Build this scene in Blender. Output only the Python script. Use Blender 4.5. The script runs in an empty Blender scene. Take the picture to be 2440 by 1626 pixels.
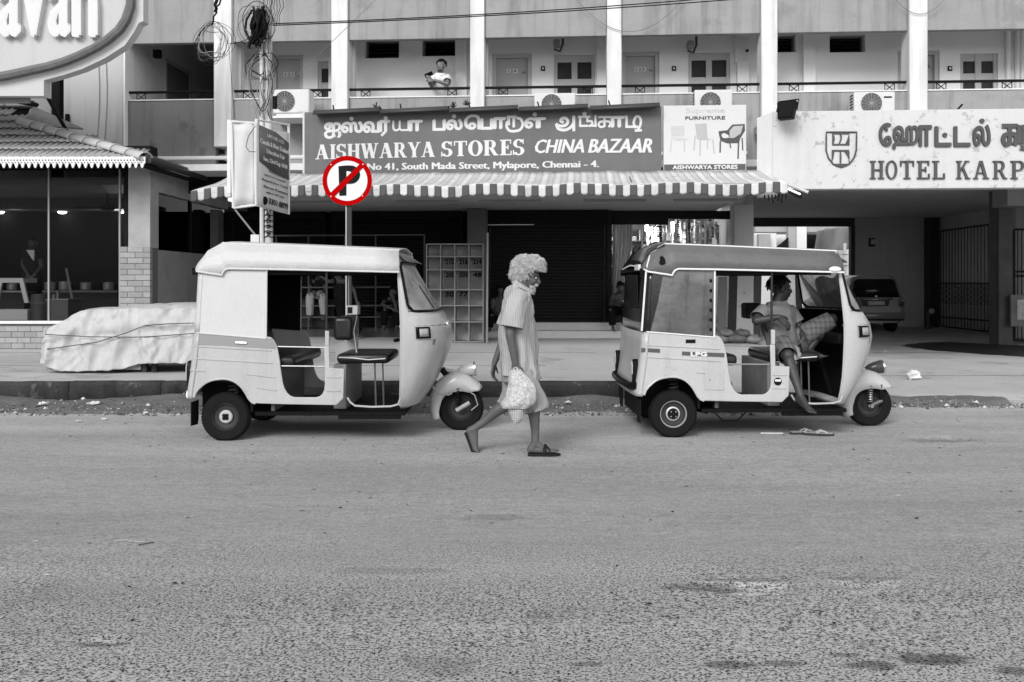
import bpy, math, random
import numpy as np
from mathutils import Vector, Matrix, noise
R = math.radians
random.seed(11)
sc = bpy.context.scene
COL = sc.collection
# ------------------------------------------------------------------ camera
F, HC, HZ, CX = 2178.0, 1.35, 674.0, 1220.0      # focal length in photo pixels, eye height, horizon row, centre column
cam = bpy.data.cameras.new('camera')
camo = bpy.data.objects.new('camera', cam)
COL.objects.link(camo)
sc.camera = camo
cam.sensor_width = 36.0
cam.lens = F / 2440.0 * 36.0
cam.shift_y = -(813.0 - HZ) / 2440.0
cam.clip_end = 2000.0
cam.clip_start = 0.05
camo.location = (0, 0, HC)
camo.rotation_euler = (R(90), 0, 0)
# ------------------------------------------------------------------ sky, sun, exposure
SUN_EL, SUN_AZ = 33.0, -24.0                      # azimuth measured from straight behind the camera, minus = from the left
wd = bpy.data.worlds.new('World')
sc.world = wd
wd.use_nodes = True
nt = wd.node_tree
bg = nt.nodes['Background']
sky = nt.nodes.new('ShaderNodeTexSky')
sky.sky_type = 'NISHITA'
sky.sun_disc = False
sky.sun_elevation = R(SUN_EL)
sky.sun_rotation = R(180 + SUN_AZ)
sky.air_density = 1.0
sky.dust_density = 1.0
bw = nt.nodes.new('ShaderNodeRGBToBW')            # the photograph is black and white
nt.links.new(sky.outputs[0], bw.inputs[0])
nt.links.new(bw.outputs[0], bg.inputs[0])
bg.inputs[1].default_value = 0.085
sl = bpy.data.lights.new('sun', 'SUN')
sl.energy = 1.5
sl.angle = R(28)
slo = bpy.data.objects.new('sun', sl)
COL.objects.link(slo)
slo.location = (-6, -12, 20)
sd = Vector((math.sin(R(SUN_AZ)) * math.cos(R(SUN_EL)), -math.cos(R(SUN_AZ)) * math.cos(R(SUN_EL)), math.sin(R(SUN_EL))))
slo.rotation_euler = sd.to_track_quat('Z', 'Y').to_euler()
vs = sc.view_settings
vs.view_transform = 'Standard'
vs.look = 'None'
vs.exposure = 1.0
vs.gamma = 1.0
vs.use_curve_mapping = False
sc.cycles.max_bounces = 8
sc.cycles.diffuse_bounces = 4
sc.cycles.transparent_max_bounces = 16
sc.cycles.caustics_reflective = False
sc.cycles.caustics_refractive = False
sc.cycles.sample_clamp_indirect = 6.0
try:
    sc.cycles.use_denoising = True
except Exception:
    pass

# ------------------------------------------------------------------ materials
MATS = {}
def mat(name, v, rough=0.75, var=0.14, vs=2.5, fine=0.10, fs=70.0, bump=0.15, metal=0.0, spec=None, streak=0.0, alpha=None, emit=0.0, col=None, trans=0.0, stain=None, coat=0.0, wave=0.0):
    if name in MATS:
        return MATS[name]
    m = bpy.data.materials.new(name)
    m.use_nodes = True
    t = m.node_tree
    N, L = t.nodes, t.links
    b = N['Principled BSDF']
    MATS[name] = m
    b.inputs['Roughness'].default_value = rough
    b.inputs['Metallic'].default_value = metal
    b.inputs['Specular IOR Level'].default_value = spec if spec is not None else (.32 if v > .05 else .07)
    b.inputs['Coat Weight'].default_value = coat
    b.inputs['Coat Roughness'].default_value = 0.12
    base = col if col else (v, v, v)
    if emit:
        b.inputs['Base Color'].default_value = (*base, 1)
        b.inputs['Emission Color'].default_value = (1, 1, 1, 1)
        b.inputs['Emission Strength'].default_value = emit
        return m
    if trans:
        b.inputs['Transmission Weight'].default_value = trans
    if alpha is not None:
        b.inputs['Alpha'].default_value = alpha
    geo = N.new('ShaderNodeNewGeometry')
    def noise_tex(scale, detail=4, rgh=0.6, stretch=None):
        n = N.new('ShaderNodeTexNoise')
        n.inputs['Scale'].default_value = scale
        n.inputs['Detail'].default_value = detail
        n.inputs['Roughness'].default_value = rgh
        if stretch:
            mp = N.new('ShaderNodeMapping')
            mp.inputs['Scale'].default_value = stretch
            L.new(geo.outputs['Position'], mp.inputs['Vector'])
            L.new(mp.outputs[0], n.inputs['Vector'])
        else:
            L.new(geo.outputs['Position'], n.inputs['Vector'])
        return n.outputs['Fac']
    def math_(op, a, c):
        n = N.new('ShaderNodeMath')
        n.operation = op
        for i, x in enumerate((a, c)):
            if hasattr(x, 'links'):
                L.new(x, n.inputs[i])
            else:
                n.inputs[i].default_value = x
        return n.outputs[0]
    n1 = noise_tex(vs, 5)
    n2 = noise_tex(fs, 3)
    k = math_('MULTIPLY', math_('SUBTRACT', n1, 0.5), var * 2.6)
    k = math_('ADD', k, math_('MULTIPLY', math_('SUBTRACT', n2, 0.5), fine * 2.6))
    k = math_('ADD', k, 1.0)
    if streak:
        s = noise_tex(1.0, 4, 0.65, (5.0, 5.0, 0.35))
        s = math_('MULTIPLY', math_('MAXIMUM', math_('SUBTRACT', s, 0.5), 0.0), -streak * 5)
        k = math_('MAXIMUM', math_('ADD', k, s), 0.15)
    if stain:
        sc_, th, amt = stain
        s = noise_tex(sc_, 6, 0.65)
        mr = N.new('ShaderNodeMapRange')
        mr.inputs['From Min'].default_value = th
        mr.inputs['From Max'].default_value = th + 0.08
        mr.inputs['To Min'].default_value = 1.0
        mr.inputs['To Max'].default_value = 1.0 - amt
        L.new(s, mr.inputs['Value'])
        k = math_('MULTIPLY', k, mr.outputs[0])
    mx = N.new('ShaderNodeVectorMath')
    mx.operation = 'SCALE'
    mx.inputs[0].default_value = base
    L.new(k, mx.inputs['Scale'])
    L.new(mx.outputs[0], b.inputs['Base Color'])
    if bump:
        bp = N.new('ShaderNodeBump')
        bp.inputs['Strength'].default_value = bump
        bp.inputs['Distance'].default_value = 0.01
        L.new(n2, bp.inputs['Height'])
        L.new(bp.outputs[0], b.inputs['Normal'])
    if wave:
        b2 = N.new('ShaderNodeBump')
        b2.inputs['Strength'].default_value = wave
        b2.inputs['Distance'].default_value = 0.05
        L.new(n1, b2.inputs['Height'])
        if bump:
            L.new(bp.outputs[0], b2.inputs['Normal'])
        L.new(b2.outputs[0], b.inputs['Normal'])
    rv = math_('ADD', rough, math_('MULTIPLY', math_('SUBTRACT', n1, 0.5), 0.25 * min(rough, 0.5)))
    L.new(rv, b.inputs['Roughness'])
    return m

WHITE = mat('white_paint', 0.74, 0.7, var=0.05, streak=0.10)
COLM = mat('column_paint', 0.70, 0.7, var=0.10, streak=0.26, stain=(3.0, .66, .14))
WALL = mat('balcony_wall', 0.86, 0.75, var=0.05, fine=0.04)
GREY = mat('grey_render', 0.31, 0.85, var=0.16, streak=0.32, bump=0.4, stain=(1.7, .57, .16))
GREY2 = mat('grey_render_dark', 0.19, 0.85, var=0.16, streak=0.25, bump=0.4, stain=(2.2, .58, .3))
FASCIA = mat('fascia_render', 0.60, 0.75, var=0.05, stain=(7.5, 0.575, 0.38), bump=0.35, streak=0.08)
SOFF = mat('soffit_render', 0.36, 0.85, var=0.2, stain=(5.0, 0.6, 0.3))
CONC = mat('concrete', 0.34, 0.9, var=0.15, bump=0.3)
DARK = mat('dark_paint', 0.011, 0.6, var=0.2)
BLACK = mat('black_metal', 0.008, 0.35, var=0.1, bump=0.0)
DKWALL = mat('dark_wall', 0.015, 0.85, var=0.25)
SHUT = mat('shutter_steel', 0.008, 0.5, var=0.25)
STEEL = mat('steel', 0.45, 0.3, metal=0.9, var=0.1, bump=0.05)
CHROME = mat('chrome', 0.7, 0.12, metal=1.0, var=0.04, bump=0.0)
RUBBER = mat('rubber', 0.010, 0.8, var=0.2, spec=0.12)
GLASSD = mat('dark_glass', 0.008, 0.06, var=0.0, fine=0.0, bump=0.0, spec=0.5)
def glass_mat(name, tint, rough=0.02, mixf=0.14):
    m = bpy.data.materials.new(name)
    m.use_nodes = True
    N, L = m.node_tree.nodes, m.node_tree.links
    N.remove(N['Principled BSDF'])
    tr = N.new('ShaderNodeBsdfTransparent')
    tr.inputs[0].default_value = (tint, tint, tint, 1)
    gl = N.new('ShaderNodeBsdfGlossy')
    gl.inputs['Roughness'].default_value = rough
    lw = N.new('ShaderNodeLayerWeight')
    lw.inputs['Blend'].default_value = mixf
    mx = N.new('ShaderNodeMixShader')
    L.new(lw.outputs['Fresnel'], mx.inputs[0])
    L.new(tr.outputs[0], mx.inputs[1])
    L.new(gl.outputs[0], mx.inputs[2])
    L.new(mx.outputs[0], N['Material Output'].inputs[0])
    MATS[name] = m
    return m
GLASS = glass_mat('window_glass', 0.72)
SCREEN = glass_mat('windscreen_glass', 0.82, 0.03, 0.35)
def dusty_sheen(m, f=0.42):
    N, L = m.node_tree.nodes, m.node_tree.links
    mx0 = [n for n in N if n.type == 'MIX_SHADER'][0]
    df = N.new('ShaderNodeBsdfDiffuse')
    df.inputs[0].default_value = (.62, .62, .62, 1)  # whitish film: dust plus the sky's reflection, put into the colour
    geo = N.new('ShaderNodeNewGeometry')
    ns = N.new('ShaderNodeTexNoise')
    ns.inputs['Scale'].default_value = 5.0
    L.new(geo.outputs['Position'], ns.inputs['Vector'])
    mr = N.new('ShaderNodeMapRange')
    mr.inputs['From Min'].default_value, mr.inputs['From Max'].default_value = .3, .7
    mr.inputs['To Min'].default_value, mr.inputs['To Max'].default_value = f * .6, f * 1.4
    L.new(ns.outputs['Fac'], mr.inputs['Value'])
    mx = N.new('ShaderNodeMixShader')
    L.new(mr.outputs[0], mx.inputs[0])
    L.new(mx0.outputs[0], mx.inputs[1])
    L.new(df.outputs[0], mx.inputs[2])
    L.new(mx.outputs[0], N['Material Output'].inputs[0])
dusty_sheen(SCREEN)

# ------------------------------------------------------------------ mesh builder
I4 = Matrix.Identity(4)
class MB:
    def __init__(s):
        s.v, s.f, s.mi = [], [], []
    def add(s, vs, fs, T=None, mi=0):
        o = len(s.v)
        if T is not None:
            vs = [T @ Vector(p) for p in vs]
        s.v.extend([tuple(p) for p in vs])
        s.f.extend([tuple(i + o for i in f) for f in fs])
        s.mi.extend([mi] * len(fs))
        return s
    def box(s, x0, x1, y0, y1, z0, z1, T=None, mi=0):
        if x0 > x1: x0, x1 = x1, x0
        if y0 > y1: y0, y1 = y1, y0
        if z0 > z1: z0, z1 = z1, z0
        v = [(x0, y0, z0), (x1, y0, z0), (x1, y1, z0), (x0, y1, z0), (x0, y0, z1), (x1, y0, z1), (x1, y1, z1), (x0, y1, z1)]
        f = [(0, 3, 2, 1), (4, 5, 6, 7), (0, 1, 5, 4), (1, 2, 6, 5), (2, 3, 7, 6), (3, 0, 4, 7)]
        return s.add(v, f, T, mi)
    def prism(s, poly, a, b, T=None, mi=0, axis='y'):
        n = len(poly)
        ar = sum(poly[i][0] * poly[(i + 1) % n][1] - poly[(i + 1) % n][0] * poly[i][1] for i in range(n))
        if ar < 0:
            poly = poly[::-1]
        if axis == 'y':
            lo = [(p[0], a, p[1]) for p in poly]
            hi = [(p[0], b, p[1]) for p in poly]
        elif axis == 'z':
            lo = [(p[0], p[1], b) for p in poly]
            hi = [(p[0], p[1], a) for p in poly]
        else:
            lo = [(b, p[0], p[1]) for p in poly]
            hi = [(a, p[0], p[1]) for p in poly]
        fs = [tuple(range(n)), tuple(range(2 * n - 1, n - 1, -1))]
        fs += [(i, i + n, (i + 1) % n + n, (i + 1) % n) for i in range(n)]
        return s.add(lo + hi, fs, T, mi)
    def tube(s, pts, r, n=8, T=None, mi=0, closed=False, cap=True, flat=1.0):
        pts = [Vector(p) for p in pts]
        m = len(pts)
        rs = r if isinstance(r, (list, tuple)) else [r] * m
        up = None
        vs, fs = [], []
        for i, p in enumerate(pts):
            if closed:
                d = pts[(i + 1) % m] - pts[i - 1]
            else:
                d = pts[min(i + 1, m - 1)] - pts[max(i - 1, 0)]
            if d.length < 1e-9:
                d = Vector((0, 0, 1))
            d.normalize()
            if up is None:
                a = Vector((0, 0, 1)) if abs(d.z) < 0.9 else Vector((0, 1, 0))
                up = (a - d * a.dot(d)).normalized()
            else:
                up = up - d * up.dot(d)
                if up.length < 1e-6:
                    up = d.orthogonal()
                up.normalize()
            sd_ = d.cross(up)
            for k in range(n):
                an = 2 * math.pi * k / n
                vs.append(p + (up * math.cos(an) * flat + sd_ * math.sin(an)) * rs[i])
        for i in range(m if closed else m - 1):
            for k in range(n):
                a0, a1 = i * n + k, i * n + (k + 1) % n
                b0, b1 = ((i + 1) % m) * n + k, ((i + 1) % m) * n + (k + 1) % n
                fs.append((a0, a1, b1, b0))
        if cap and not closed:
            fs.append(tuple(range(n - 1, -1, -1)))
            fs.append(tuple(range((m - 1) * n, m * n)))
        return s.add(vs, fs, T, mi)
    def lathe(s, prof, n=24, T=None, mi=0, cap=True):           # profile of (radius, height) turned round local Z
        vs, fs = [], []
        for r_, h in prof:
            for k in range(n):
                a = 2 * math.pi * k / n
                vs.append((max(r_, 1e-4) * math.cos(a), max(r_, 1e-4) * math.sin(a), h))
        for i in range(len(prof) - 1):
            for k in range(n):
                fs.append((i * n + k, i * n + (k + 1) % n, (i + 1) * n + (k + 1) % n, (i + 1) * n + k))
        if cap:
            fs.append(tuple(range(n - 1, -1, -1)))
            fs.append(tuple(range((len(prof) - 1) * n, len(prof) * n)))
        return s.add(vs, fs, T, mi)
    def grid(s, rows, T=None, mi=0, wrap=False, skip=None):
        nr, nc = len(rows), len(rows[0])
        vs = [p for r_ in rows for p in r_]
        fs = []
        for i in range(nr - 1):
            for j in range(nc if wrap else nc - 1):
                if skip and skip(i, j):
                    continue
                fs.append((i * nc + j, i * nc + (j + 1) % nc, (i + 1) * nc + (j + 1) % nc, (i + 1) * nc + j))
        return s.add(vs, fs, T, mi)
    def ball(s, c, r, n=12, m=8, T=None, mi=0):
        rx, ry, rz = r if isinstance(r, (tuple, list)) else (r, r, r)
        rows = []
        for i in range(m + 1):
            a = math.pi * i / m
            ra = max(math.sin(a), 1e-3)
            rows.append([(c[0] + rx * ra * math.cos(2 * math.pi * k / n), c[1] + ry * ra * math.sin(2 * math.pi * k / n), c[2] - rz * math.cos(a)) for k in range(n)])
        return s.grid(rows, T, mi, wrap=True)
    def capsule(s, p0, r0, p1, r1, n=10):
        p0, p1 = Vector(p0), Vector(p1)
        d = p1 - p0
        L_ = d.length
        if L_ < 1e-6:
            return s.ball(p0, r0)
        d /= L_
        pts, rs = [], []
        for a in (85, 60, 30):
            pts.append(p0 - d * r0 * math.sin(R(a))); rs.append(r0 * math.cos(R(a)))
        for t in (0, 0.33, 0.66, 1):
            pts.append(p0.lerp(p1, t)); rs.append(r0 + (r1 - r0) * t)
        for a in (30, 60, 85):
            pts.append(p1 + d * r1 * math.sin(R(a))); rs.append(r1 * math.cos(R(a)))
        return s.tube(pts, rs, n)
    def build(s, name, m, parent=None, bevel=0.0, bseg=2, solid=0.0, sub=0, angle=35, flat=False):
        me = bpy.data.meshes.new(name)
        me.from_pydata(s.v, [], s.f)
        ms = m if isinstance(m, (list, tuple)) else [m]
        for x in ms:
            me.materials.append(x)
        if len(ms) > 1:
            me.polygons.foreach_set('material_index', s.mi)
        if not flat:
            me.polygons.foreach_set('use_smooth', [True] * len(me.polygons))
            try:
                me.set_sharp_from_angle(angle=R(angle))
            except Exception:
                pass
        me.update()
        o = bpy.data.objects.new(name, me)
        COL.objects.link(o)
        if parent is not None:
            o.parent = parent
        if solid:
            d = o.modifiers.new('thickness', 'SOLIDIFY')
            d.thickness = solid
            d.offset = 0
        if bevel:
            d = o.modifiers.new('bevel', 'BEVEL')
            d.width = bevel
            d.segments = bseg
            d.limit_method = 'ANGLE'
            d.angle_limit = R(40)
        if sub:
            d = o.modifiers.new('smooth', 'SUBSURF')
            d.levels = sub
            d.render_levels = sub
        return o

KEEP = set()                                         # empties already placed
def tag(o, label=None, cat=None, group=None, kind=None):
    if label: o['label'] = label
    if cat: o['category'] = cat
    if group: o['group'] = group
    if kind: o['kind'] = kind
    return o
def thing(name, label, cat, group=None):
    o = bpy.data.objects.new(name, None)
    COL.objects.link(o)
    o.empty_display_size = 0.1
    return tag(o, label, cat, group)
def box(name, m, b, parent=None, T=None, bevel=0.0):
    return MB().box(*b, T).build(name, m, parent, bevel)
def W(px, py, Y):
    return Vector(((px - CX) / F * Y, Y, HC + (HZ - py) / F * Y))
def G(px, py, z=0.0):                                # the point on a level at height z seen at that pixel
    Y = (HC - z) * F / (py - HZ)
    return Vector(((px - CX) / F * Y, Y, z))
def Q(reg, zx, zy):
    return reg[0] + zx * reg[2], reg[1] + zy * reg[2]
R1, R2, R3 = (0, 0, .2678), (600, 0, .2678), (1200, 0, .2678)
R4, R5, R6 = (1800, 0, .272), (0, 380, .2678), (600, 380, .2678)
R7, R8 = (1200, 380, .2678), (1800, 380, .272)
A1, A2, MZ = (420, 560, .3316), (1440, 560, .3316), (1060, 580, .3317)
# facade frame: u along the street, d into the building, z up; the facade turns slightly towards the camera on the right
YA = math.atan(0.063)
FU, FN = Vector((math.cos(YA), -math.sin(YA), 0)), Vector((math.sin(YA), math.cos(YA), 0))
FM = Matrix(((FU.x, FN.x, 0, 0), (FU.y, FN.y, 0, 15.0), (0, 0, 1, 0), (0, 0, 0, 1)))
def fp(px, py, d=0.0):
    k = (px - CX) / F
    u = (k * (15.0 + d * FN.y) - d * FN.x) / (FU.x - k * FU.y)
    Y = 15.0 + u * FU.y + d * FN.y
    return u, HC + (HZ - py) / F * Y
def fu(px, d=0.0):
    return fp(px, 0, d)[0]
def fz(px, py, d=0.0):
    return fp(px, py, d)[1]
def smooth01(a, b, x):
    t = max(0.0, min(1.0, (x - a) / (b - a)))
    return t * t * (3 - 2 * t)
def nz(x, y, z=0.0):
    return noise.noise(Vector((x, y, z)))
def fbm(x, y, z=0.0, o=4):
    return sum(nz(x * 2 ** i, y * 2 ** i, z + i * 7.3) / 2 ** i for i in range(o))
def wall_openings(mb, u0, u1, z0, z1, d0, d1, ops, T=FM):
    us = sorted(set([u0, u1] + [x for o in ops for x in o[:2] if u0 < x < u1]))
    zs = sorted(set([z0, z1] + [x for o in ops for x in o[2:4] if z0 < x < z1]))
    for i in range(len(us) - 1):
        run = None
        for j in range(len(zs) - 1):
            cu, cz = (us[i] + us[i + 1]) / 2, (zs[j] + zs[j + 1]) / 2
            hole = any(o[0] < cu < o[1] and o[2] < cz < o[3] for o in ops)
            if not hole and run is None:
                run = zs[j]
            if hole and run is not None:
                mb.box(us[i], us[i + 1], d0, d1, run, zs[j], T)
                run = None
        if run is not None:
            mb.box(us[i], us[i + 1], d0, d1, run, zs[-1], T)
    return mb

# ------------------------------------------------------------------ lettering
def text_mesh(body, res=2):
    c = bpy.data.curves.new('lettering', 'FONT')
    c.body = body
    c.resolution_u = res
    c.extrude = 0.0
    o = bpy.data.objects.new('lettering', c)
    me = bpy.data.meshes.new_from_object(o)
    v = [tuple(p.co) for p in me.vertices]
    f = [tuple(p.vertices) for p in me.polygons]
    bpy.data.objects.remove(o)
    bpy.data.curves.remove(c)
    bpy.data.meshes.remove(me)
    return v, f
def solid_text(v, f, thick):
    """flat letters (x, y) -> solid prism with side walls"""
    n = len(v)
    from collections import Counter
    ed = Counter()
    for q in f:
        for i in range(len(q)):
            ed[(q[i], q[(i + 1) % len(q)])] += 1
    vs = [(p[0], p[1], 0.0) for p in v] + [(p[0], p[1], thick) for p in v]
    fs = [tuple(i + n for i in q) for q in f]
    for (a, b) in ed:
        if (b, a) not in ed:
            fs.append((a, b, b + n, a + n))
    return vs, fs
def lettering(name, body, box_, place, m, parent, thick=0.004, bold=0.0, lift=0.0, shear=0.0, copies=5, fit=True):
    """body fitted into box_ = (a0, a1, z0, z1); place(a, z, h) gives the world point, h = height off the surface"""
    if isinstance(body, str) and body in PEN:
        return stroke_glyph(name, PEN[body], box_, place, m, parent, (box_[3] - box_[2]) * (.21 if len(body) < 2 else .17), thick)
    v, f = (text_mesh(body) if isinstance(body, str) else body)
    xs, ys = [p[0] for p in v], [p[1] for p in v]
    x0, x1, y0, y1 = min(xs), max(xs), min(ys), max(ys)
    a0, a1, z0, z1 = box_
    if isinstance(body, str) and ' ' in body:          # one object for each word
        par_ = list(range(len(v)))
        def find(i):
            while par_[i] != i:
                par_[i] = par_[par_[i]]
                i = par_[i]
            return i
        for q in f:
            for i in q[1:]:
                par_[find(i)] = find(q[0])
        iv = {}
        for i, p in enumerate(v):
            r_ = find(i)
            lo, hi = iv.get(r_, (9e9, -9e9))
            iv[r_] = (min(lo, p[0]), max(hi, p[0]))
        spans = []
        for lo, hi in sorted(iv.values()):
            if spans and lo - spans[-1][1] < .19:
                spans[-1][1] = max(spans[-1][1], hi)
            else:
                spans.append([lo, hi])
        for lo, hi in spans:
            fs = [q for q in f if lo - 1e-4 <= v[q[0]][0] <= hi + 1e-4]
            use = sorted({i for q in fs for i in q})
            mp = {i: k for k, i in enumerate(use)}
            vv = [v[i] for i in use]
            ya, yb_ = min(p[1] for p in vv), max(p[1] for p in vv)
            kx, kz = (a1 - a0) / (x1 - x0), (z1 - z0) / (y1 - y0)
            lettering(name, (vv, [tuple(mp[i] for i in q) for q in fs]), (a0 + (lo - x0) * kx, a0 + (hi - x0) * kx, z0 + (ya - y0) * kz, z0 + (yb_ - y0) * kz), place, m, parent, thick, bold, lift, shear, copies)
        return None
    mb = MB()
    offs = [(0, 0)]
    if bold:
        offs = [(0, 0), (bold, 0), (-bold, 0), (0, bold), (0, -bold), (bold * .7, bold * .7), (-bold * .7, -bold * .7)][:max(2, copies)]
    for i, (ox, oz) in enumerate(offs):
        vs, fs = solid_text(v, f, thick + i * 0.0006)
        w = []
        for p in vs:
            b_ = (p[1] - y0) / (y1 - y0)
            a = a0 + (a1 - a0) * (p[0] - x0) / (x1 - x0) + ox + shear * (b_ - .5) * (z1 - z0)
            w.append(place(a, z0 + (z1 - z0) * b_ + oz, lift + p[2]))
        mb.add(w, fs)
    return mb.build(name, m, parent, flat=True)

def serif_glyph(ch, W_=0.23, t=0.065):
    """a slab-serif capital of height 1, drawn from strokes -> (list of polygons, width)"""
    P = []
    def bar(x0, x1, y0, y1):
        P.append([(x0, y0), (x1, y0), (x1, y1), (x0, y1)])
    def dia(x0, y0, x1, y1, w):
        P.append([(x0 - w / 2, y0), (x0 + w / 2, y0), (x1 + w / 2, y1), (x1 - w / 2, y1)])
    def ser(x, y, w=0.34):
        bar(x - w / 2, x + w / 2, y, y + t) if y < .5 else bar(x - w / 2, x + w / 2, y - t, y)
    def arc(cx, cy, rx, ry, a0, a1, wv, wh, n=20):
        for i in range(n):
            b0, b1 = R(a0 + (a1 - a0) * i / n), R(a0 + (a1 - a0) * (i + 1.02) / n)
            q = []
            for b_, ins in ((b0, 0), (b1, 0), (b1, 1), (b0, 1)):
                q.append((cx + (rx - (wv if ins else 0)) * math.cos(b_), cy + (ry - (wh if ins else 0)) * math.sin(b_)))
            P.append(q)
    if ch == 'I':
        bar(.09, .09 + W_, 0, 1); ser(.09 + W_ / 2, 0, .37); ser(.09 + W_ / 2, 1, .37); return P, .37
    if ch == 'H':
        for x in (.18, .66):
            bar(x - W_ / 2, x + W_ / 2, 0, 1); ser(x, 0); ser(x, 1)
        bar(.18, .66, .46, .46 + t * 1.3); return P, .84
    if ch == 'A':
        dia(.13, 0, .40, 1, .09); dia(.72, 0, .43, 1, W_ * 1.15); bar(.2, .62, .3, .3 + t); ser(.13, 0, .27); ser(.72, 0, .36); return P, .90
    if ch == 'W':
        dia(.36, 0, .14, 1, W_); dia(.36, 0, .56, 1, .09); dia(.80, 0, .56, 1, W_); dia(.80, 0, 1.02, 1, .09); ser(.14, 1, .32); ser(.56, 1, .30); ser(1.02, 1, .26); return P, 1.15
    if ch == 'Y':
        bar(.40 - W_ / 2, .40 + W_ / 2, 0, .5); dia(.40, .42, .14, 1, W_); dia(.43, .42, .68, 1, .1); ser(.4, 0, .36); ser(.14, 1, .32); ser(.68, 1, .26); return P, .80
    if ch == 'T':
        bar(.38 - W_ / 2, .38 + W_ / 2, 0, 1); bar(0, .76, 1 - t * 1.2, 1); bar(0, .07, .70, 1); bar(.69, .76, .70, 1); ser(.38, 0, .38); return P, .76
    if ch == 'E':
        bar(.09, .09 + W_, 0, 1); bar(0, .66, 0, t * 1.2); bar(0, .64, 1 - t * 1.2, 1); bar(.2, .48, .47, .47 + t * 1.2); bar(.60, .67, 0, .28); bar(.57, .64, .74, 1); bar(.42, .49, .38, .65); return P, .68
    if ch == 'L':
        bar(.09, .09 + W_, 0, 1); bar(0, .64, 0, t * 1.2); ser(.09 + W_ / 2, 1, .37); bar(.57, .65, 0, .3); return P, .66
    if ch == 'O':
        arc(.42, .5, .42, .52, 0, 360, W_ * 1.05, t * 1.1, 32); return P, .84
    if ch == 'K':
        bar(.18 - W_ / 2, .18 + W_ / 2, 0, 1); ser(.18, 0); ser(.18, 1); dia(.24, .42, .66, 1, .1); dia(.70, 0, .40, .62, W_); ser(.66, 1, .26); ser(.72, 0, .32); return P, .90
    if ch in 'RP':
        bar(.18 - W_ / 2, .18 + W_ / 2, 0, 1); ser(.18, 0); bar(0, .44, 1 - t * 1.1, 1); bar(.2, .44, .45, .45 + t); arc(.42, .725, .28, .275, -90, 90, W_, t * 1.05)
        if ch == 'R':
            dia(.70, 0, .42, .5, W_); ser(.73, 0, .26); return P, .88
        return P, .74
    if ch == 'S':
        arc(.33, .735, .31, .285, 20, 270, W_ * .9, t * 1.3); arc(.33, .265, .33, .285, -160, 90, W_ * .95, t * 1.3); bar(.55, .62, .70, 1); bar(.0, .07, 0, .32); return P, .68
    return P, .4
def serif_word(word, sp=0.06):
    v, f = [], []
    x = 0.0
    for ch in word:
        if ch == ' ':
            x += .32
            continue
        ps, w = serif_glyph(ch)
        for q in ps:
            ar = sum(q[i][0] * q[(i + 1) % 4][1] - q[(i + 1) % 4][0] * q[i][1] for i in range(4))
            q = q if ar > 0 else q[::-1]
            o = len(v)
            v += [(x + a, b, 0) for a, b in q]
            f.append((o, o + 1, o + 2, o + 3))
        x += w + sp
    return v, f
def stroke_lettering(name, vf, box_, place, m, parent, thick=0.004, lift=0.0, shear=0.0):
    """strokes may overlap: each quad gets its own tiny height so that no two faces share a plane"""
    v, f = vf
    xs, ys = [p[0] for p in v], [p[1] for p in v]
    x0, x1, y0, y1 = min(xs), max(xs), 0.0, 1.0
    a0, a1, z0, z1 = box_
    mb = MB()
    for i, q in enumerate(f):
        h = lift + thick + (i % 12) * 0.0003
        pts = []
        for hh in (lift, h):
            for j in q:
                b_ = (v[j][1] - y0) / (y1 - y0)
                pts.append(place(a0 + (a1 - a0) * (v[j][0] - x0) / (x1 - x0) + shear * b_ * (z1 - z0), z0 + (z1 - z0) * b_, hh))
        mb.add(pts, [(4, 5, 6, 7), (0, 1, 5, 4), (1, 2, 6, 5), (2, 3, 7, 6), (3, 0, 4, 7)])
    return mb.build(name, m, parent, flat=True)
def stroke_glyph(name, strokes, box_, place, m, parent, w=.03, thick=.005):
    """a letter drawn with a broad pen: each stroke a smooth ribbon through its points"""
    a0, a1, z0, z1 = box_
    mb = MB()
    for si, st in enumerate(strokes):
        P = [Vector((a0 + (a1 - a0) * x, z0 + (z1 - z0) * y)) for x, y in st]
        if len(P) > 3:
            q = []
            for i in range(len(P) - 1):
                p0, p1, p2, p3 = P[max(i - 1, 0)], P[i], P[i + 1], P[min(i + 2, len(P) - 1)]
                for t in (0, .25, .5, .75):
                    q.append(.5 * ((2 * p1) + (p2 - p0) * t + (2 * p0 - 5 * p1 + 4 * p2 - p3) * t * t + (3 * p1 - p0 - 3 * p2 + p3) * t ** 3))
            P = q + [P[-1]]
        rows = []
        for i, p in enumerate(P):
            d = P[min(i + 1, len(P) - 1)] - P[max(i - 1, 0)]
            d.normalize()
            n_ = Vector((-d.y, d.x)) * (w / 2)
            e = d * (w * .35) if i == len(P) - 1 else (-d * (w * .35) if i == 0 else d * 0)
            h = thick + si * .0007
            l, r_ = p + n_ + e, p - n_ + e
            rows.append([place(l.x, l.y, 0), place(l.x, l.y, h), place(r_.x, r_.y, h), place(r_.x, r_.y, 0)])
        mb.grid(rows)
    return mb.build(name, m, parent, flat=True)
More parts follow.
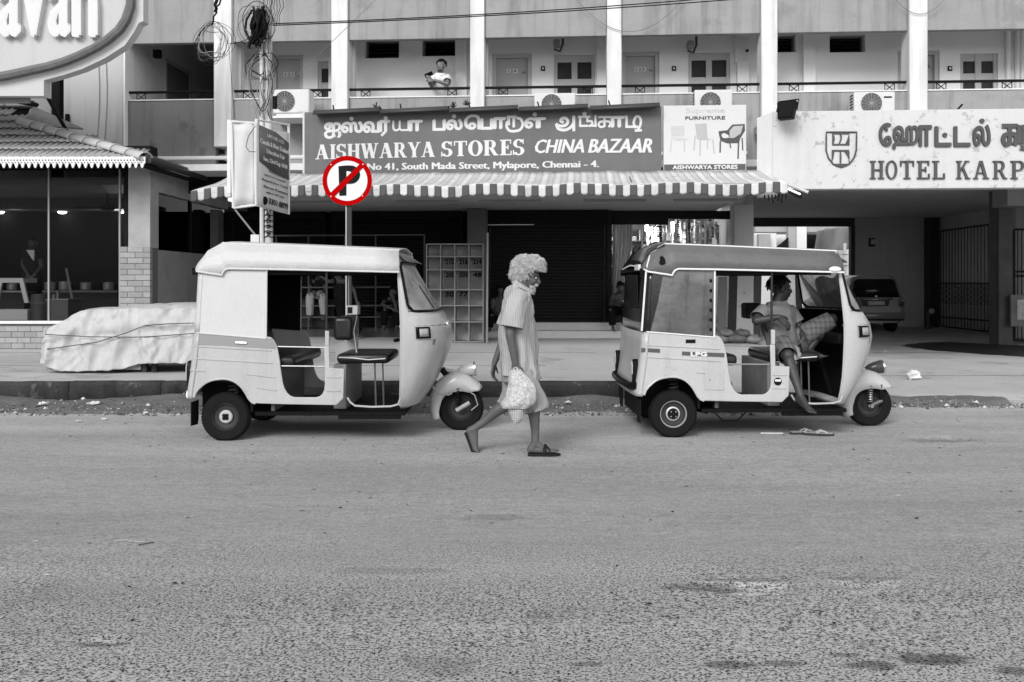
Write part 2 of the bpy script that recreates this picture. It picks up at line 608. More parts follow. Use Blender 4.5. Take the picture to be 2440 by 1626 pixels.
PEN = {'\u0baf': [[(.03, 1), (.03, .35), (.10, .08), (.26, .05), (.40, .22), (.42, .55), (.42, 1)], [(.42, .3), (.5, .05), (.97, .05)], [(.96, 1), (.96, .02)]],
       '\u0b95': [[(.05, .97), (.95, .97)], [(.5, .97), (.5, .12)], [(.5, .12), (.22, .02), (.04, .26), (.18, .52), (.5, .54), (.8, .55), (.97, .34), (.86, .06)]],
       '\u0b9f\u0bbf': [[(.03, 1), (.03, .27)], [(.0, .27), (.72, .27)], [(.60, .22), (.50, .55), (.62, .92), (.82, .97), (.97, .72), (.90, .28), (.70, .0)], [(.62, .0), (.98, .02)]],
       '\u0b85': [[(.33, .62), (.22, .70), (.30, .90), (.48, .88), (.56, .62), (.44, .38), (.2, .34), (.03, .46)], [(.03, .44), (.12, .14), (.42, .04), (.68, .22), (.80, .45)], [(.84, 1), (.84, .02)]],
       '\u0b99': [[(.02, .95), (.62, .95)], [(.1, .95), (.1, .08)], [(.1, .08), (.52, .08)], [(.5, .95), (.5, .52)], [(.5, .52), (.74, .5), (.76, .22), (.62, .06)], [(.74, .08), (.98, .08)], [(.95, 1), (.95, .02)]],
       '\u0bb0\u0bc1': [[(.08, .92), (.55, .92)], [(.14, .92), (.14, .45)], [(.44, .92), (.44, .30)], [(.05, .60), (.02, .30), (.18, .04), (.5, .0), (.82, .10), (.97, .42), (.86, .76), (.66, .84)]],
       '\u0bb1': [[(.04, .95), (.04, .28)], [(.04, .95), (.36, .95), (.36, .28)], [(.36, .95), (.70, .95), (.74, .60), (.70, .28)], [(.70, .40), (.95, .30), (.95, .05), (.6, .0), (.2, .04)]]}
def fplace(d):
    return lambda a, z, h: FM @ Vector((a, d - h, z))
# ================================================================== ground, road, pavement
def road_material():
    m = bpy.data.materials.new('worn_asphalt')
    m.use_nodes = True
    N, L = m.node_tree.nodes, m.node_tree.links
    b = N['Principled BSDF']
    geo = N.new('ShaderNodeNewGeometry')
    sep = N.new('ShaderNodeSeparateXYZ')
    L.new(geo.outputs['Position'], sep.inputs[0])
    def tex(scale, detail, rgh=0.6, st=None):
        n = N.new('ShaderNodeTexNoise')
        n.inputs['Scale'].default_value = scale
        n.inputs['Detail'].default_value = detail
        n.inputs['Roughness'].default_value = rgh
        if st:
            mp = N.new('ShaderNodeMapping')
            mp.inputs['Scale'].default_value = st
            L.new(geo.outputs['Position'], mp.inputs['Vector'])
            L.new(mp.outputs[0], n.inputs['Vector'])
        else:
            L.new(geo.outputs['Position'], n.inputs['Vector'])
        return n.outputs['Fac']
    def rng(x, a, c, lo, hi):
        n = N.new('ShaderNodeMapRange')
        n.inputs['From Min'].default_value = a
        n.inputs['From Max'].default_value = c
        n.inputs['To Min'].default_value = lo
        n.inputs['To Max'].default_value = hi
        L.new(x, n.inputs['Value'])
        return n.outputs[0]
    def mt(op, a, c):
        n = N.new('ShaderNodeMath')
        n.operation = op
        for i, x in enumerate((a, c)):
            if hasattr(x, 'links'):
                L.new(x, n.inputs[i])
            else:
                n.inputs[i].default_value = x
        return n.outputs[0]
    # worn stretch of bare stone chippings beside the camera, dusty smooth asphalt beyond it
    edge = mt('ADD', sep.outputs['Y'], mt('MULTIPLY', mt('SUBTRACT', tex(0.9, 4), 0.5), 1.7))
    coarse = rng(edge, 4.0, 5.1, 1.0, 0.0)
    chips = tex(105.0, 4, 0.72, (0.8, 1.0, 1.0))
    chips2 = tex(38.0, 4, 0.7)
    sp1 = rng(chips, 0.42, 0.51, -0.95, 0.38)
    sp2 = rng(chips2, 0.34, 0.60, -0.34, 0.12)
    smooth_ = mt('ADD', mt('MULTIPLY', mt('SUBTRACT', tex(60.0, 5, 0.75), 0.5), 1.5), mt('MULTIPLY', mt('SUBTRACT', tex(150.0, 4, 0.75), 0.5), 1.5))
    flk = mt('ADD', rng(tex(46.0, 5, 0.75, (.7, 1.0, 1.0)), .38, .56, -.17, .06), rng(tex(17.0, 4, 0.7, (.5, 1.2, 1.0)), .38, .6, -.12, .06))
    smooth_ = mt('ADD', smooth_, flk)
    a = mt('MULTIPLY', coarse, mt('ADD', sp1, sp2))
    c = mt('MULTIPLY', mt('SUBTRACT', 1.0, coarse), smooth_)
    k = mt('ADD', mt('ADD', a, c), 1.0)
    trk = mt('ADD', mt('MULTIPLY', mt('SUBTRACT', tex(1.0, 6, 0.65, (0.22, 2.2, 1.0)), 0.5), 0.55), 1.0)
    k = mt('MULTIPLY', k, trk)
    big = mt('ADD', mt('MULTIPLY', mt('SUBTRACT', tex(0.55, 5, 0.6, (0.6, 1.6, 1.0)), 0.5), 0.42), 1.0)
    k = mt('MULTIPLY', k, big)
    # dry dust lying near the gutter
    dust = mt('MULTIPLY', rng(sep.outputs['Y'], 6.2, 8.6, 0.0, 1.0), rng(tex(1.4, 5, 0.6, (0.35, 1.3, 1.0)), 0.36, 0.62, 0.25, 1.0))
    # worn spots: pale sand in the two broken places, bare dark chippings beside them, oil drips near the camera
    wob = mt('MULTIPLY', mt('SUBTRACT', tex(9.0, 5, 0.65), 0.5), 3.2)
    for (px, py, rx, ry, amt) in ((1800, 1413, .15, .045, .42), (2072, 1408, .15, .05, .42), (1668, 1400, .20, .055, -.5), (2055, 1384, .19, .03, -.35), (1770, 1386, .2, .03, -.3), (2235, 1048, .30, .13, -.3), (1180, 1232, .25, .07, -.25), (2215, 1572, .17, .055, -.62), (2085, 1588, .10, .04, -.6), (1740, 1586, .11, .035, -.55), (1868, 1582, .09, .025, -.5), (2005, 1562, .06, .018, -.5), (2425, 1600, .08, .04, -.55), (243, 1531, .10, .028, -.45), (1395, 1583, .07, .02, -.5), (900, 1360, .35, .05, -.2)):
        g_ = G(px, py)
        ex = mt('DIVIDE', mt('SUBTRACT', sep.outputs['X'], g_.x), rx)
        ey = mt('DIVIDE', mt('SUBTRACT', sep.outputs['Y'], g_.y), ry)
        q = mt('ADD', mt('ADD', mt('MULTIPLY', ex, ex), mt('MULTIPLY', ey, ey)), wob)
        k = mt('MULTIPLY', k, rng(q, .45, 1.25, 1.0 + amt, 1.0))
    # oil spots
    oil = rng(tex(2.1, 5, 0.6), 0.60, 0.64, 0.0, 1.0)
    oil = mt('MULTIPLY', oil, rng(sep.outputs['Y'], 3.0, 4.6, 1.0, 0.0))
    k = mt('MULTIPLY', k, mt('SUBTRACT', 1.0, mt('MULTIPLY', oil, 0.25)))
    col = mt('MULTIPLY', k, mt('ADD', 0.335, mt('MULTIPLY', dust, 0.10)))
    cc = N.new('ShaderNodeCombineXYZ')
    for i in range(3):
        L.new(col, cc.inputs[i])
    L.new(cc.outputs[0], b.inputs['Base Color'])
    b.inputs['Roughness'].default_value = 0.85
    b.inputs['Specular IOR Level'].default_value = 0.35
    bp = N.new('ShaderNodeBump')
    bp.inputs['Strength'].default_value = 0.22
    bp.inputs['Distance'].default_value = 0.006
    hh = mt('ADD', mt('MULTIPLY', mt('MULTIPLY', coarse, chips), 1.0), mt('MULTIPLY', tex(120.0, 2), 0.35))
    L.new(hh, bp.inputs['Height'])
    L.new(bp.outputs[0], b.inputs['Normal'])
    return m
ROAD = road_material()
DIRT = mat('gutter_dirt', 0.14, 0.95, var=0.35, vs=5.0, fine=0.5, fs=45.0, bump=0.8)
PAVE = mat('pavement_concrete', 0.46, 0.88, var=0.24, vs=0.9, fine=0.22, fs=40.0, bump=0.5, stain=(1.3, 0.56, 0.26))
KERB = mat('kerb_concrete', 0.05, 0.9, var=0.6, vs=3.0, fine=0.3, streak=0.3, bump=0.8, stain=(4.5, .60, -1.6))
EARTH = mat('earth', 0.2, 0.95)

tag(MB().add([(-600, -600, -0.35), (600, -600, -0.35), (600, 900, -0.35), (-600, 900, -0.35)], [(0, 1, 2, 3)]).build('ground', EARTH), kind='structure')
# potholes: shallow worn dips with a rim
HOLES = []
for (px, py, rx, ry, dep) in ((1790, 1408, .20, .085, .018), (2065, 1398, .19, .075, .018), (1690, 1400, .12, .06, .012), (2230, 1046, .33, .16, .016), (1180, 1232, .30, .07, .010), (250, 1528, .12, .05, .012)):
    g = G(px, py)
    HOLES.append((g.x, g.y, rx, ry, dep))
def road_h(x, y):
    z = 0.010 * fbm(x * .35, y * .5, 3.0, 3)
    z += 0.0025 * fbm(x * 3, y * 3, 1.0, 2)
    for hx, hy, rx, ry, dep in HOLES:
        ex, ey = (x - hx) / rx, (y - hy) / ry
        q = ex * ex + ey * ey
        if q < 6:
            w = 0.35 * nz(x * 9, y * 9, 2)
            r_ = math.sqrt(q) * (1 + w)
            z -= dep * (1 - smooth01(.55, 1.05, r_))
            z += dep * .2 * math.exp(-((r_ - 1.25) / .28) ** 2)
    return z
xs = list(np.linspace(-90, -8, 9)) + list(np.linspace(-7.6, 7.6, 300)) + list(np.linspace(8, 90, 9))
ys = list(np.linspace(-60, 2.0, 8)) + list(np.linspace(2.3, 5.0, 120)) + list(np.linspace(5.06, 10.6, 75))
tag(MB().grid([[(x, y, road_h(x, y) if -8 < x < 8 and y > 2 else 0.0) for x in xs] for y in ys]).build('road', ROAD, angle=180), kind='structure')

def gutter_h(x, y):
    edge = 9.25 + 0.18 * nz(x * .8, 5.0) + 0.10 * nz(x * 2.6, 1.0)
    if x > 1.2:
        edge += 0.5 * smooth01(1.2, 2.6, x)
    a = smooth01(edge, edge + .35, y)
    z = -0.03 + a * (0.055 + 0.035 * fbm(x * 1.6, y * 2.4, 9.0, 4) + 0.05 * smooth01(9.8, 10.3, y) * (0.6 + nz(x * .9, 3.0)))
    return z
xs = np.linspace(-12, 5.5, 420)
ys = np.linspace(9.0, 10.36, 40)
tag(MB().grid([[(x, y, gutter_h(x, y)) for x in xs] for y in ys]).build('gutter_dirt', DIRT, angle=180), kind='structure')

def pave_h(x, y):
    back = 0.22 + 0.11 * smooth01(10.5, 16.5, y)
    xe = 1.45 + 0.50 * max(0.0, y - 10.5)
    w = 1 - smooth01(xe, xe + 1.3, x)
    drive = 0.045 - 0.05 * smooth01(15, 26, y)
    if y < 10.75 and x > 1.4:
        drive -= 0.05 * (1 - smooth01(10.36, 10.75, y)) * 1.0
    return drive + (back - drive) * w + 0.006 * fbm(x * .8, y * .8, 2.0, 3)
xs = list(np.linspace(-30, -9, 8)) + list(np.linspace(-8.6, 9, 180)) + list(np.linspace(9.5, 30, 14))
ys = list(np.linspace(10.45, 18, 70)) + list(np.linspace(18.3, 45, 22))
pavement = tag(MB().grid([[(x, y, pave_h(x, y)) for x in xs] for y in ys]).build('pavement', PAVE, angle=180), kind='structure')
# drive apron edge strip down to the road
xs = np.linspace(1.98, 30, 120)
tag(MB().grid([[(x, y, pave_h(x, 10.47) * smooth01(9.9, 10.47, y) + 0.012 * nz(x * 3, y * 3) * (1 - smooth01(10.3, 10.47, y)) - 0.03 * (1 - smooth01(9.85, 10.05, y + .06 * nz(x * 2, 4)))) for x in xs] for y in np.linspace(9.8, 10.47, 14)]).build('drive_apron', PAVE, angle=180), kind='structure')
x = -13.0
random.seed(3)
kb = None
while x < 1.5:
    l_ = random.uniform(.85, 1.15)
    zt = 0.222 + random.uniform(-.004, .006)
    mb = MB()
    n = 7
    prof = [(10.335, -.04), (10.34, zt - .03), (10.365, zt), (10.47, zt + .002), (10.50, zt - .05)]
    mb.grid([[(x + (l_ - .008) * i / n, p[0] + .008 * nz((x + i) * 2.1, p[1] * 9), p[1] + .004 * nz(x + i * .7, p[0] * 5)) for p in prof] for i in range(n + 1)])
    mb.build('kerb_stone', KERB, pavement, solid=.004)
    x += l_

# joint and ragged edge across the drive
JOINT = mat('joint_dark', .05, .95, var=.4)
for py, x0, x1, amp, r_, z in ((872, -60, 1300, 1.2, .004, .24), (843, -60, 1450, 1.0, .004, .27), (897, 1990, 2460, 1.0, .006, .04), (842, 2080, 2460, 1.5, .008, .035)):
    pts = []
    for px in np.linspace(x0, x1, 60):
        g_ = G(px, py + amp * nz(px * .03, py), z)
        if z > .2 and g_.x > pave_h(0, 0) + 1.2:
            continue
        pts.append((g_.x, g_.y, pave_h(g_.x, g_.y) + .001))
    tag(MB().tube(pts, r_, 5, flat=.5).build('pavement_joint', JOINT), kind='structure')
# ================================================================== hotel building
hotel = thing('hotel_building', 'long two-storey hotel with open balcony corridor, white columns and grey parapets', 'building')
DB = 1.05                                            # depth of the corridor
ZF = 3.44                                            # balcony floor
ZRAIL, ZPAR, ZUP = fz(1446, 201), fz(1446, 224), fz(1446, 83)
UL, UR = fu(296), fu(2700)
cols = [(509, 551), (789, 828), (1120, 1154), (1446, 1481), (1814, 1853), (2167, 2211), (2525, 2570)]
CU = [(fu(a), fu(b)) for a, b in cols]
for i, (a, b) in enumerate(CU):
    z0 = (3.0 if i else 3.63) if i < 4 else 3.55
    MB().box(a, b, 0, .36, z0 if i != 4 else 2.75, 9.0, FM).build('column', COLM, hotel, bevel=.012)
    MB().box(a + .05, b + .03, .365, .52, ZF, 6.2, FM).build('inner_column', COLM, hotel)
# bays between the columns: upper parapet, lower parapet, ledge
edges = [UL] + [x for c in CU for x in c] + [UR]
for i in range(0, len(edges) - 1, 2):
    a, b = edges[i] + .004, edges[i + 1] - .004
    if b - a < .2:
        continue
    MB().box(a, b, .07, .19, ZUP, 8.6, FM).build('upper_parapet', GREY, hotel, bevel=.008)
    MB().box(a, b, .10, .24, ZF - .1, ZPAR, FM).build('lower_parapet', GREY2 if i == 0 else GREY, hotel, bevel=.008)
    MB().box(a, b, .085, .26, ZPAR + .002, ZPAR + .022, FM).build('parapet_ledge', WHITE, hotel)
    rz = ZRAIL
    MB().box(a - .02, b + .02, .13, .19, rz - .02, rz + .018, FM).build('handrail', BLACK, hotel, bevel=.006)
def bracket(px):
    u = fu(px, .15)
    mb = MB()
    w, z0, z1 = .075, ZPAR + .02, ZRAIL - .02
    for q in (((u - w, z0), (u - w, z1)), ((u + w, z0), (u + w, z1)), ((u - w, z0), (u + w, z1)), ((u - w, z1), (u + w, z0)), ((u - w, z0 + .012), (u + w, z0 + .012))):
        mb.tube([FM @ Vector((q[0][0], .155, q[0][1])), FM @ Vector((q[1][0], .155, q[1][1]))], .0075, 5)
    mb.build('rail_bracket', BLACK, hotel)
for px in (336, 476, 590, 757, 871, 1077, 1199, 1401, 1525, 1769, 1892, 2120, 2243, 2400):
    bracket(px)
# floor slab, ceiling slab, roof slab
MB().box(UL - .3, UR, -.02, DB + .15, ZF - .22, ZF - .105, FM).build('floor_slab', WHITE, hotel, bevel=.01)
MB().box(UL - .3, UR, .20, 6.0, 6.1, 6.3, FM).build('ceiling_slab', WALL, hotel)
MB().box(UL - .3, UR, .02, 9.0, 9.02, 9.25, FM).build('roof_slab', CONC, hotel)
# ---- back wall of the corridor with its openings
def op(p0, p1, y0, y1=None):
    return (fu(p0, DB), fu(p1, DB), ZF - .1 if y1 is None else fz((p0 + p1) / 2, y1, DB), fz((p0 + p1) / 2, y0, DB))
doors = [(648, 722, 131), (1173, 1267, 128), (1482, 1571, 123), (2139, 2239, 121)]
windows = [(757, 842, 146), (1320, 1418, 131), (1640, 1740, 126), (2288, 2378, 128)]
vents = [(870, 951, 94, 139), (1006, 1086, 91, 134), (1830, 1896, 82, 125), (1977, 2062, 82, 125)]
dops, wops, vops = [op(*d) for d in doors], [op(*d) for d in windows], [op(*d) for d in vents]
ub0 = fu(560, DB)
wall_openings(MB(), ub0, UR, ZF - .1, 6.1, DB, DB + .22, dops + wops + vops).build('corridor_wall', WALL, hotel)
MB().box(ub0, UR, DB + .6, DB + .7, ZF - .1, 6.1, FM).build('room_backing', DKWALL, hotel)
for px in (1925, 1100, 1436, 1768, 800):
    u = fu(px, DB)
    MB().box(u - .1, u + .1, DB - .12, DB - .001, ZF - .1, 6.09, FM).build('pilaster', WALL, hotel)
DOORM = mat('door_paint', 0.46, 0.6, var=0.08)
DOORM2 = mat('door_paint_pale', 0.58, 0.6, var=0.08)
FRAME = mat('frame_paint', 0.52, 0.6, var=0.06)
PANE = mat('curtained_pane', 0.045, 0.25, var=0.5, vs=6.0, bump=0.0)
numbers = ['121', '124', '123', '122']
for i, o in enumerate(dops):
    u0, u1, z0, z1 = o
    dr = MB().box(u0 + .07, u1 - .07, DB + .10, DB + .14, z0, z1 - .07, FM).build('door', DOORM, hotel)
    mb = MB()
    mb.box(u0 + .002, u0 + .068, DB + .03, DB + .13, z0, z1 - .002, FM).box(u1 - .068, u1 - .002, DB + .03, DB + .13, z0, z1 - .002, FM).box(u0 + .069, u1 - .069, DB + .03, DB + .13, z1 - .068, z1 - .003, FM)
    mb.build('door_frame', FRAME, dr)
    MB().box(u0 + .10, u1 - .10, DB + .088, DB + .099, z0 + .12, z0 + .88, FM).build('door_panel', DOORM2, dr, bevel=.006)
    um, zm = (u0 + u1) / 2, fz(1221, 167, DB)
    pl = MB().box(um - .10, um + .10, DB + .085, DB + .099, zm - .04, zm + .04, FM).build('number_plate', WHITE, dr)
    lettering('room_number', numbers[i], (um - .07, um + .07, zm - .026, zm + .026), fplace(DB + .085), DARK, dr, .002)
    MB().ball((0, 0, 0), .022, 8, 6, FM @ Matrix.Translation((u1 - .14, DB + .07, zm - .02))).build('door_knob', STEEL, dr)
for i, o in enumerate(wops):
    u0, u1, z0, z1 = o
    wi = None
    um = (u0 + u1) / 2
    zt = fz(1370, 193, DB) + .02
    fr = MB()
    for (a, b) in ((u0 + .002, u0 + .06), (um - .05, um + .05), (u1 - .06, u1 - .002)):
        fr.box(a, b, DB + .03, DB + .12, z0, z1 - .002, FM)
    for (a, b) in ((u0 + .061, um - .051), (um + .051, u1 - .061)):
        fr.box(a, b, DB + .04, DB + .11, z1 - .12, z1 - .004, FM)
        fr.box(a, b, DB + .04, DB + .11, zt - .10, zt + .02, FM)
    wi = fr.build('window', FRAME, hotel)
    for (a, b) in ((u0 + .061, um - .051), (um + .051, u1 - .061)):
        MB().box(a, b, DB + .07, DB + .085, zt + .02, z1 - .12, FM).build('pane', PANE, wi)
        MB().box(a, b, DB + .07, DB + .085, z0, zt - .10, FM).build('pane', PANE, wi)
        c = (a + b) / 2
        g = MB()
        for zc in (zt + .25, zt + .6):
            g.box(c - .16, c - .145, DB + .055, DB + .066, zc - .2, zc + .2, FM).box(c + .145, c + .16, DB + .055, DB + .066, zc - .2, zc + .2, FM).box(c - .144, c + .144, DB + .055, DB + .066, zc + .18, zc + .195, FM)
        g.build('window_grille', mat('grille_paint', 0.12, 0.5), wi)
for i, o in enumerate(vops):
    u0, u1, z0, z1 = o
    fr = MB()
    w = .03
    fr.box(u0 + .001, u0 + w, DB + .14, DB + .2, z0 + .001, z1 - .001, FM).box(u1 - w, u1 - .001, DB + .14, DB + .2, z0 + .001, z1 - .001, FM).box(u0 + w, u1 - w, DB + .141, DB + .199, z0 + .001, z0 + w, FM).box(u0 + w, u1 - w, DB + .141, DB + .199, z1 - w, z1 - .001, FM)
    v = fr.build('vent_window', GREY2, hotel)
    for k in range(4):
        zc = z0 + w + (z1 - z0 - 2 * w) * (k + .5) / 4
        T = FM @ Matrix.Translation((0, DB + .17, zc)) @ Matrix.Rotation(R(35), 4, 'X')
        MB().box(u0 + w, u1 - w, -.03, .03, -.004, .004, T).build('louvre', mat('louvre_glass', 0.04, 0.25, bump=0), v)
# bell pushes, meter box, wall lamps, pipes
for px in (1294, 1606, 2263):
    u, z = fp(px, 164, DB)
    s = MB().box(u - .035, u + .035, DB - .02, DB - .001, z - .04, z + .04, FM).build('switch_plate', DARK, hotel)
    MB().box(u - .016, u + .016, DB - .027, DB - .021, z - .018, z + .018, FM).build('switch_button', WHITE, s)
u0, z1 = fp(1749, 95, DB); u1, z0 = fp(1780, 153, DB)
mbx = MB().box(u0, u1, DB - .14, DB - .001, z0, z1, FM).build('meter_box', WALL, hotel, bevel=.008)
MB().box(u0 + .02, u1 - .02, DB - .15, DB - .141, z0 + .02, z1 - .02, FM).build('box_door', WHITE, mbx)
MB().box(u1 - .05, u1 - .005, DB - .18, DB - .151, z0 + .17, z0 + .21, FM).build('padlock', BLACK, mbx)
for k in range(3):
    u = u0 + .05 + k * .07
    MB().tube([FM @ Vector((u, DB - .05, z1)), FM @ Vector((u, DB - .05, 6.08))], .015, 6).build('conduit', WALL, mbx)
for px, py, w in ((1337, 105, 1), (1655, 108, 1)):
    u, z = fp(px, py, .8)
    lp = MB().box(u - .13, u - .02, .7, .92, z - .05, z + .06, FM).build('wall_lamp', GREY, hotel, bevel=.02)
    MB().tube([FM @ Vector((u + .02, .8, 6.09)), FM @ Vector((u + .03, .8, z)), FM @ Vector((u - .02, .8, z - .13)), FM @ Vector((u - .12, .8, z - .09))], .022, 6).build('lamp_arm', mat('dark_grey_metal', .07, .5), lp)
for px in (2398, 2420, 2432):
    u = fu(px, DB)
    MB().tube([FM @ Vector((u, DB - .06, ZF - .1)), FM @ Vector((u, DB - .06, 6.09))], .035, 8).build('rain_pipe', WALL, hotel)
# ---- passage at the left end: side wall running back, with a door in it
us = fu(318, .3)
MB().box(us - .12, us, .3, 6.0, ZF - .1, 6.09, FM).build('passage_wall', mat('passage_paint', .75, .8, var=.06), hotel)
MB().box(us, ub0, 5.4, 5.5, ZF - .1, 6.09, FM).build('passage_end', GREY2, hotel)
MB().box(ub0 - .12, ub0 - .002, 1.0, 5.39, ZF - .1, 6.08, FM).build('passage_partition', GREY2, hotel)
dd0, dd1 = 1.45, 2.6
pdz = ZF + 2.05
pd = MB().box(us + .004, us + .03, dd0 + .06, dd1 - .06, ZF, pdz - .06, FM).build('door', mat('passage_door', .2, .6), hotel)
mb = MB().box(us + .003, us + .05, dd0, dd0 + .06, ZF, pdz, FM).box(us + .003, us + .05, dd1 - .06, dd1, ZF, pdz, FM).box(us + .003, us + .05, dd0 + .06, dd1 - .06, pdz - .06, pdz, FM)
mb.build('door_frame', FRAME, pd)
MB().box(fu(298), us - .02, -.0, .32, ZF + .2, 6.08, FM).build('end_pier', WALL, hotel)
MB().box(us + .2, us + .32, .6, .7, ZUP - .1, ZUP + .04, FM).build('passage_lamp', DARK, hotel)
MB().box(UL - .3, ub0, .25, 5.4, ZF - .105, ZF - .08, FM).build('passage_floor', CONC, hotel)
# ---- blank end wall of the next house, left of the passage
neigh = thing('plastered_house', 'pale plastered end wall with a dark downpipe behind the tiled restaurant roof', 'building')
u0 = fu(-400, .6)
MB().box(u0, fu(150, .6), .9, 1.1, 3.12, 9.0, FM).build('side_wall', GREY, neigh)
MB().box(fu(152, .25), fu(292, .25), .25, .45, 3.12, 9.0, FM).build('end_wall', mat('neighbour_plaster', .55, .8, var=.06, streak=.25), neigh)
MB().box(fu(134, .5), fu(153, .5), .35, .5, 3.12, 9.0, FM).build('dark_downpipe', DARK, neigh)
MB().tube([FM @ Vector((fu(296, .1), .12, 3.3)), FM @ Vector((fu(296, .1), .12, 9))], .035, 8).build('rain_pipe', COLM, neigh)
MB().box(fu(155, .2), fu(163, .2), .2, .249, fz(158, 298, .2), fz(158, 272, .2), FM).build('meter', DARK, neigh)
for a, b, x0 in ((228, 225, .0), (246, 232, .0)):
    MB().tube([FM @ Vector((fu(a, .2) + .05 * math.sin(z * 1.7), .235, z)) for z in np.linspace(3.0, 7.5, 14)], .006, 4).build('wall_cable', mat('cable_grey', .25, .6), neigh)
# ---- canopy over the shops, soffit, shop front
ZS = 2.73
US0, US1 = fu(515, 2.6), fu(1800, -1.0)
MB().box(fu(520, -1.0), US1, -1.0, 4.0, ZS, ZS + .2, FM).build('shop_canopy', SOFF, hotel)
# dark gap between canopy and balcony: recessed wall and horizontal pipes
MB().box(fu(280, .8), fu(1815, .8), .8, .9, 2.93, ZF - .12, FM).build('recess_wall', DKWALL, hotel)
for zz, r_, d in ((fz(480, 377, .1), .035, .1), (fz(480, 398, .3), .05, .3), (fz(480, 372, .45), .03, .45)):
    MB().tube([FM @ Vector((fu(300, d), d, zz)), FM @ Vector((fu(1780, d), d, zz))], r_, 8).build('service_pipe', GREY if r_ > .04 else WHITE, hotel)
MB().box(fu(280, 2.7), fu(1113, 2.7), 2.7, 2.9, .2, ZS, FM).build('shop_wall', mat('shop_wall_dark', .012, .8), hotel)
SHOPCOL = mat('shop_pillar', .12, .85, var=.15)
SHOPCOL2 = mat('shop_pillar_pale', .33, .85, var=.15, stain=(7, .62, .4))
MB().box(fu(1113, 1.9), fu(1158, 1.9), 1.9, 2.3, .25, ZS, FM).build('shop_pillar', SHOPCOL, hotel, bevel=.015)
MB().box(fu(1749, 1.2), fu(1796, 1.2), 1.2, 1.6, .05, ZS, FM).build('shop_pillar', SHOPCOL2, hotel, bevel=.015)
MB().box(fu(500, 1.9), fu(519, 1.9), 1.9, 2.2, .25, ZS, FM).build('shop_pillar', SHOPCOL, hotel, bevel=.015)
# steps below the shutter
STEP = mat('step_concrete', .50, .9, var=.16, bump=.4)
zs1, zs2 = .60, .46
MB().box(fu(1160, 2.3), fu(1500, 2.3), 2.25, 2.7, .2, zs1, FM).build('step', STEP, hotel, bevel=.015)
MB().box(fu(1155, 1.9), fu(1520, 1.9), 1.9, 2.248, .2, zs2, FM).build('step', STEP, hotel, bevel=.015)
MB().box(fu(560, 1.9), fu(1110, 1.9), 1.95, 2.7, .2, .50, FM).build('shop_plinth', mat('plinth', .06, .9), hotel, bevel=.01)
def shutter(pxa, pxb, pya, zb, d, name_mat=SHUT, slat=.062):
    u0, u1 = fu(pxa, d), fu(pxb, d)
    z1 = fz((pxa + pxb) / 2, pya, d)
    rows = []
    z = zb
    i = 0
    while z < z1:
        for t, off in ((0, 0), (.18, -.012), (.5, -.017), (.82, -.012), (.94, .002)):
            zz = min(z + t * slat, z1)
            rows.append([FM @ Vector((u, d + off, zz)) for u in (u0, (u0 + u1) / 2, u1)])
        z += slat
    s = MB().grid(rows).build('roller_shutter', name_mat, hotel)
    MB().box(u0 - .06, u1 + .06, d - .12, d + .2, z1 + .002, ZS - .002, FM).build('shutter_box', DARK, s)
    for a in (u0 - .06, u1 + .003):
        MB().box(a, a + .057, d - .03, d + .03, zb, z1, FM).build('guide_rail', DARK, s)
    MB().box(u0, u1, d - .03, d - .018, zb, zb + .06, FM).build('bottom_bar', DARK, s)
    return s
shutter(1168, 1440, 538, zs1 + .002, 2.45, mat('shutter_brown', .016, .45, var=.2))
shutter(560, 770, 525, .52, 2.55)
shutter(800, 1095, 525, .52, 2.55)
MB().box(fu(1162, 2.2), fu(1272, 2.2), 2.2, 2.22, fz(1200, 537, 2.2), fz(1200, 535, 2.2), FM).build('shelf_edge', STEEL, hotel)
# fluorescent fittings under the canopy (unlit)
for a, b, y in ((690, 790, 489), (945, 1090, 482), (1140, 1290, 481), (1390, 1540, 478), (1605, 1760, 477)):
    d = .2
    MB().box(fu(a, d), fu(b, d), d, d + .05, ZS - .05, ZS - .002, FM).build('batten_light', mat('batten', .3, .5), hotel, bevel=.005)
# ---- hotel entrance: fascia, ceiling, walls
DFA = -1.35
fa0, fa1 = fu(1812, DFA), UR
zfa0, zfa1 = fz(2100, 450, DFA), fz(2100, 263, DFA)
fas = MB().prism([(fa0 + .17, zfa0), (fa1, zfa0), (fa1, zfa1), (fa0 + .17, zfa1)], DFA, DFA + .22, FM).build('hotel_fascia', FASCIA, hotel, bevel=.008)
# chamfered end return
MB().add([FM @ Vector(p) for p in ((fa0 + .168, DFA + .002, zfa0 + .01), (fa0, DFA + .25, zfa0 + .1), (fa0, DFA + .25, zfa1 - .05), (fa0 + .168, DFA + .002, zfa1 - .01), (fa0 + .168, DFA + .25, zfa0 + .01), (fa0 + .168, DFA + .25, zfa1 - .01))], [(0, 3, 2, 1), (1, 2, 5, 4), (0, 1, 4), (3, 5, 2)]).build('fascia_return', WHITE, fas)
MB().box(fa0 + .17, fa1, DFA + .225, .0, zfa1 - .14, zfa1 - .02, FM).build('porch_roof', CONC, hotel)
ZPC = 3.33
YB = 28.0
def wbox(name, m, x0, x1, y0, y1, z0, z1, par=hotel, bev=0.0):
    return MB().box(x0, x1, y0, y1, z0, z1).build(name, m, par, bevel=bev)
wbox('porch_ceiling', mat('porch_ceiling_paint', .66, .85, var=.15), 4.2, 17.5, 14.0, YB + .2, ZPC, ZPC + .15)
xo0, xo1 = (1800 - CX) / F * YB, (2026 - CX) / F * YB
zo = HC + (HZ - 540) / F * YB
ENTW = mat('entrance_wall', .66, .85, var=.12, streak=.1)
ENTD = mat('entrance_dark', .07, .8)
wbox('entrance_wall', ENTW, xo1 + .13, 13.0, YB, YB + .2, -.1, ZPC)
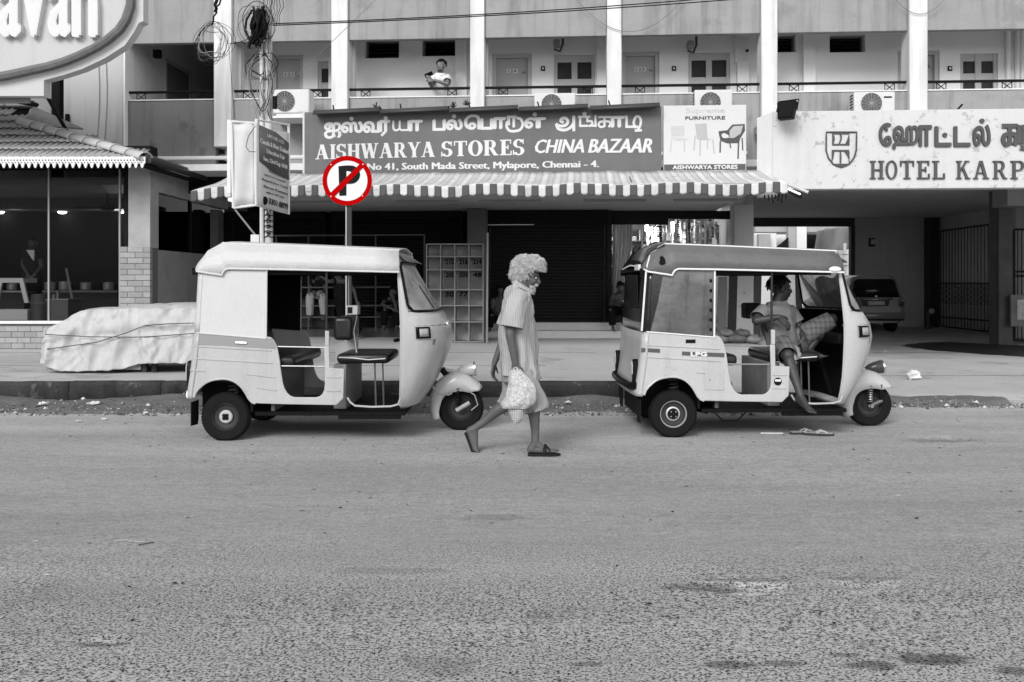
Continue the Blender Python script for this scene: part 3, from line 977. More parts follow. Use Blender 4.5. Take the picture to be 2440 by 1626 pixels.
wbox('entrance_lintel', ENTD, xo0 - .3, xo1 + .12, YB - .05, YB + .15, zo, ZPC)
wbox('entrance_jamb', ENTD, xo1, xo1 + .125, YB - .06, YB + .14, -.1, zo)
wbox('entrance_pilaster', ENTD, (2205 - CX) / F * 27.9, (2231 - CX) / F * 27.9, 27.7, 27.99, -.1, ZPC)
wbox('side_wall', ENTW, 13.0, 13.2, 14.2, YB, -.1, ZPC)
wbox('shop_end_wall', mat('shop_end', .30, .85, var=.2), 4.29, 4.42, 16.75, YB - .06, -.1, ZPC)
wbox('gate_pier', ENTW, 12.25, 12.6, 22.2, 22.7, -.1, ZPC)
wbox('entrance_pier', mat('pier_stained', .12, .85, var=.4, streak=.5), (2380 - CX) / F * 19.5, (2413 - CX) / F * 19.5, 19.5, 19.9, -.1, ZPC)
wbox('ceiling_beam', SOFF, 10.3, 13.0, 19.0, 19.6, 2.95, ZPC - .002)
wl = wbox('wall_light', WHITE, (2073 - CX) / F * YB, (2082 - CX) / F * YB, YB - .1, YB - .001, HC + (HZ - 583) / F * YB, HC + (HZ - 571) / F * YB)
wbox('lamp_backplate', DARK, (2070 - CX) / F * YB, (2084 - CX) / F * YB, YB - .04, YB - .0005, HC + (HZ - 588) / F * YB, HC + (HZ - 568) / F * YB, wl)
# fascia letters and crest
LET = mat('raised_letters', .075, .6, var=.2, bump=.1)
def fbox(x0, y0, x1, y1, reg, d):
    a = fp(*Q(reg, x0, y1), d); b = fp(*Q(reg, x1, y0), d)
    return (a[0], b[0], a[1], b[1])
lx = {'H': (1000, 1125), 'O': (1138, 1238), 'T': (1265, 1385), 'E': (1412, 1522), 'L': (1545, 1655), 'K': (1755, 1878), 'A': (1905, 2042), 'R': (2075, 2200), 'P': (2230, 2350), 'A2': (2352, 2488)}
for k, (a, b) in lx.items():
    ch = k[0]
    ps, w = serif_glyph(ch, .15, .055)
    v, f = [], []
    for q in ps:
        ar = sum(q[i][0] * q[(i + 1) % 4][1] - q[(i + 1) % 4][0] * q[i][1] for i in range(4))
        q = q if ar > 0 else q[::-1]
        o = len(v); v += [(x_, y_, 0) for x_, y_ in q]; f.append((o, o + 1, o + 2, o + 3))
    stroke_lettering('letter', (v, f), fbox(a, 14, b, 172, R8, DFA), fplace(DFA), LET, fas, .03)
tam = [('\u0bc7', 1085, 1185, 1085, 1280), ('\u0bb9', 1205, 1420, 1108, 1305), ('\u0bbe', 1432, 1535, 1105, 1280), ('\u0b9f', 1572, 1705, 1115, 1282), ('\u0b9f', 1738, 1872, 1115, 1282), ('\u0bb2', 1905, 2048, 1100, 1278), ('\u0b95', 2160, 2285, 1100, 1275), ('\u0bb1', 2300, 2440, 1105, 1305)]
for ch, a, b, y0, y1 in tam:
    lettering('letter', ch, fbox(a, y0, b, y1, R4, DFA), fplace(DFA), LET, fas, .028, bold=.011, copies=7)
for cx_, cy_ in ((1655, 1185), (1980, 1062)):
    u, z = fp(*Q(R4, cx_, cy_), DFA)
    MB().lathe([(.032, 0), (.032, .03)], 14, FM @ Matrix.Translation((u, DFA, z)) @ Matrix.Rotation(R(90), 4, 'X')).build('letter_dot', LET, fas)
# crest: shield outline with two banded halves
def crest():
    pts = [(620, 1160), (885, 1160), (882, 1320), (862, 1385), (820, 1440), (750, 1468), (680, 1440), (637, 1385), (618, 1320)]
    P2 = [fp(*Q(R4, *p), DFA) for p in pts]
    dm = []
    n = len(P2)
    for i in range(n):
        a, b = P2[i], P2[(i + 1) % n]
        for t in np.linspace(0, 1, 5)[:-1]:
            dm.append(FM @ Vector((a[0] + (b[0] - a[0]) * t, DFA - .012, a[1] + (b[1] - a[1]) * t)))
    c = MB().tube(dm, .012, 6, closed=True).build('crest', LET, fas)
    polys = [[(672, 1165), (822, 1165), (822, 1178), (672, 1178)], [(672, 1262), (822, 1262), (822, 1275), (672, 1275)], [(672, 1180), (690, 1190), (694, 1225), (684, 1260), (672, 1260)], [(822, 1180), (812, 1200), (800, 1235), (788, 1260), (822, 1260)], [(738, 1180), (752, 1180), (756, 1215), (740, 1260), (730, 1260), (744, 1215)], [(670, 1315), (818, 1315), (818, 1328), (670, 1328)], [(670, 1330), (688, 1330), (684, 1375), (674, 1405), (670, 1405)], [(778, 1330), (818, 1330), (818, 1400), (804, 1370)], [(738, 1330), (748, 1330), (752, 1380), (748, 1434), (738, 1434)], [(668, 1437), (822, 1437), (790, 1460), (750, 1468), (705, 1460)], [(668, 1330), (672, 1330), (672, 1436), (668, 1436)], [(817, 1330), (821, 1330), (821, 1436), (817, 1436)]]
    for i, pl in enumerate(polys):
        q = [fp(*Q(R4, *p), DFA) for p in pl]
        MB().prism(q, DFA - .014 - i * .0006, DFA + .001, FM).build('crest_band', LET, c)
crest()
# ================================================================== lit shop, its goods, court behind, things before the shops
SHI = mat('shop_interior', .35, .8, var=.1)
lit = thing('lit_shop', 'brightly lit open shop interior behind the right-hand three-wheeler', 'shop')
xs0, xs1 = (1456 - CX) / F * 17.7, 4.28
MB().box(xs0, xs1 - .004, 20.5, 20.6, .5, ZS).build('rear_wall', SHI, lit)
MB().box(xs0 - .1, xs0, 17.75, 20.49, .5, ZS).build('side_wall', SHI, lit)
MB().box(xs0 - .1, xs1 - .004, 17.62, 20.6, .3, .499).build('shop_floor', CONC, lit)
MB().box(xs0, (1590 - CX) / F * 17.6, 17.5, 17.6, HC + (HZ - 536) / F * 17.6, ZS - .003).build('valance_board', mat('valance_board', .02, .7), lit)
MB().box((1590 - CX) / F * 17.6 + .003, xs1 - .004, 17.5, 17.6, HC + (HZ - 523) / F * 17.6, ZS - .003).build('valance_board', mat('valance_board', .02, .7), lit)
MB().box((1440 - CX) / F * 17.5, (1456 - CX) / F * 17.5, 17.35, 17.75, .3, ZS - .003).build('door_jamb', mat('jamb', .025, .7), lit)
TUBE = mat('lit_tube', 1, emit=9.0)
for px, y0, y1 in ((1546, 541, 562), (1566, 542, 564), (1604, 530, 553)):
    c = W(px, (y0 + y1) / 2, 19.3)
    h = (y1 - y0) / F * 19.3
    t = thing('tube_lamp', {1546: 'short glowing lamp hanging in the lit shop, leftmost of three', 1566: 'short glowing lamp hanging in the lit shop, middle of three', 1604: 'glowing lamp hanging highest in the lit shop'}[px], 'lamp', 'lamps glowing in the lit shop')
    MB().lathe([(.045, -h / 2), (.045, h / 2)], 12, Matrix.Translation(c)).build('tube', TUBE, t)
    MB().lathe([(.05, 0), (.05, .05), (.012, .06), (.012, ZS - c.z - h / 2 - .002)], 10, Matrix.Translation((c.x, c.y, c.z + h / 2))).build('holder', DARK, t)
    l_ = bpy.data.lights.new('lamp_light', 'POINT')
    l_.energy = 14
    l_.shadow_soft_size = .1
    lo = bpy.data.objects.new('lamp_light', l_)
    COL.objects.link(lo)
    lo.parent = t
    lo.location = (c.x - .0, c.y - .3, c.z - .05)
# shelves with goods: each shelf rack a thing, the goods too many and small to tell apart
random.seed(5)
GOOD = [mat('goods_%s' % n, v, r_, bump=0.05) for n, v, r_ in (('pale', .6, .4), ('grey', .25, .5), ('dark', .05, .4), ('bright', .5, .3), ('foil', .5, .2))]
rack = thing('goods_rack', 'tall shelf rack packed with small shiny goods at the back of the lit shop', 'shelf')
RM = mat('rack_steel', .08, .5)
mb = MB()
for x in np.linspace(xs0 + .05, xs1 - .1, 6):
    mb.box(x - .02, x + .02, 20.0, 20.04, .5, 2.6)
mb.build('upright', RM, rack)
for z in (.75, 1.05, 1.35, 1.65, 1.95, 2.25):
    MB().box(xs0 + .02, xs1 - .02, 20.05, 20.45, z, z + .025).build('shelf_board', RM, rack)
g = MB()
for z in (.775, 1.075, 1.375, 1.675, 1.975, 2.275):
    x = xs0 + .06
    while x < xs1 - .1:
        w, h = random.uniform(.03, .12), random.uniform(.08, .26)
        mi = random.randrange(5)
        if random.random() < .5:
            g.lathe([(w / 2, 0), (w / 2, h * .7), (w / 5, h * .8), (w / 5, h)], 8, Matrix.Translation((x + w / 2, 20.1 + random.uniform(0, .1), z + .003)), mi)
        else:
            g.box(x, x + w, 20.06 + random.uniform(0, .1), 20.3, z + .003, z + h, None, mi)
        x += w + random.uniform(.005, .05)
o = g.build('goods', GOOD, rack)
o['kind'] = 'stuff'
hang = MB()
for k in range(62):                                    # strings of small packets
    x = random.uniform(xs0 + .9, xs1 - .1)
    y = random.uniform(18.2, 19.8)
    z = random.uniform(2.45, 2.68)
    w, h = random.uniform(.018, .034), random.uniform(.03, .055)
    mi = random.randrange(5)
    for j in range(random.randint(6, 18)):
        T = Matrix.Translation((x, y, z - j * h * 1.12)) @ Matrix.Rotation(random.uniform(-.5, .5), 4, 'Z')
        hang.box(-w, w, -.006, .006, -h / 2, h / 2, T, mi if random.random() < .8 else random.randrange(5))
hg = hang.build('hanging_goods', GOOD)
tag(hg, 'strings of small shiny packets hanging in the lit shop doorway', 'goods', kind='stuff')
# plastic curtain at the left of the doorway
rows = []
for i in range(25):
    t = i / 24
    z = HC + (HZ - 537) / F * 17.5 - t * 1.35
    x0 = (1461 - CX) / F * 17.4
    wd_ = .36 * (1 - .55 * smooth01(.2, 1, t))
    rows.append([(x0 + wd_ * j / 26, 17.42 + .035 * math.sin(j * 1.35 + t * 1.5) + .02 * nz(j * .7, t * 3), z) for j in range(27)])
tag(MB().grid(rows).build('plastic_curtain', mat('plastic_sheet', .55, .25, var=.2, bump=.1), solid=.003), 'pale gathered plastic curtain hanging at the left of the lit shop doorway', 'curtain')
# stack of sacks and cartons between pillar and doorway, seen through the three-wheeler
SACK = [mat('sack_%d' % i, v, .85, var=.5, vs=14, bump=.5) for i, v in enumerate((.16, .11, .2))]
random.seed(8)
spos = [(1712, 800, .16, .09, 'bulging sack at the bottom left of the sack heap'), (1752, 803, .18, .10, 'larger sack at the bottom middle of the sack heap'), (1790, 800, .14, .08, 'small sack at the bottom right of the sack heap'), (1728, 778, .12, .07, 'sack lying on top at the left of the sack heap'), (1768, 780, .12, .07, 'sack lying on top at the right of the sack heap')]
for i, (px, py, rx, rz, lab) in enumerate(spos):
    c = W(px, py, 15.6)
    c.z = pave_h(c.x, c.y) + rz * .8 + (.11 if i > 2 else 0)
    rows = []
    for a in range(13):
        th = math.pi * a / 12
        rows.append([(c.x + rx * math.copysign(abs(math.cos(th)) ** .7, -math.cos(th)), c.y + (.22 + .03 * nz(a, k, i)) * max(math.sin(th), .02) ** .6 * math.cos(2 * math.pi * k / 16), c.z + (rz + .09 * nz(a * .9, k * .9, i + 3)) * max(math.sin(th), .02) ** .6 * math.sin(2 * math.pi * k / 16)) for k in range(16)])
    tag(MB().grid(rows, wrap=True).build('sack', SACK[i % 3], sub=1), lab, 'sack', 'sacks heaped beside the pale shop pillar')
for i, (px0, px1, y0, y1, v, lab) in enumerate(((1792, 1804, 640, 800, .05, 'dark narrow board leaning behind the sacks'), (1707, 1722, 660, 790, .12, 'grey plank leaning in the shop doorway'), (1733, 1747, 655, 790, .03, 'black plank leaning against the pale shop pillar'))):
    a, b = W(px0, y1, 16.0), W(px1, y0, 16.15)
    zb = pave_h(a.x, 16.0)
    tag(MB().prism([(a.x, zb), (b.x, zb), (b.x + .03, b.z), (a.x + .03, b.z)], 15.95, 15.99).build('leaning_board', mat('board_%d' % i, v, .8)), lab, 'board')
# ---------------- court behind the hotel entrance
court = thing('courtyard_house', 'sunlit pale house in the yard seen through the hotel entrance', 'building')
CW = mat('court_white', .78, .7, var=.05)
CG = mat('court_grey', .40, .8)
def cb(name, m, p0, p1, y0, y1, Y, dpt=.3, par=court):
    a, b = W(p0, y1, Y), W(p1, y0, Y)
    return MB().box(a.x, b.x, Y, Y + dpt, a.z, b.z).build(name, m, par)
Yc_ = 37.0
MB().box(7.0, 17.0, Yc_ + 2, Yc_ + 2.3, -.1, 7.0).build('rear_wall', CW, court)
cb('balcony_beam', CG, 1800, 2050, 540, 553, Yc_ - .6, 2.0)
cb('white_post', CW, 1899, 1922, 500, 800, Yc_ - .9)
cb('grey_post', CG, 1878, 1898, 500, 800, Yc_ - .8)
cb('dark_opening', DKWALL, 1923, 1965, 556, 640, Yc_ + 1.9, .05)
cb('parapet_panel', CG, 1808, 1836, 558, 592, Yc_ - 1.5)
cb('cabinet', CW, 1798, 1850, 556, 800, Yc_ - 1.2)
a, b, c = W(1850, 590, Yc_ - 1.0), W(1879, 566, Yc_ - 1.0), W(1879, 592, Yc_ - 1.0)
MB().prism([(a.x, a.z), (b.x, b.z), (c.x, c.z)], Yc_ - 1.0, Yc_ - .9).build('stair_soffit', DKWALL, court)
# hanging tarpaulin sheet and boards at the right of the yard
tarp = thing('yard_awning', 'pale sagging tarpaulin awning in the yard behind the entrance', 'awning')
rows = []
for i in range(13):
    t = i / 12
    rows.append([tuple(W(1940 + 85 * s + (1 - t) * 8, 548 + 46 * t + 10 * (1 - s) * (t ** 2) - 12 * s * (1 - t) + 1.2 * math.sin(s * 18 + t * 5), 32.0 + .5 * t + .3 * math.sin(s * 9))) for s in np.linspace(0, 1, 21)])
MB().grid(rows).build('sheet', mat('yard_tarp', .50, .7, var=.2), tarp, solid=.01)
cb('post', CW, 2010, 2017, 580, 790, 32.2, .08, tarp)
cb('cross_bar', CG, 1950, 2024, 606, 608, 32.2, .05, tarp)
cb('cross_bar', CG, 1985, 2024, 633, 635, 32.2, .05, tarp)
pile = thing('covered_pile', 'tall dark heap under a draped sheet in the yard beyond the driver', 'heap')
c = W(1990, 700, 31.5)
rows = []
for i in range(13):
    a = math.pi * i / 12
    rows.append([(c.x + (.55 + .12 * nz(k * .8, i * .6)) * max(math.sin(a), .03) ** .8 * math.cos(2 * math.pi * k / 22), c.y + (.5 + .1 * nz(k, i)) * max(math.sin(a), .03) ** .8 * math.sin(2 * math.pi * k / 22), .75 - .8 * math.cos(a)) for k in range(22)])
MB().grid(rows, wrap=True).build('draped_sheet', mat('pile_sheet', .12, .7, var=.4, wave=.4), pile)
# ---------------- dark shop at the left: tubular rack in front of the shutters
pr = thing('pipe_rack', 'tubular steel display rack standing empty before the dark shutters', 'rack')
DT = mat('rack_tube', .10, .45, metal=.3)
Yr = 17.0
def rb(a, b, r_=.014):
    MB().tube([W(*a, Yr), W(*b, Yr)], r_, 6).build('rail' if abs(a[1] - b[1]) < 10 else 'upright', DT, pr)
for y in (560, 684, 728, 755):
    rb((650, y + 2), (1012, y))
for x in (658, 735, 822, 895, 1011):
    rb((x, 560), (x, 790))
# ---------------- pigeonhole cabinet
cab = thing('pigeonhole_cabinet', 'grey metal pigeonhole cabinet with numbered compartments standing before the shops', 'cabinet')
CABM = mat('cabinet_metal', .26, .6, var=.15)
CABB = mat('cabinet_back', .62, .7, var=.25, vs=6)
Yk = 15.6
p0, p1 = W(1016, 582, Yk), W(1151, 800, Yk)
x0, x1, zt = p0.x, p1.x, p0.z
zb = pave_h((x0 + x1) / 2, Yk) + .005
dep = .38
rowsz = [zt, zt - .215, zt - .44, zt - .78, zt - 1.05, zt - 1.33, zb]
MB().box(x0, x1, Yk + dep, Yk + dep + .015, zb, zt).build('back_panel', CABB, cab)
for i in range(5):
    x = x0 + (x1 - x0) * i / 4
    MB().box(x - .009, x + .009, Yk, Yk + dep - .001, zb, zt).build('divider', CABM, cab)
for j, z in enumerate(rowsz):
    z = z if j < 6 else z + .01
    for i in range(4):
        a, b = x0 + (x1 - x0) * i / 4 + .0095, x0 + (x1 - x0) * (i + 1) / 4 - .0095
        MB().box(a, b, Yk + .003, Yk + dep - .001, z - .009, z + .009).build('shelf', CABM, cab)
NUM = {(1, 1): '215', (1, 2): '216', (1, 3): '214', (2, 1): '205', (2, 2): '203', (2, 3): '48', (3, 1): '202', (3, 2): '77'}
CP = mat('pasted_paper', .42, .8, var=.15)
for (j, i), s in NUM.items():
    a, b = x0 + (x1 - x0) * i / 4 + .03, x0 + (x1 - x0) * (i + 1) / 4 - .03
    z1_, z0_ = rowsz[j] - .02, rowsz[j + 1] + .02
    MB().box(a, b, Yk + dep - .006, Yk + dep - .002, z0_, z1_).build('back_paper', CP, cab)
    lettering('number', s, (a + .03, b - .01, z1_ - .1, z1_ - .02), lambda u, z, h: Vector((u, Yk + dep - .006 - h, z)), DARK, cab, .002, bold=.004)
pp = W(1160, 560, 15.5)
zz = pave_h(pp.x, 15.5)
tag(MB().tube([(pp.x, 15.5, zz + .002), (pp.x + .012, 15.52, W(1160, 555, 15.5).z)], .02, 8).build('steel_pole', mat('pole_steel', .3, .4, metal=.5)), 'thin upright steel pole at the right of the pigeonhole cabinet', 'pole')
# ================================================================== shop signs, awning, air conditioners
DSG = -1.02
sign = thing('store_sign', 'long dark grey store signboard reading AISHWARYA STORES in Tamil and English above the awning', 'sign')
SIGNM = mat('sign_vinyl', .13, .5, var=.14, vs=1.2, bump=.04, wave=.5, streak=.12)
SLET = mat('sign_letters', .66, .6, var=.04, bump=.0)
pl, pr_ = fp(726, 416, DSG), fp(1576, 409, DSG)
tl, tr = fp(726, 268, DSG), fp(1576, 253, DSG)
MB().prism([(pl[0], pl[1]), (pr_[0], pr_[1]), (tr[0], tr[1]), (tl[0], tl[1])], DSG, DSG + .10, FM).build('sign_panel', SIGNM, sign, bevel=.004)
MB().tube([FM @ Vector((pl[0] - .02, DSG + .02, pl[1])), FM @ Vector((tl[0] - .02, DSG + .02, tl[1]))], .018, 6).build('edge_tube', SLET, sign)
# lamp hoods along the top
hp = [(752, 911), (911, 1073), (1073, 1236), (1236, 1402), (1404, 1571)]
HOOD = mat('lamp_hood', .06, .5, var=.15)
for i, (a, b) in enumerate(hp):
    za, zb_ = fz(a, 268 - (a - 726) * .0165, DSG), fz(b, 263 - (b - 726) * .0165, DSG)
    ua, ub = fu(a, DSG) + .01, fu(b, DSG) - .01
    prof = [(0, .0), (-.05, .02), (-.16, .0), (-.20, -.05), (-.20, -.07), (-.15, -.03), (0, -.02)]
    rows = []
    for u, z in ((ua, za), (ub, zb_)):
        rows.append([FM @ Vector((u, DSG + p[0], z - .005 + p[1])) for p in prof])
    MB().grid(rows).build('lamp_hood', HOOD, sign, solid=.006)
    MB().tube([FM @ Vector((ua + .3, DSG - .1, za + .01)), FM @ Vector((ua + .28, DSG - .06, za + .09))], .012, 5).build('hood_arm', DARK, sign)
def sline(reg, x0, ytop0, ybot0, reg1, x1, ytop1, ybot1):
    """corner pixels of a line of lettering -> place function along the slightly slanted baseline"""
    a, b = Q(reg, x0, ybot0), Q(reg1, x1, ybot1)
    c, d = Q(reg, x0, ytop0), Q(reg1, x1, ytop1)
    u0, z0 = fp(*a, DSG); u1, z1 = fp(*b, DSG)
    h0, h1 = fp(*c, DSG)[1] - z0, fp(*d, DSG)[1] - z1
    def place(s, t, h):
        zb_ = z0 + (z1 - z0) * s
        return FM @ Vector((u0 + (u1 - u0) * s, DSG - h, zb_ + (h0 + (h1 - h0) * s) * t))
    return place, (u1 - u0)
U01 = (0, 1, 0, 1)
# Tamil line, glyph by glyph where the photograph puts them
tg = [('\u0b90', 650, 790, 1095, 1232), ('\u0bb8', 800, 985, 1085, 1180), ('\u0bb5', 995, 1135, 1085, 1180), ('\u0bb0', 1140, 1225, 1075, 1210), ('\u0baf', 1255, 1400, 1080, 1165), ('\u0bbe', 1405, 1515, 1075, 1165), ('\u0baa', 1615, 1720, 1070, 1160), ('\u0bb2', 1735, 1870, 1065, 1155), ('\u0bc6', 1895, 2030, 1025, 1150), ('\u0baa', 2040, 2140, 1060, 1150), ('\u0bbe', 2155, 2255, 1050, 1145), ('\u0bb0\u0bc1', 2265, 2415, 1030, 1170)]
tg2 = [('\u0bb3', 190, 370, 1050, 1140), ('\u0b85', 465, 655, 1040, 1165), ('\u0b99', 665, 825, 1035, 1130), ('\u0b95', 840, 955, 1040, 1135), ('\u0bbe', 960, 1075, 1040, 1130), ('\u0b9f\u0bbf', 1090, 1225, 1035, 1165)]
for ch, a, b, y0, y1 in tg:
    lettering('painted_letter', ch, fbox(a, y0, b, y1, R2, DSG), fplace(DSG), SLET, sign, .004, bold=.013, copies=7)
for ch, a, b, y0, y1 in tg2:
    lettering('painted_letter', ch, fbox(a, y0, b, y1, R3, DSG), fplace(DSG), SLET, sign, .004, bold=.013, copies=7)
for reg, x, y in ((R2, 888, 1058), (R2, 1192, 1052), (R2, 1800, 1035), (R3, 277, 1020), (R3, 720, 1015)):
    u, z = fp(*Q(reg, x, y), DSG)
    MB().lathe([(.033, 0), (.033, .005)], 12, FM @ Matrix.Translation((u, DSG, z)) @ Matrix.Rotation(R(90), 4, 'X')).build('letter_dot', SLET, sign)
p, w = sline(R2, 565, 1290, 1420, R2, 1630, 1262, 1398)
stroke_lettering('painted_word', serif_word('AISHWARYA'), U01, p, SLET, sign, .004)
p, w = sline(R2, 1685, 1262, 1395, R3, 185, 1240, 1380)
stroke_lettering('painted_word', serif_word('STORES'), U01, p, SLET, sign, .004)
p, w = sline(R3, 285, 1245, 1365, R3, 725, 1240, 1360)
lettering('painted_word', 'CHINA', U01, p, SLET, sign, .004, bold=.013, copies=7, shear=.06)
p, w = sline(R3, 770, 1240, 1360, R3, 1330, 1235, 1358)
lettering('painted_word', 'BAZAAR', U01, p, SLET, sign, .004, bold=.012, copies=7, shear=.05)
p, w = sline(R2, 1030, 1455, 1535, R3, 845, 1430, 1508)
lettering('painted_address', 'No 41, South Mada Street, Mylapore, Chennai - 4.', U01, p, SLET, sign, .004, bold=.0022, copies=7)
# furniture advertisement
ad = thing('furniture_sign', 'white square advertising board with three printed chairs beside the store sign', 'sign')
a0 = fp(1581, 409, DSG); a1 = fp(1778, 250, DSG)
MB().box(a0[0], a1[0], DSG - .005, DSG + .09, a0[1], a1[1], FM).build('ad_panel', mat('ad_vinyl', .60, .5, var=.03, bump=.0), ad, bevel=.004)
DA = DSG - .005
b = fbox(1425, 1460, 2155, 1524, R3, DA)
MB().box(b[0] + .005, b[1] - .005, DA - .004, DA - .0005, b[2] + .01, b[3], FM).build('name_band', mat('ad_band', .09, .6), ad)
lettering('printed_name', 'AISHWARYA STORES', fbox(1505, 1470, 2080, 1508, R3, DA), fplace(DA - .004), SLET, ad, .002, bold=.004)
PRD = mat('print_dark', .07, .6); PRM = mat('print_mid', .42, .6); PRL = mat('print_light', .52, .6)
lettering('printed_word', 'FURNITURE', fbox(1618, 1036, 1970, 1068, R3, DA), fplace(DA), PRD, ad, .002, bold=.003)
lettering('printed_word', 'Supreme', fbox(1620, 960, 1965, 1020, R3, DA), fplace(DA), PRL, ad, .002, bold=.003)
b = fbox(1618, 1025, 1970, 1029, R3, DA)
MB().box(b[0], b[1], DA - .002, DA - .0005, b[2], b[3], FM).build('printed_rule', PRD, ad)
def printed(pl, m, nm, k):
    q = [fp(*Q(R3, *p_), DA) for p_ in pl]
    MB().prism(q, DA - .002 - k * .0007, DA - .0002, FM).build(nm, m, ad)
def leg(x0, y0, x1, y1, w, m, k):
    printed([(x0 - w, y0), (x0 + w, y0), (x1 + w, y1), (x1 - w, y1)], m, 'printed_chair', k)
printed([(1912, 1170), (1990, 1160), (2035, 1110), (2145, 1105), (2148, 1165), (2105, 1235), (2095, 1275), (1990, 1278), (1930, 1255), (1918, 1210)], PRD, 'printed_chair', 1)
printed([(1938, 1195), (1965, 1185), (2000, 1205), (2005, 1228), (1960, 1232), (1942, 1220)], mat('ad_vinyl', .7), 'printed_chair', 2)
printed([(2010, 1165), (2045, 1125), (2130, 1120), (2110, 1190), (2050, 1230), (2010, 1230)], PRM, 'printed_chair', 3)
leg(1928, 1255, 1926, 1360, 6, PRD, 4); leg(2090, 1270, 2086, 1415, 6, PRD, 4); leg(2122, 1230, 2128, 1340, 5, PRD, 5); leg(2012, 1275, 2020, 1318, 5, PRD, 5)
printed([(1703, 1105), (1805, 1100), (1815, 1235), (1870, 1245), (1755, 1250), (1720, 1240)], PRM, 'printed_chair', 1)
leg(1705, 1210, 1693, 1342, 5, PRM, 2); leg(1749, 1250, 1747, 1390, 5, PRM, 2); leg(1863, 1245, 1874, 1370, 5, PRM, 2); leg(1816, 1240, 1814, 1325, 4, PRM, 3)
for k in range(6):
    printed([(1490, 1125 + k * 16), (1605, 1122 + k * 16), (1610, 1132 + k * 16), (1492, 1135 + k * 16)], PRL, 'printed_chair', 1)
printed([(1495, 1230), (1610, 1228), (1655, 1245), (1545, 1252)], PRL, 'printed_chair', 2)
leg(1495, 1235, 1485, 1352, 5, PRL, 3); leg(1608, 1250, 1610, 1352, 5, PRL, 3)
# ---------------- striped awning
awn = thing('striped_awning', 'worn striped canvas awning with scalloped valance along the store front', 'awning')
AW = mat('awning_white', .62, .85, var=.28, vs=3.0, stain=(6.0, .60, .35), bump=.2)
AG = mat('awning_grey', .09, .85, var=.12, bump=.2)
AGT = mat('awning_grey_bleached', .52, .85, var=.2, stain=(7.0, .64, .4), bump=.2)
DT0, DT1 = -1.06, -1.95
zt0 = fz(1220, 412, DT0) + .01
zf0 = fz(1220, 441, DT1)
uL0, uR0 = fu(556, DT0), fu(1822, DT0)
uL1, uR1 = fu(455, DT1), fu(1876, DT1)
NST = 86
dropL = .05
def aw_pt(s, t):
    u = (uL0 + (uR0 - uL0) * s) * (1 - t) + (uL1 + (uR1 - uL1) * s) * t
    sagv = .02 * math.sin(s * 40) * t + .02 * nz(s * 30, t * 2)
    z = zt0 + (zf0 - zt0) * t - .05 * math.sin(math.pi * t) * .6 + sagv - .06 * max(0, .08 - s) / .08 * t
    return Vector((u, DT0 + (DT1 - DT0) * t, z))
for i in range(NST):
    s0, s1 = i / NST, (i + 1) / NST
    rows = [[FM @ aw_pt(s0 + (s1 - s0) * (k / 2), t) for k in range(3)] for t in np.linspace(0, 1, 7)]
    MB().grid(rows).build('canvas_stripe', AW if i % 2 else AGT, awn, solid=.004)
    # valance piece with a rounded end
    a, b = aw_pt(s0, 1), aw_pt(s1, 1)
    L_ = .165 + .01 * nz(i * .7, 2)
    sw = .03 * nz(i * .5, 7) + .012 * (i % 2)
    rows = []
    for j in range(6):
        t = j / 5
        row = []
        for k in range(5):
            c = k / 4
            p_ = a.lerp(b, c)
            ll = L_ * t * (1 - (.16 if t > .8 else 0) * (abs(c - .5) * 2) ** 2)
            row.append(FM @ Vector((p_.x, p_.y - .006 + sw * t + .014 * math.sin(c * math.pi) * (1 if i % 2 else -1) * t, p_.z - ll)))
        rows.append(row)
    MB().grid(rows).build('valance_piece', AW if i % 2 else AG, awn, solid=.003)
fr = MB()
fr.tube([FM @ (aw_pt(0, 1) + Vector((0, .02, -.02))), FM @ (aw_pt(1, 1) + Vector((0, .02, -.02)))], .018, 6)
fr.build('front_bar', STEEL, awn)
for s in (0.004, .25, .5, .75, .996):
    MB().tube([FM @ (aw_pt(s, 0) + Vector((0, 0, -.04))), FM @ (aw_pt(s, 1) + Vector((0, .02, -.03)))], .014, 6).build('rafter', STEEL, awn)
# left flank: hanging canvas side with dark fringe
rows = [[FM @ (aw_pt(0.0, t) + Vector((-.006, 0, -h * .16 - .002))) for t in np.linspace(0.05, 1, 9)] for h in np.linspace(0, 1, 4)]
MB().grid(rows).build('side_flap', AG, awn, solid=.003)
rows = [[FM @ (aw_pt(1.0, t) + Vector((.006, 0, -h * .16 - .002))) for t in np.linspace(0.05, 1, 9)] for h in np.linspace(0, 1, 4)]
MB().grid(rows).build('side_flap', AW, awn, solid=.003)
# broken pipe ends at the right corner
e = aw_pt(1, 1)
for dx, dz, l_, m_ in ((.02, -.03, .35, AW), (-.05, -.06, .3, STEEL), (.0, -.10, .25, DARK)):
    MB().tube([FM @ (e + Vector((dx - .12, 0.1, dz + .06))), FM @ (e + Vector((dx + l_ * .75, -.02, dz - .12)))], .022, 7).build('broken_pipe', m_, awn)
for k in range(7):
    q = e + Vector((-.3 + k * .05, .06, -.17))
    MB().tube([FM @ q, FM @ (q + Vector((.02 * math.sin(k), 0, -.06 - .03 * (k % 3))))], .012, 5).build('frayed_strip', DARK, awn)
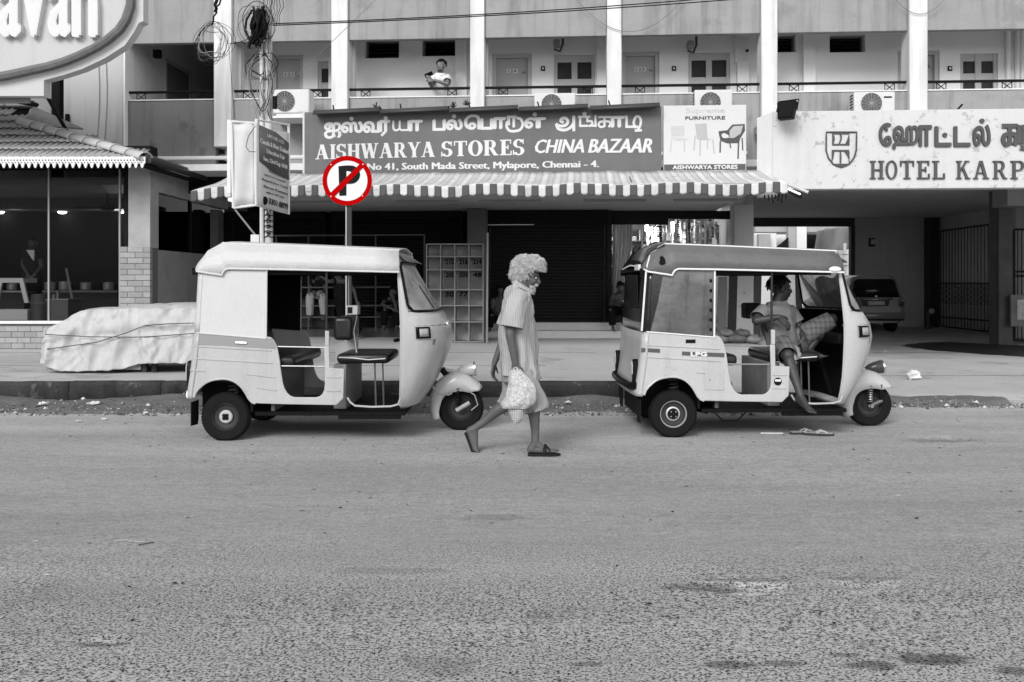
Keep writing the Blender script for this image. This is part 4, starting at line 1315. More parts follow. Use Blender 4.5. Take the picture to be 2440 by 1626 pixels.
# ---------------- air conditioner units
ACW = mat('ac_white', .62, .45, var=.06, bump=.02)
ACG = mat('ac_grille', .16, .5)
def ac(px0, px1, y0, zbase_py, d, label, mirrored=False, logo=None):
    t = thing('air_conditioner', label, 'air conditioner', 'outdoor air conditioner units below the balcony')
    u0, u1 = fu(px0, d), fu(px1, d)
    z1, z0 = fz((px0 + px1) / 2, y0, d), fz((px0 + px1) / 2, zbase_py, d)
    MB().box(u0, u1, d, d + .3, z0, z1, FM).build('casing', ACW, t, bevel=.015)
    w, h = u1 - u0, z1 - z0
    cu = u0 + w * (.33 if not mirrored else .42)
    r_ = min(w * .27, h * .44)
    MB().lathe([(r_, 0), (r_, .006)], 28, FM @ Matrix.Translation((cu, d - .001, z0 + h * .5)) @ Matrix.Rotation(R(90), 4, 'X')).build('fan_opening', DARK, t)
    g_ = MB()
    for k in range(1, 9):
        rr = r_ * k / 8
        g_.tube([FM @ Vector((cu + rr * math.cos(a), d - .014, z0 + h * .5 + rr * math.sin(a))) for a in np.linspace(0, 2 * math.pi, 25)[:-1]], .0035, 4, closed=True)
    for k in range(8):
        a = math.pi * k / 8
        g_.tube([FM @ Vector((cu - r_ * math.cos(a), d - .018, z0 + h * .5 - r_ * math.sin(a))), FM @ Vector((cu + r_ * math.cos(a), d - .018, z0 + h * .5 + r_ * math.sin(a)))], .003, 4)
    g_.build('fan_guard', mat('guard_wire', .4, .4), t)
    MB().box(u0 + w * .68, u1 - .02, d - .006, d - .0005, z0 + .03, z1 - .03, FM).build('front_panel', ACW, t)
    if logo:
        MB().box(u0 + w * .72, u1 - .05, d - .008, d - .0065, z1 - .10, z1 - .075, FM).build('maker_mark', DARK, t)
    MB().box(u0 + .05, u1 - .05, d + .02, d + .25, z0 - .04, z0 - .001, FM).build('mount_rail', STEEL, t)
    for k in range(6):
        MB().box(u0 - .004, u0 - .0005, d + .06, d + .2, z0 + .08 + k * h * .13, z0 + .1 + k * h * .13, FM).build('side_slot', DARK, t)
    return t
ac(650, 737, 213, 270, -.45, 'white air conditioner unit on brackets behind the cabled pole')
ac(1273, 1371, 222, 275, -.33, 'white air conditioner unit mostly hidden behind the middle of the store sign', True)
ac(1655, 1745, 214, 275, -.33, 'white air conditioner unit rising behind the furniture board', True)
ac(2035, 2133, 219, 274, -.40, 'white air conditioner unit standing on the hotel fascia', True, 1)
# bracket shelf for the unit at the pole
u0 = fu(650, -.45); z_ = fz(690, 275, -.45)
tag(MB().box(u0 - .05, u0 + .85, -.5, .08, z_ - .05, z_ - .02, FM).build('bracket_shelf', WHITE), 'white steel shelf carrying the air conditioner unit behind the cabled pole', 'shelf')
# floodlight on the hotel fascia corner
fl = thing('floodlight', 'black rectangular floodlight clamped to the white column above the hotel fascia', 'floodlight')
u, z = fp(1870, 268, -1.5)
T = FM @ Matrix.Translation((u, -1.62, z)) @ Matrix.Rotation(R(-35), 4, 'Z') @ Matrix.Rotation(R(-12), 4, 'X')
MB().prism([(-.11, -.13), (.11, -.13), (.14, .13), (-.14, .13)], -.05, .05, T).build('lamp_body', BLACK, fl, bevel=.01)
MB().prism([(-.09, -.11), (.09, -.11), (.11, .11), (-.11, .11)], -.056, -.0505, T).build('lamp_glass', GLASSD, fl)
MB().tube([T @ Vector(p_) for p_ in ((-.15, 0, 0), (-.15, .04, .17), (.15, .04, .17), (.15, 0, 0))], .01, 6).build('yoke', BLACK, fl)
MB().tube([T @ Vector((0, .04, .17)), FM @ Vector((u + .02, -1.36, z + .12))], .012, 6).build('arm', BLACK, fl)
u, z = fp(2285, 258, -1.2)
tag(MB().tube([FM @ Vector((u - .06, -1.2, zfa1 - .02)), FM @ Vector((u + .05, -1.2, zfa1 + .1))], .014, 6).build('iron_stub', BLACK), 'short slanted iron rod stub on top of the hotel fascia', 'rod')
# ================================================================== tiled restaurant at the left
rest = thing('tiled_restaurant', 'glass-fronted restaurant with ribbed tile roof and brick pillar at the left edge', 'building')
TILE = mat('roof_tile', .34, .8, var=.2, vs=5, fine=.12, bump=.3, streak=.1)
RIDGE = mat('ridge_tile', .50, .8, var=.12, bump=.25)
BRICK = [mat('brick_%d' % i, v, .9, var=.2, vs=9, fine=.2, bump=.5) for i, v in enumerate((.31, .34, .28))]
MORT = mat('mortar', .13, .95, var=.15)
PLAS = mat('plaster_stained', .26, .9, var=.25, vs=3, streak=.1, bump=.3)
PLASC = mat('plaster_column', .36, .9, var=.25, vs=3, stain=(4, .6, .3), bump=.3)
YE, ZE, XE = 13.7, 3.21, -5.49
PIT = .59
def roofp(x, s):                                      # s = distance in plan behind the eave
    return Vector((x, YE + s, ZE + PIT * s))
sl_ang = math.atan(PIT)
tw, tl_ = .205, .30
# one ribbed tile, shared by all
prof = [(-.5, .0), (-.42, .022), (-.30, .026), (-.22, .006), (-.05, .004), (.04, .022), (.18, .026), (.26, .006), (.42, .004), (.5, .012)]
tm = MB().grid([[(a * tw, t * tl_ * 1.12, b_ + (.016 if t == 0 else -.012)) for a, b_ in prof] for t in (0, .5, 1)])
tmo = tm.build('roof_tile', TILE, rest, solid=.012)
tme = tmo.data
COL.objects.unlink(tmo)
bpy.data.objects.remove(tmo)
def hip_s(x):                                          # plan depth of the hip line at x
    return max(0.0, (XE - x) / 2.51 * 1.26)
random.seed(2)
nrow = 7
for r_ in range(nrow):
    s0 = r_ * tl_ * math.cos(sl_ang)
    x = XE - .06
    while x > -9.8:
        ok = s0 < hip_s(x) + .02 if x > -8.0 else True
        if x > -8.35 and s0 > 1.45 and x > -8.9 + .5:
            ok = s0 < hip_s(x)
        if ok:
            o = bpy.data.objects.new('roof_tile', tme)
            COL.objects.link(o)
            o.parent = rest
            o.location = roofp(x - tw / 2, s0 + .01) + Vector((0, 0, random.uniform(-.003, .004)))
            o.rotation_euler = (sl_ang, 0, random.uniform(-.008, .008))
            d = o.modifiers.new('thickness', 'SOLIDIFY'); d.thickness = .012; d.offset = 0
        x -= tw
# roof boarding below the tiles, gablet, hip and ridge tiles
hipA, hipB = Vector((XE, YE, ZE)), roofp(-8.0, 1.26)
MB().add([tuple(p - Vector((0, 0, .03))) for p in (Vector((-10.5, YE, ZE)), hipA, hipB, roofp(-8.25, 1.95), roofp(-10.5, 1.95))], [(0, 1, 2, 3, 4)]).build('roof_boarding', DKWALL, rest, solid=.01)
MB().add([tuple(hipA), (XE, 19.0, ZE), (-8.0, 19.0, ZE + PIT * 1.26), tuple(hipB)], [(0, 1, 2, 3)]).build('side_roof', TILE, rest, solid=.03)
n = 9
hd = hipB - hipA
for i in range(n):
    a, b = hipA + hd * (i / n), hipA + hd * ((i + 1.12) / n)
    dr = (b - a).normalized()
    up = Vector((0, 0, 1)); up = (up - dr * up.dot(dr)).normalized()
    sd_ = dr.cross(up)
    rows = []
    for t, sc_ in ((0, 1.12), (.15, 1.0), (1, .92)):
        p_ = a.lerp(b, t)
        rows.append([p_ + sd_ * (.115 * sc_ * math.cos(an)) + up * (.085 * sc_ * math.sin(an) - .0) for an in np.linspace(R(-15), R(195), 9)])
    MB().grid(rows).build('hip_tile', RIDGE, rest, solid=.014)
for i in range(5):
    a = roofp(-8.2 - i * .42, 1.95); b = roofp(-8.2 - (i + 1.08) * .42, 1.95)
    rows = []
    for t, sc_ in ((0, 1.1), (.15, 1.0), (1, .94)):
        p_ = a.lerp(b, t)
        rows.append([p_ + Vector((0, .12 * sc_ * math.cos(an), .09 * sc_ * math.sin(an) + .01)) for an in np.linspace(R(-15), R(195), 9)])
    MB().grid(rows).build('ridge_tile', RIDGE, rest, solid=.014)
gp = [roofp(-8.2, 1.95), hipB, Vector((-7.2, 15.35, ZE + .72))]
MB().add([tuple(p) for p in gp], [(0, 1, 2)]).build('gablet', GREY, rest, solid=.03)
# fretwork bargeboard
zb0 = ZE - .02
pts = [(-10.5, zb0 + .045), (XE + .01, zb0 + .045)]
x = XE + .01
tooth = .094
low = []
while x > -10.4:
    for f_, dz in ((0, -.055), (.18, -.06), (.30, -.10), (.42, -.125), (.58, -.125), (.70, -.10), (.82, -.06)):
        low.append((x - f_ * tooth, zb0 + dz))
    x -= tooth
MB().prism([(XE + .01, zb0 + .045)] + low + [(-10.5, zb0 - .055), (-10.5, zb0 + .045)], YE - .045, YE - .025).build('fretwork_board', mat('fret_white', .72, .6, var=.06), rest)
hl = MB()
x = XE - .02
while x > -9.3:
    hl.lathe([(.011, 0), (.011, .002)], 8, Matrix.Translation((x, YE - .0455, zb0 - .01)) @ Matrix.Rotation(R(90), 4, 'X'))
    hl.lathe([(.009, 0), (.009, .002)], 8, Matrix.Translation((x - .03, YE - .0455, zb0 - .045)) @ Matrix.Rotation(R(90), 4, 'X'))
    x -= tooth / 2
o = hl.build('fretwork_holes', DARK, rest)
o['kind'] = 'stuff'
# side eave: gutter and beams running back
for (dz, dx, r_, m_) in ((-.02, .03, .05, mat('gutter_dark', .05, .5)), (-.11, -.02, .035, DARK), (.05, .0, .03, mat('gutter_mid', .12, .5))):
    MB().tube([(XE + dx, YE + .02, ZE + dz), (XE + dx + .1, 18.6, ZE + dz)], r_, 8).build('side_gutter', m_, rest)
# walls
YW = 14.4
xc0, xc1 = (305 - CX) / F * YW, (358 - CX) / F * YW
MB().box(xc0, xc1, YW, YW + .35, 1.90, ZE - .02).build('corner_column', PLASC, rest, bevel=.01)
MB().box(xc0 - .12, xc1 - .012, YW + .012, YW + .34, .2, 1.90).build('pillar_core', MORT, rest)
bm = MB().box(-.5, .5, -.5, .5, -.5, .5)
bo = bm.build('brick', BRICK[0], rest, bevel=0)
bme = [bo.data]
for i in (1, 2):
    c = bo.data.copy(); c.materials.clear(); c.materials.append(BRICK[i]); bme.append(c)
bpy.data.objects.remove(bo)
def brick(cx, cy, cz, lx, ly, lz):
    o = bpy.data.objects.new('brick', random.choice(bme))
    COL.objects.link(o)
    o.parent = rest
    o.location = (cx, cy + random.uniform(-.003, .003), cz)
    o.scale = (lx, ly, lz)
    o.rotation_euler = (0, 0, random.uniform(-.01, .01))
rh = .0895
z = .22
k = 0
xa, xb = xc0 - .13, xc1
while z < 1.86:
    cuts = [xa, xa + (xb - xa) * (.48 if k % 2 else .25), xa + (xb - xa) * (.5 if k % 2 else .76), xb]
    if k % 2:
        cuts = [xa, xa + (xb - xa) * .5, xb]
    for a, b in zip(cuts, cuts[1:]):
        brick((a + b) / 2, YW + .05, z + rh / 2, b - a - .008, .10, rh - .009)
    z += rh
    k += 1
zsill = HC - (768 - HZ) / F * YW
MB().box(-11, xa - .003, YW + .012, YW + .2, .15, zsill - .03).build('base_wall', MORT, rest)
z = .22
k = 0
while z < zsill - .1:
    x = xa - .006 - (.1 if k % 2 else 0)
    if k % 2:
        brick(xa - .05, YW + .05, z + rh / 2, .088, .10, rh - .009)
    while x > -8.6:
        brick(x - .1, YW + .05, z + rh / 2, .193, .10, rh - .009)
        x -= .2
    z += rh
    k += 1
MB().box(-11, xa - .004, YW - .03, YW + .2, zsill - .028, zsill + .018).build('window_sill', WHITE, rest, bevel=.006)
# glass front
zg1 = ZE - .06
mull = [(113, 121), (283, 289)]
MF = mat('mullion', .30, .5, var=.1)
gx = [-11.0]
for (pt, pb) in mull:
    xt, xb_ = (pt - CX) / F * (YW + .08), (pb - CX) / F * (YW + .08)
    x = (xt + xb_) / 2
    MB().box(x - .012, x + .012, YW + .06, YW + .10, zsill + .02, zg1).build('mullion', MF, rest)
    gx.append(x)
for a, b in zip(gx, gx[1:]):
    MB().box(a + .013, b - .013, YW + .075, YW + .083, zsill + .02, zg1).build('glass_pane', GLASS, rest)
MB().box(xc0 - .09, xc0 - .03, YW + .05, YW + .12, 1.9, zg1).build('window_jamb', DARK, rest)
MB().box(-11, xc1, YW + .02, YW + .3, zg1 + .002, ZE + .3).build('head_beam', DKWALL, rest)
# right side wall with its dark window
MB().box(xc1 - .2, xc1 - .02, YW + .352, 18.4, .15, 1.88).build('side_wall', PLAS, rest)
MB().box(xc1 - .2, xc1 - .02, YW + .352, 18.4, 2.82, ZE - .03).build('side_wall_head', PLASC, rest)
MB().box(xc1 - .1, xc1 - .09, YW + .355, 18.39, 1.885, 2.815).build('side_glass', GLASS, rest)
MB().box(xc1 - .12, xc1 - .06, 16.4, 16.46, 1.885, 2.815).build('side_mullion', DARK, rest)
# dark dining room
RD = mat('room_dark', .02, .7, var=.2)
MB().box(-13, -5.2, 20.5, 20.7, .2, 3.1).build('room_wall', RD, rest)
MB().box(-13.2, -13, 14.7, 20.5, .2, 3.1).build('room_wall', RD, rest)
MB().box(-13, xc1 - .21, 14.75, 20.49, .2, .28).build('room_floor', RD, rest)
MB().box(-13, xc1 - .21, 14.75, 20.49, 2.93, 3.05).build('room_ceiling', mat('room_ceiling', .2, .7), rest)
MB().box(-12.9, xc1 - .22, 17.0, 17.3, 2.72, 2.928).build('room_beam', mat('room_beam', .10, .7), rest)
for k, (px, py) in enumerate(((82, 516), (215, 515), (27, 530), (478, 538))):
    Yd = (2.93 - HC) * F / (HZ - py)
    xd = (px - CX) / F * Yd
    if xd > xc1 - .3:
        xd = xc1 - .5
    MB().lathe([(.02, -.035), (.07, -.025), (.09, .0), (.09, .012)], 14, Matrix.Translation((xd, min(Yd, 20.3), 2.915))).build('downlight', mat('downlight', 1, emit=9.0), rest)
for xl, yl in ((-7.6, 17.6), (-10.0, 18.4)):
    l_ = bpy.data.lights.new('downlight_light', 'POINT')
    l_.energy = 10
    l_.shadow_soft_size = .08
    lo = bpy.data.objects.new('downlight_light', l_)
    COL.objects.link(lo)
    lo.parent = rest
    lo.location = (xl, yl, 2.6)
bc = thing('serving_counter', 'long dim serving counter with steel vessels at the back of the restaurant', 'counter')
MB().box(-12, -6.3, 18.6, 19.1, .285, 1.15).build('counter_body', mat('counter_wood', .06, .6), bc)
MB().box(-12, -6.25, 18.55, 19.15, 1.152, 1.19).build('counter_top', mat('counter_steel', .3, .35), bc)
random.seed(77)
for k in range(13):
    x = -11.5 + k * .4 + random.uniform(-.1, .1)
    r_ = random.uniform(.05, .12)
    MB().lathe([(r_ * .8, 0), (r_, .02), (r_, r_ * 1.4), (r_ * .9, r_ * 1.5), (.015, r_ * 1.6)], 16, Matrix.Translation((x, 18.8, 1.192))).build('vessel', mat('vessel_steel', .45, .3, metal=.5), bc)
fan = thing('ceiling_fan', 'dark three-bladed ceiling fan inside the restaurant window', 'fan')
fc = W(256, 494, 16.2)
MB().lathe([(.03, -.06), (.11, -.05), (.13, -.01), (.10, .04), (.03, .06), (.015, .07), (.015, 2.93 - fc.z)], 16, Matrix.Translation(fc)).build('motor', DARK, fan)
for k in range(3):
    T = Matrix.Translation(fc) @ Matrix.Rotation(R(170 + 120 * k), 4, 'Z') @ Matrix.Rotation(R(10), 4, 'X')
    MB().prism([(.1, -.04), (.6, -.065), (.68, 0), (.6, .065), (.1, .04)], -.005, .005, T, axis='z').build('blade', DARK, fan)
# things standing inside along the window
dc = thing('display_case', 'white-framed sloping glass display case at the far left behind the window', 'display case')
Yd = 14.95
q = [W(x_, y_, Yd) for x_, y_ in ((-25, 740), (66, 740), (64, 705), (52, 663), (-5, 663), (-25, 705))]
inn = [W(x_, y_, Yd) for x_, y_ in ((0, 722), (60, 722), (46, 676), (8, 676))]
DCM = mat('case_white', .72, .5, var=.04)
def bars(mb, pl, r_, T=None):
    for i in range(len(pl)):
        mb.tube([pl[i], pl[(i + 1) % len(pl)]], r_, 6)
    return mb
z0 = .285
MB().box(q[0].x, q[1].x, Yd, Yd + .5, z0, q[0].z - .16).build('case_base', GREY, dc)
MB().box(q[0].x, q[1].x, Yd - .01, Yd + .5, q[0].z - .158, q[0].z + .01).build('case_plinth', DCM, dc)
for sgn, (a, b) in enumerate((((52, 663), (66, 722)), ((5, 663), (-8, 722)))):
    A_, B_ = W(*a, Yd), W(*b, Yd)
    MB().prism([(A_.x - .05, A_.z), (A_.x + .02, A_.z), (B_.x + .02, B_.z), (B_.x - .05, B_.z)], Yd - .01, Yd + .03).build('case_post', DCM, dc)
A_, B_ = W(-5, 674, Yd), W(54, 663, Yd)
MB().box(A_.x, B_.x, Yd - .012, Yd + .45, A_.z, B_.z).build('case_top', DCM, dc)
A_, B_ = W(0, 697, Yd), W(58, 695, Yd)
MB().box(A_.x, B_.x, Yd + .04, Yd + .4, A_.z, B_.z).build('case_shelf', STEEL, dc)
br = thing('steel_drum', 'dark round drum beside the display case behind the window', 'drum')
c = W(89, 700, 14.95)
MB().lathe([(.14, .285), (.145, .29), (.145, .6), (.15, .61), (.145, .62), (.145, 1.12), (.13, 1.16), (.05, 1.17)], 24, Matrix.Translation((c.x, c.y + .1, 0))).build('drum_body', mat('drum', .07, .5, var=.3), br)
MB().lathe([(.15, 1.0), (.152, 1.02), (.15, 1.04)], 24, Matrix.Translation((c.x, c.y + .1, 0))).build('drum_hoop', mat('drum_hoop', .12, .5), br)
bx = thing('steel_counter', 'grey metal counter box right of the drum behind the window', 'counter')
a, b = W(110, 716, 14.95), W(162, 760, 14.95)
MB().box(a.x, b.x, 14.95, 15.4, .285, a.z).build('counter_body', mat('counter', .15, .5), bx, bevel=.01)
MB().box(a.x - .01, b.x + .01, 14.94, 15.41, a.z + .001, a.z + .02).build('counter_top', STEEL, bx)
for k, (px, lab) in enumerate(((128, 'small pale steel tumbler on the counter box behind the window'), (138, 'taller steel tumbler on the counter box behind the window'))):
    c = W(px, 714, 15.1)
    tag(MB().lathe([(.028, 0), (.036, .08 + .05 * k), (.03, .08 + .05 * k), (.02, .01)], 14, Matrix.Translation((c.x, c.y, a.z + .022))).build('tumbler', STEEL), lab, 'tumbler')
a = W(174, 712, 15.3)
tag(MB().tube([(a.x, 15.6, .29), W(158, 640, 15.8)], .02, 6).build('leaning_pole', mat('pole_grey', .25, .5)), 'slanted thin pole leaning inside the restaurant window', 'pole')
# ---------------- oval sign board above the roof
ov = thing('oval_restaurant_sign', 'large oval sign board with raised white letters at the top left corner', 'sign')
YO = 13.25
rim = [(1190, -200), (1192, 60), (1150, 190), (1090, 280), (980, 375), (880, 440), (740, 512), (600, 570), (450, 617), (300, 650), (150, 685), (0, 715), (-300, 745), (-700, 745), (-1200, 640), (-1500, 350), (-1560, -200)]
def rimpts(off):
    o = []
    for x, y in rim:
        v_ = Vector((x + 180, (y + 350) * 1.0))
        l_ = v_.length
        v_ = v_ * ((l_ - off) / l_)
        o.append(W(*Q(R1, v_.x - 180, v_.y - 350), YO))
    return o
outer, inner = rimpts(0), rimpts(62)
OVW = mat('oval_board', .50, .6, var=.04, streak=.08)
brd = [(1275, -300), (1275, 190), (1235, 205), (1190, 290), (1110, 405), (930, 520), (730, 615), (560, 670), (390, 715), (390, 855), (-1700, 855), (-1700, -300)]
q = [W(*Q(R1, *p_), YO + .06) for p_ in brd]
MB().prism([(p_.x, p_.z) for p_ in q], YO + .06, YO + .25).build('backing_board', mat('oval_backing', .52, .6, var=.05), ov)
MB().prism([(p_.x, p_.z) for p_ in inner], YO + .03, YO + .055).build('oval_panel', OVW, ov)
rows = []
for a, b in zip(inner, outer):
    m0 = a.lerp(b, .5)
    rows.append([Vector((a.x, YO + .05, a.z)), Vector((a.x, YO - .05, a.z)), Vector((m0.x, YO - .07, m0.z)), Vector((b.x, YO - .05, b.z)), Vector((b.x, YO + .055, b.z))])
MB().grid(rows).build('oval_rim', mat('oval_rim', .14, .6, var=.3, vs=8, stain=(14, .64, -1.2)), ov)
LOV = mat('oval_letters', .66, .55, var=.05)
def ovp(a, z, h):
    return Vector((a, YO + .03 - h, z))
for ch, x0, x1 in (('a', 0, 205), ('v', 205, 425), ('a', 440, 645), ('n', 655, 885)):
    a, b = W(*Q(R1, x0, 335), YO), W(*Q(R1, x1, -150), YO)
    lettering('letter', ch, (a.x + .03, b.x - .03, a.z + .02, b.z), ovp, LOV, ov, .09, bold=.032, copies=7)
# steel bracket below the sign
a, b = W(*Q(R1, 400, 825), YO + .2), W(*Q(R1, 590, 1160), 15.0)
MB().tube([a, b], .03, 6).build('strut', DARK, ov)
a, b = W(*Q(R1, -100, 860), YO + .15), W(*Q(R1, 330, 935), 14.6)
MB().tube([a, b], .035, 6).build('strut', DARK, ov)
MB().box(-9.2, W(*Q(R1, 260, 900), YO + .2).x, YO + .2, YO + .24, W(0, 246, YO + .2).z, W(0, 230, YO + .2).z).build('sign_footing', GREY2, ov)
# ================================================================== three-wheelers
AXR, AYC = (540 - CX) / F * 7.83, 8.405               # rear axle and centre line of the left vehicle
def AL(zx, zy, y):
    """zoom pixel of the left vehicle + distance from its centre line -> its own x, z"""
    Y = AYC + y
    px, py = Q(A1, zx, zy)
    return (px - CX) / F * Y - AXR, HC + (HZ - py) / F * Y
SIDE = -.63
def mkwheel(par, cx, cy, name='wheel', hub='light', flip=1):
    T = Matrix.Translation((cx, cy, .205)) @ Matrix.Rotation(R(90 * flip), 4, 'X')
    # local +Z points to the outside
    ty = MB().lathe([(.118, -.045), (.15, -.05), (.188, -.048), (.200, -.036), (.205, -.018), (.205, .018), (.200, .036), (.188, .048), (.15, .05), (.118, .045)], 48, T, cap=False)
    w = ty.build(name, RUBBER, par)
    tr_ = MB()
    for k in range(48):
        a = 2 * math.pi * k / 48
        for s in (-1, 1):
            M2 = T @ Matrix.Rotation(a + s * .03, 4, 'Z') @ Matrix.Translation((.2055, 0, s * .017)) @ Matrix.Rotation(s * .5, 4, 'X')
            tr_.box(-.004, .003, -.008, .008, -.014, .014, M2)
    tr_.build('tread', RUBBER, w)
    RIMD = mat('rim_dark', .05, .45, metal=.3, var=.3)
    MB().lathe([(.122, -.035), (.122, .036), (.112, .04), (.106, .03), (.098, .012), (.062, .006), (.058, .012), (.02, .012), (.0, .012)], 40, T).build('rim', RIMD, w)
    if hub == 'light':
        MB().lathe([(.057, .0), (.057, .022), (.048, .03), (.0, .031)], 28, T).build('hub_cap', mat('hub_grey', .42, .5, var=.15), w)
        for k in range(4):
            MB().lathe([(.016, .031), (.016, .036)], 12, T @ Matrix.Rotation(R(90 * k + 45), 4, 'Z') @ Matrix.Translation((.017, 0, 0))).build('hub_recess', DARK, w)
    elif hub == 'ring':
        MB().lathe([(.062, .0), (.062, .018), (.05, .022), (.048, .014)], 28, T, cap=False).build('hub_ring', mat('hub_ring', .5, .4, metal=.5), w)
        MB().lathe([(.042, .0), (.042, .03), (.03, .034), (.0, .034)], 24, T).build('hub_cap', DARK, w)
        for k in range(4):
            MB().lathe([(.006, .03), (.006, .045)], 8, T @ Matrix.Rotation(R(90 * k + 45), 4, 'Z') @ Matrix.Translation((.03, 0, 0))).build('wheel_nut', STEEL, w)
        MB().lathe([(.106, .03), (.112, .0405), (.118, .0405), (.122, .036)], 40, T, cap=False).build('rim_edge', mat('rim_edge', .4, .4, metal=.5), w)
    return w

cowl_rows = [(1240, 1612, 1700, .50), (1215, 1610, 1775, .53), (1120, 1612, 1838, .575), (1040, 1614, 1880, .60), (940, 1615, 1925, .615), (830, 1616, 1968, .625), (740, 1617, 1985, .63), (650, 1617, 1968, .63), (600, 1616, 1935, .625), (550, 1613, 1897, .62), (470, 1608, 1848, .61), (400, 1604, 1805, .60), (300, 1598, 1745, .585), (200, 1594, 1685, .57), (150, 1590, 1645, .56), (115, 1588, 1612, .55)]
CR = []
for zy, sx, nx, hw in cowl_rows:
    xs_, z_ = AL(sx, zy, -hw)
    xn_, _ = AL(nx, zy, -.02)
    CR.append((AL(sx, zy, -.4)[1], xs_, xn_, hw))
CR_z = [c[0] for c in CR]
def cowl_at(th, z, off=0.0):
    zz = np.array(CR_z)
    xs_, xn_, hw = (float(np.interp(z, zz, [c[i] for c in CR])) for i in (1, 2, 3))
    def p(t_):
        s_, c_ = math.sin(t_), math.cos(t_)
        return Vector((xs_ + (xn_ - xs_) * max(s_, 0) ** .87, -hw * math.copysign(abs(c_) ** .80, c_), z))
    a = p(th)
    if off:
        b, c = p(max(th - .02, 0)), p(min(th + .02, math.pi))
        t_ = (c - b).normalized()
        nrm = Vector((t_.y, -t_.x, 0))
        if nrm.dot(a - Vector((xs_ - .3, 0, z))) < 0:
            nrm = -nrm
        a = a + nrm * off
    return a
THS = [0, 3, 6, 10, 16, 24, 34, 46, 60, 75, 90, 105, 120, 134, 146, 156, 164, 170, 174, 177, 180]

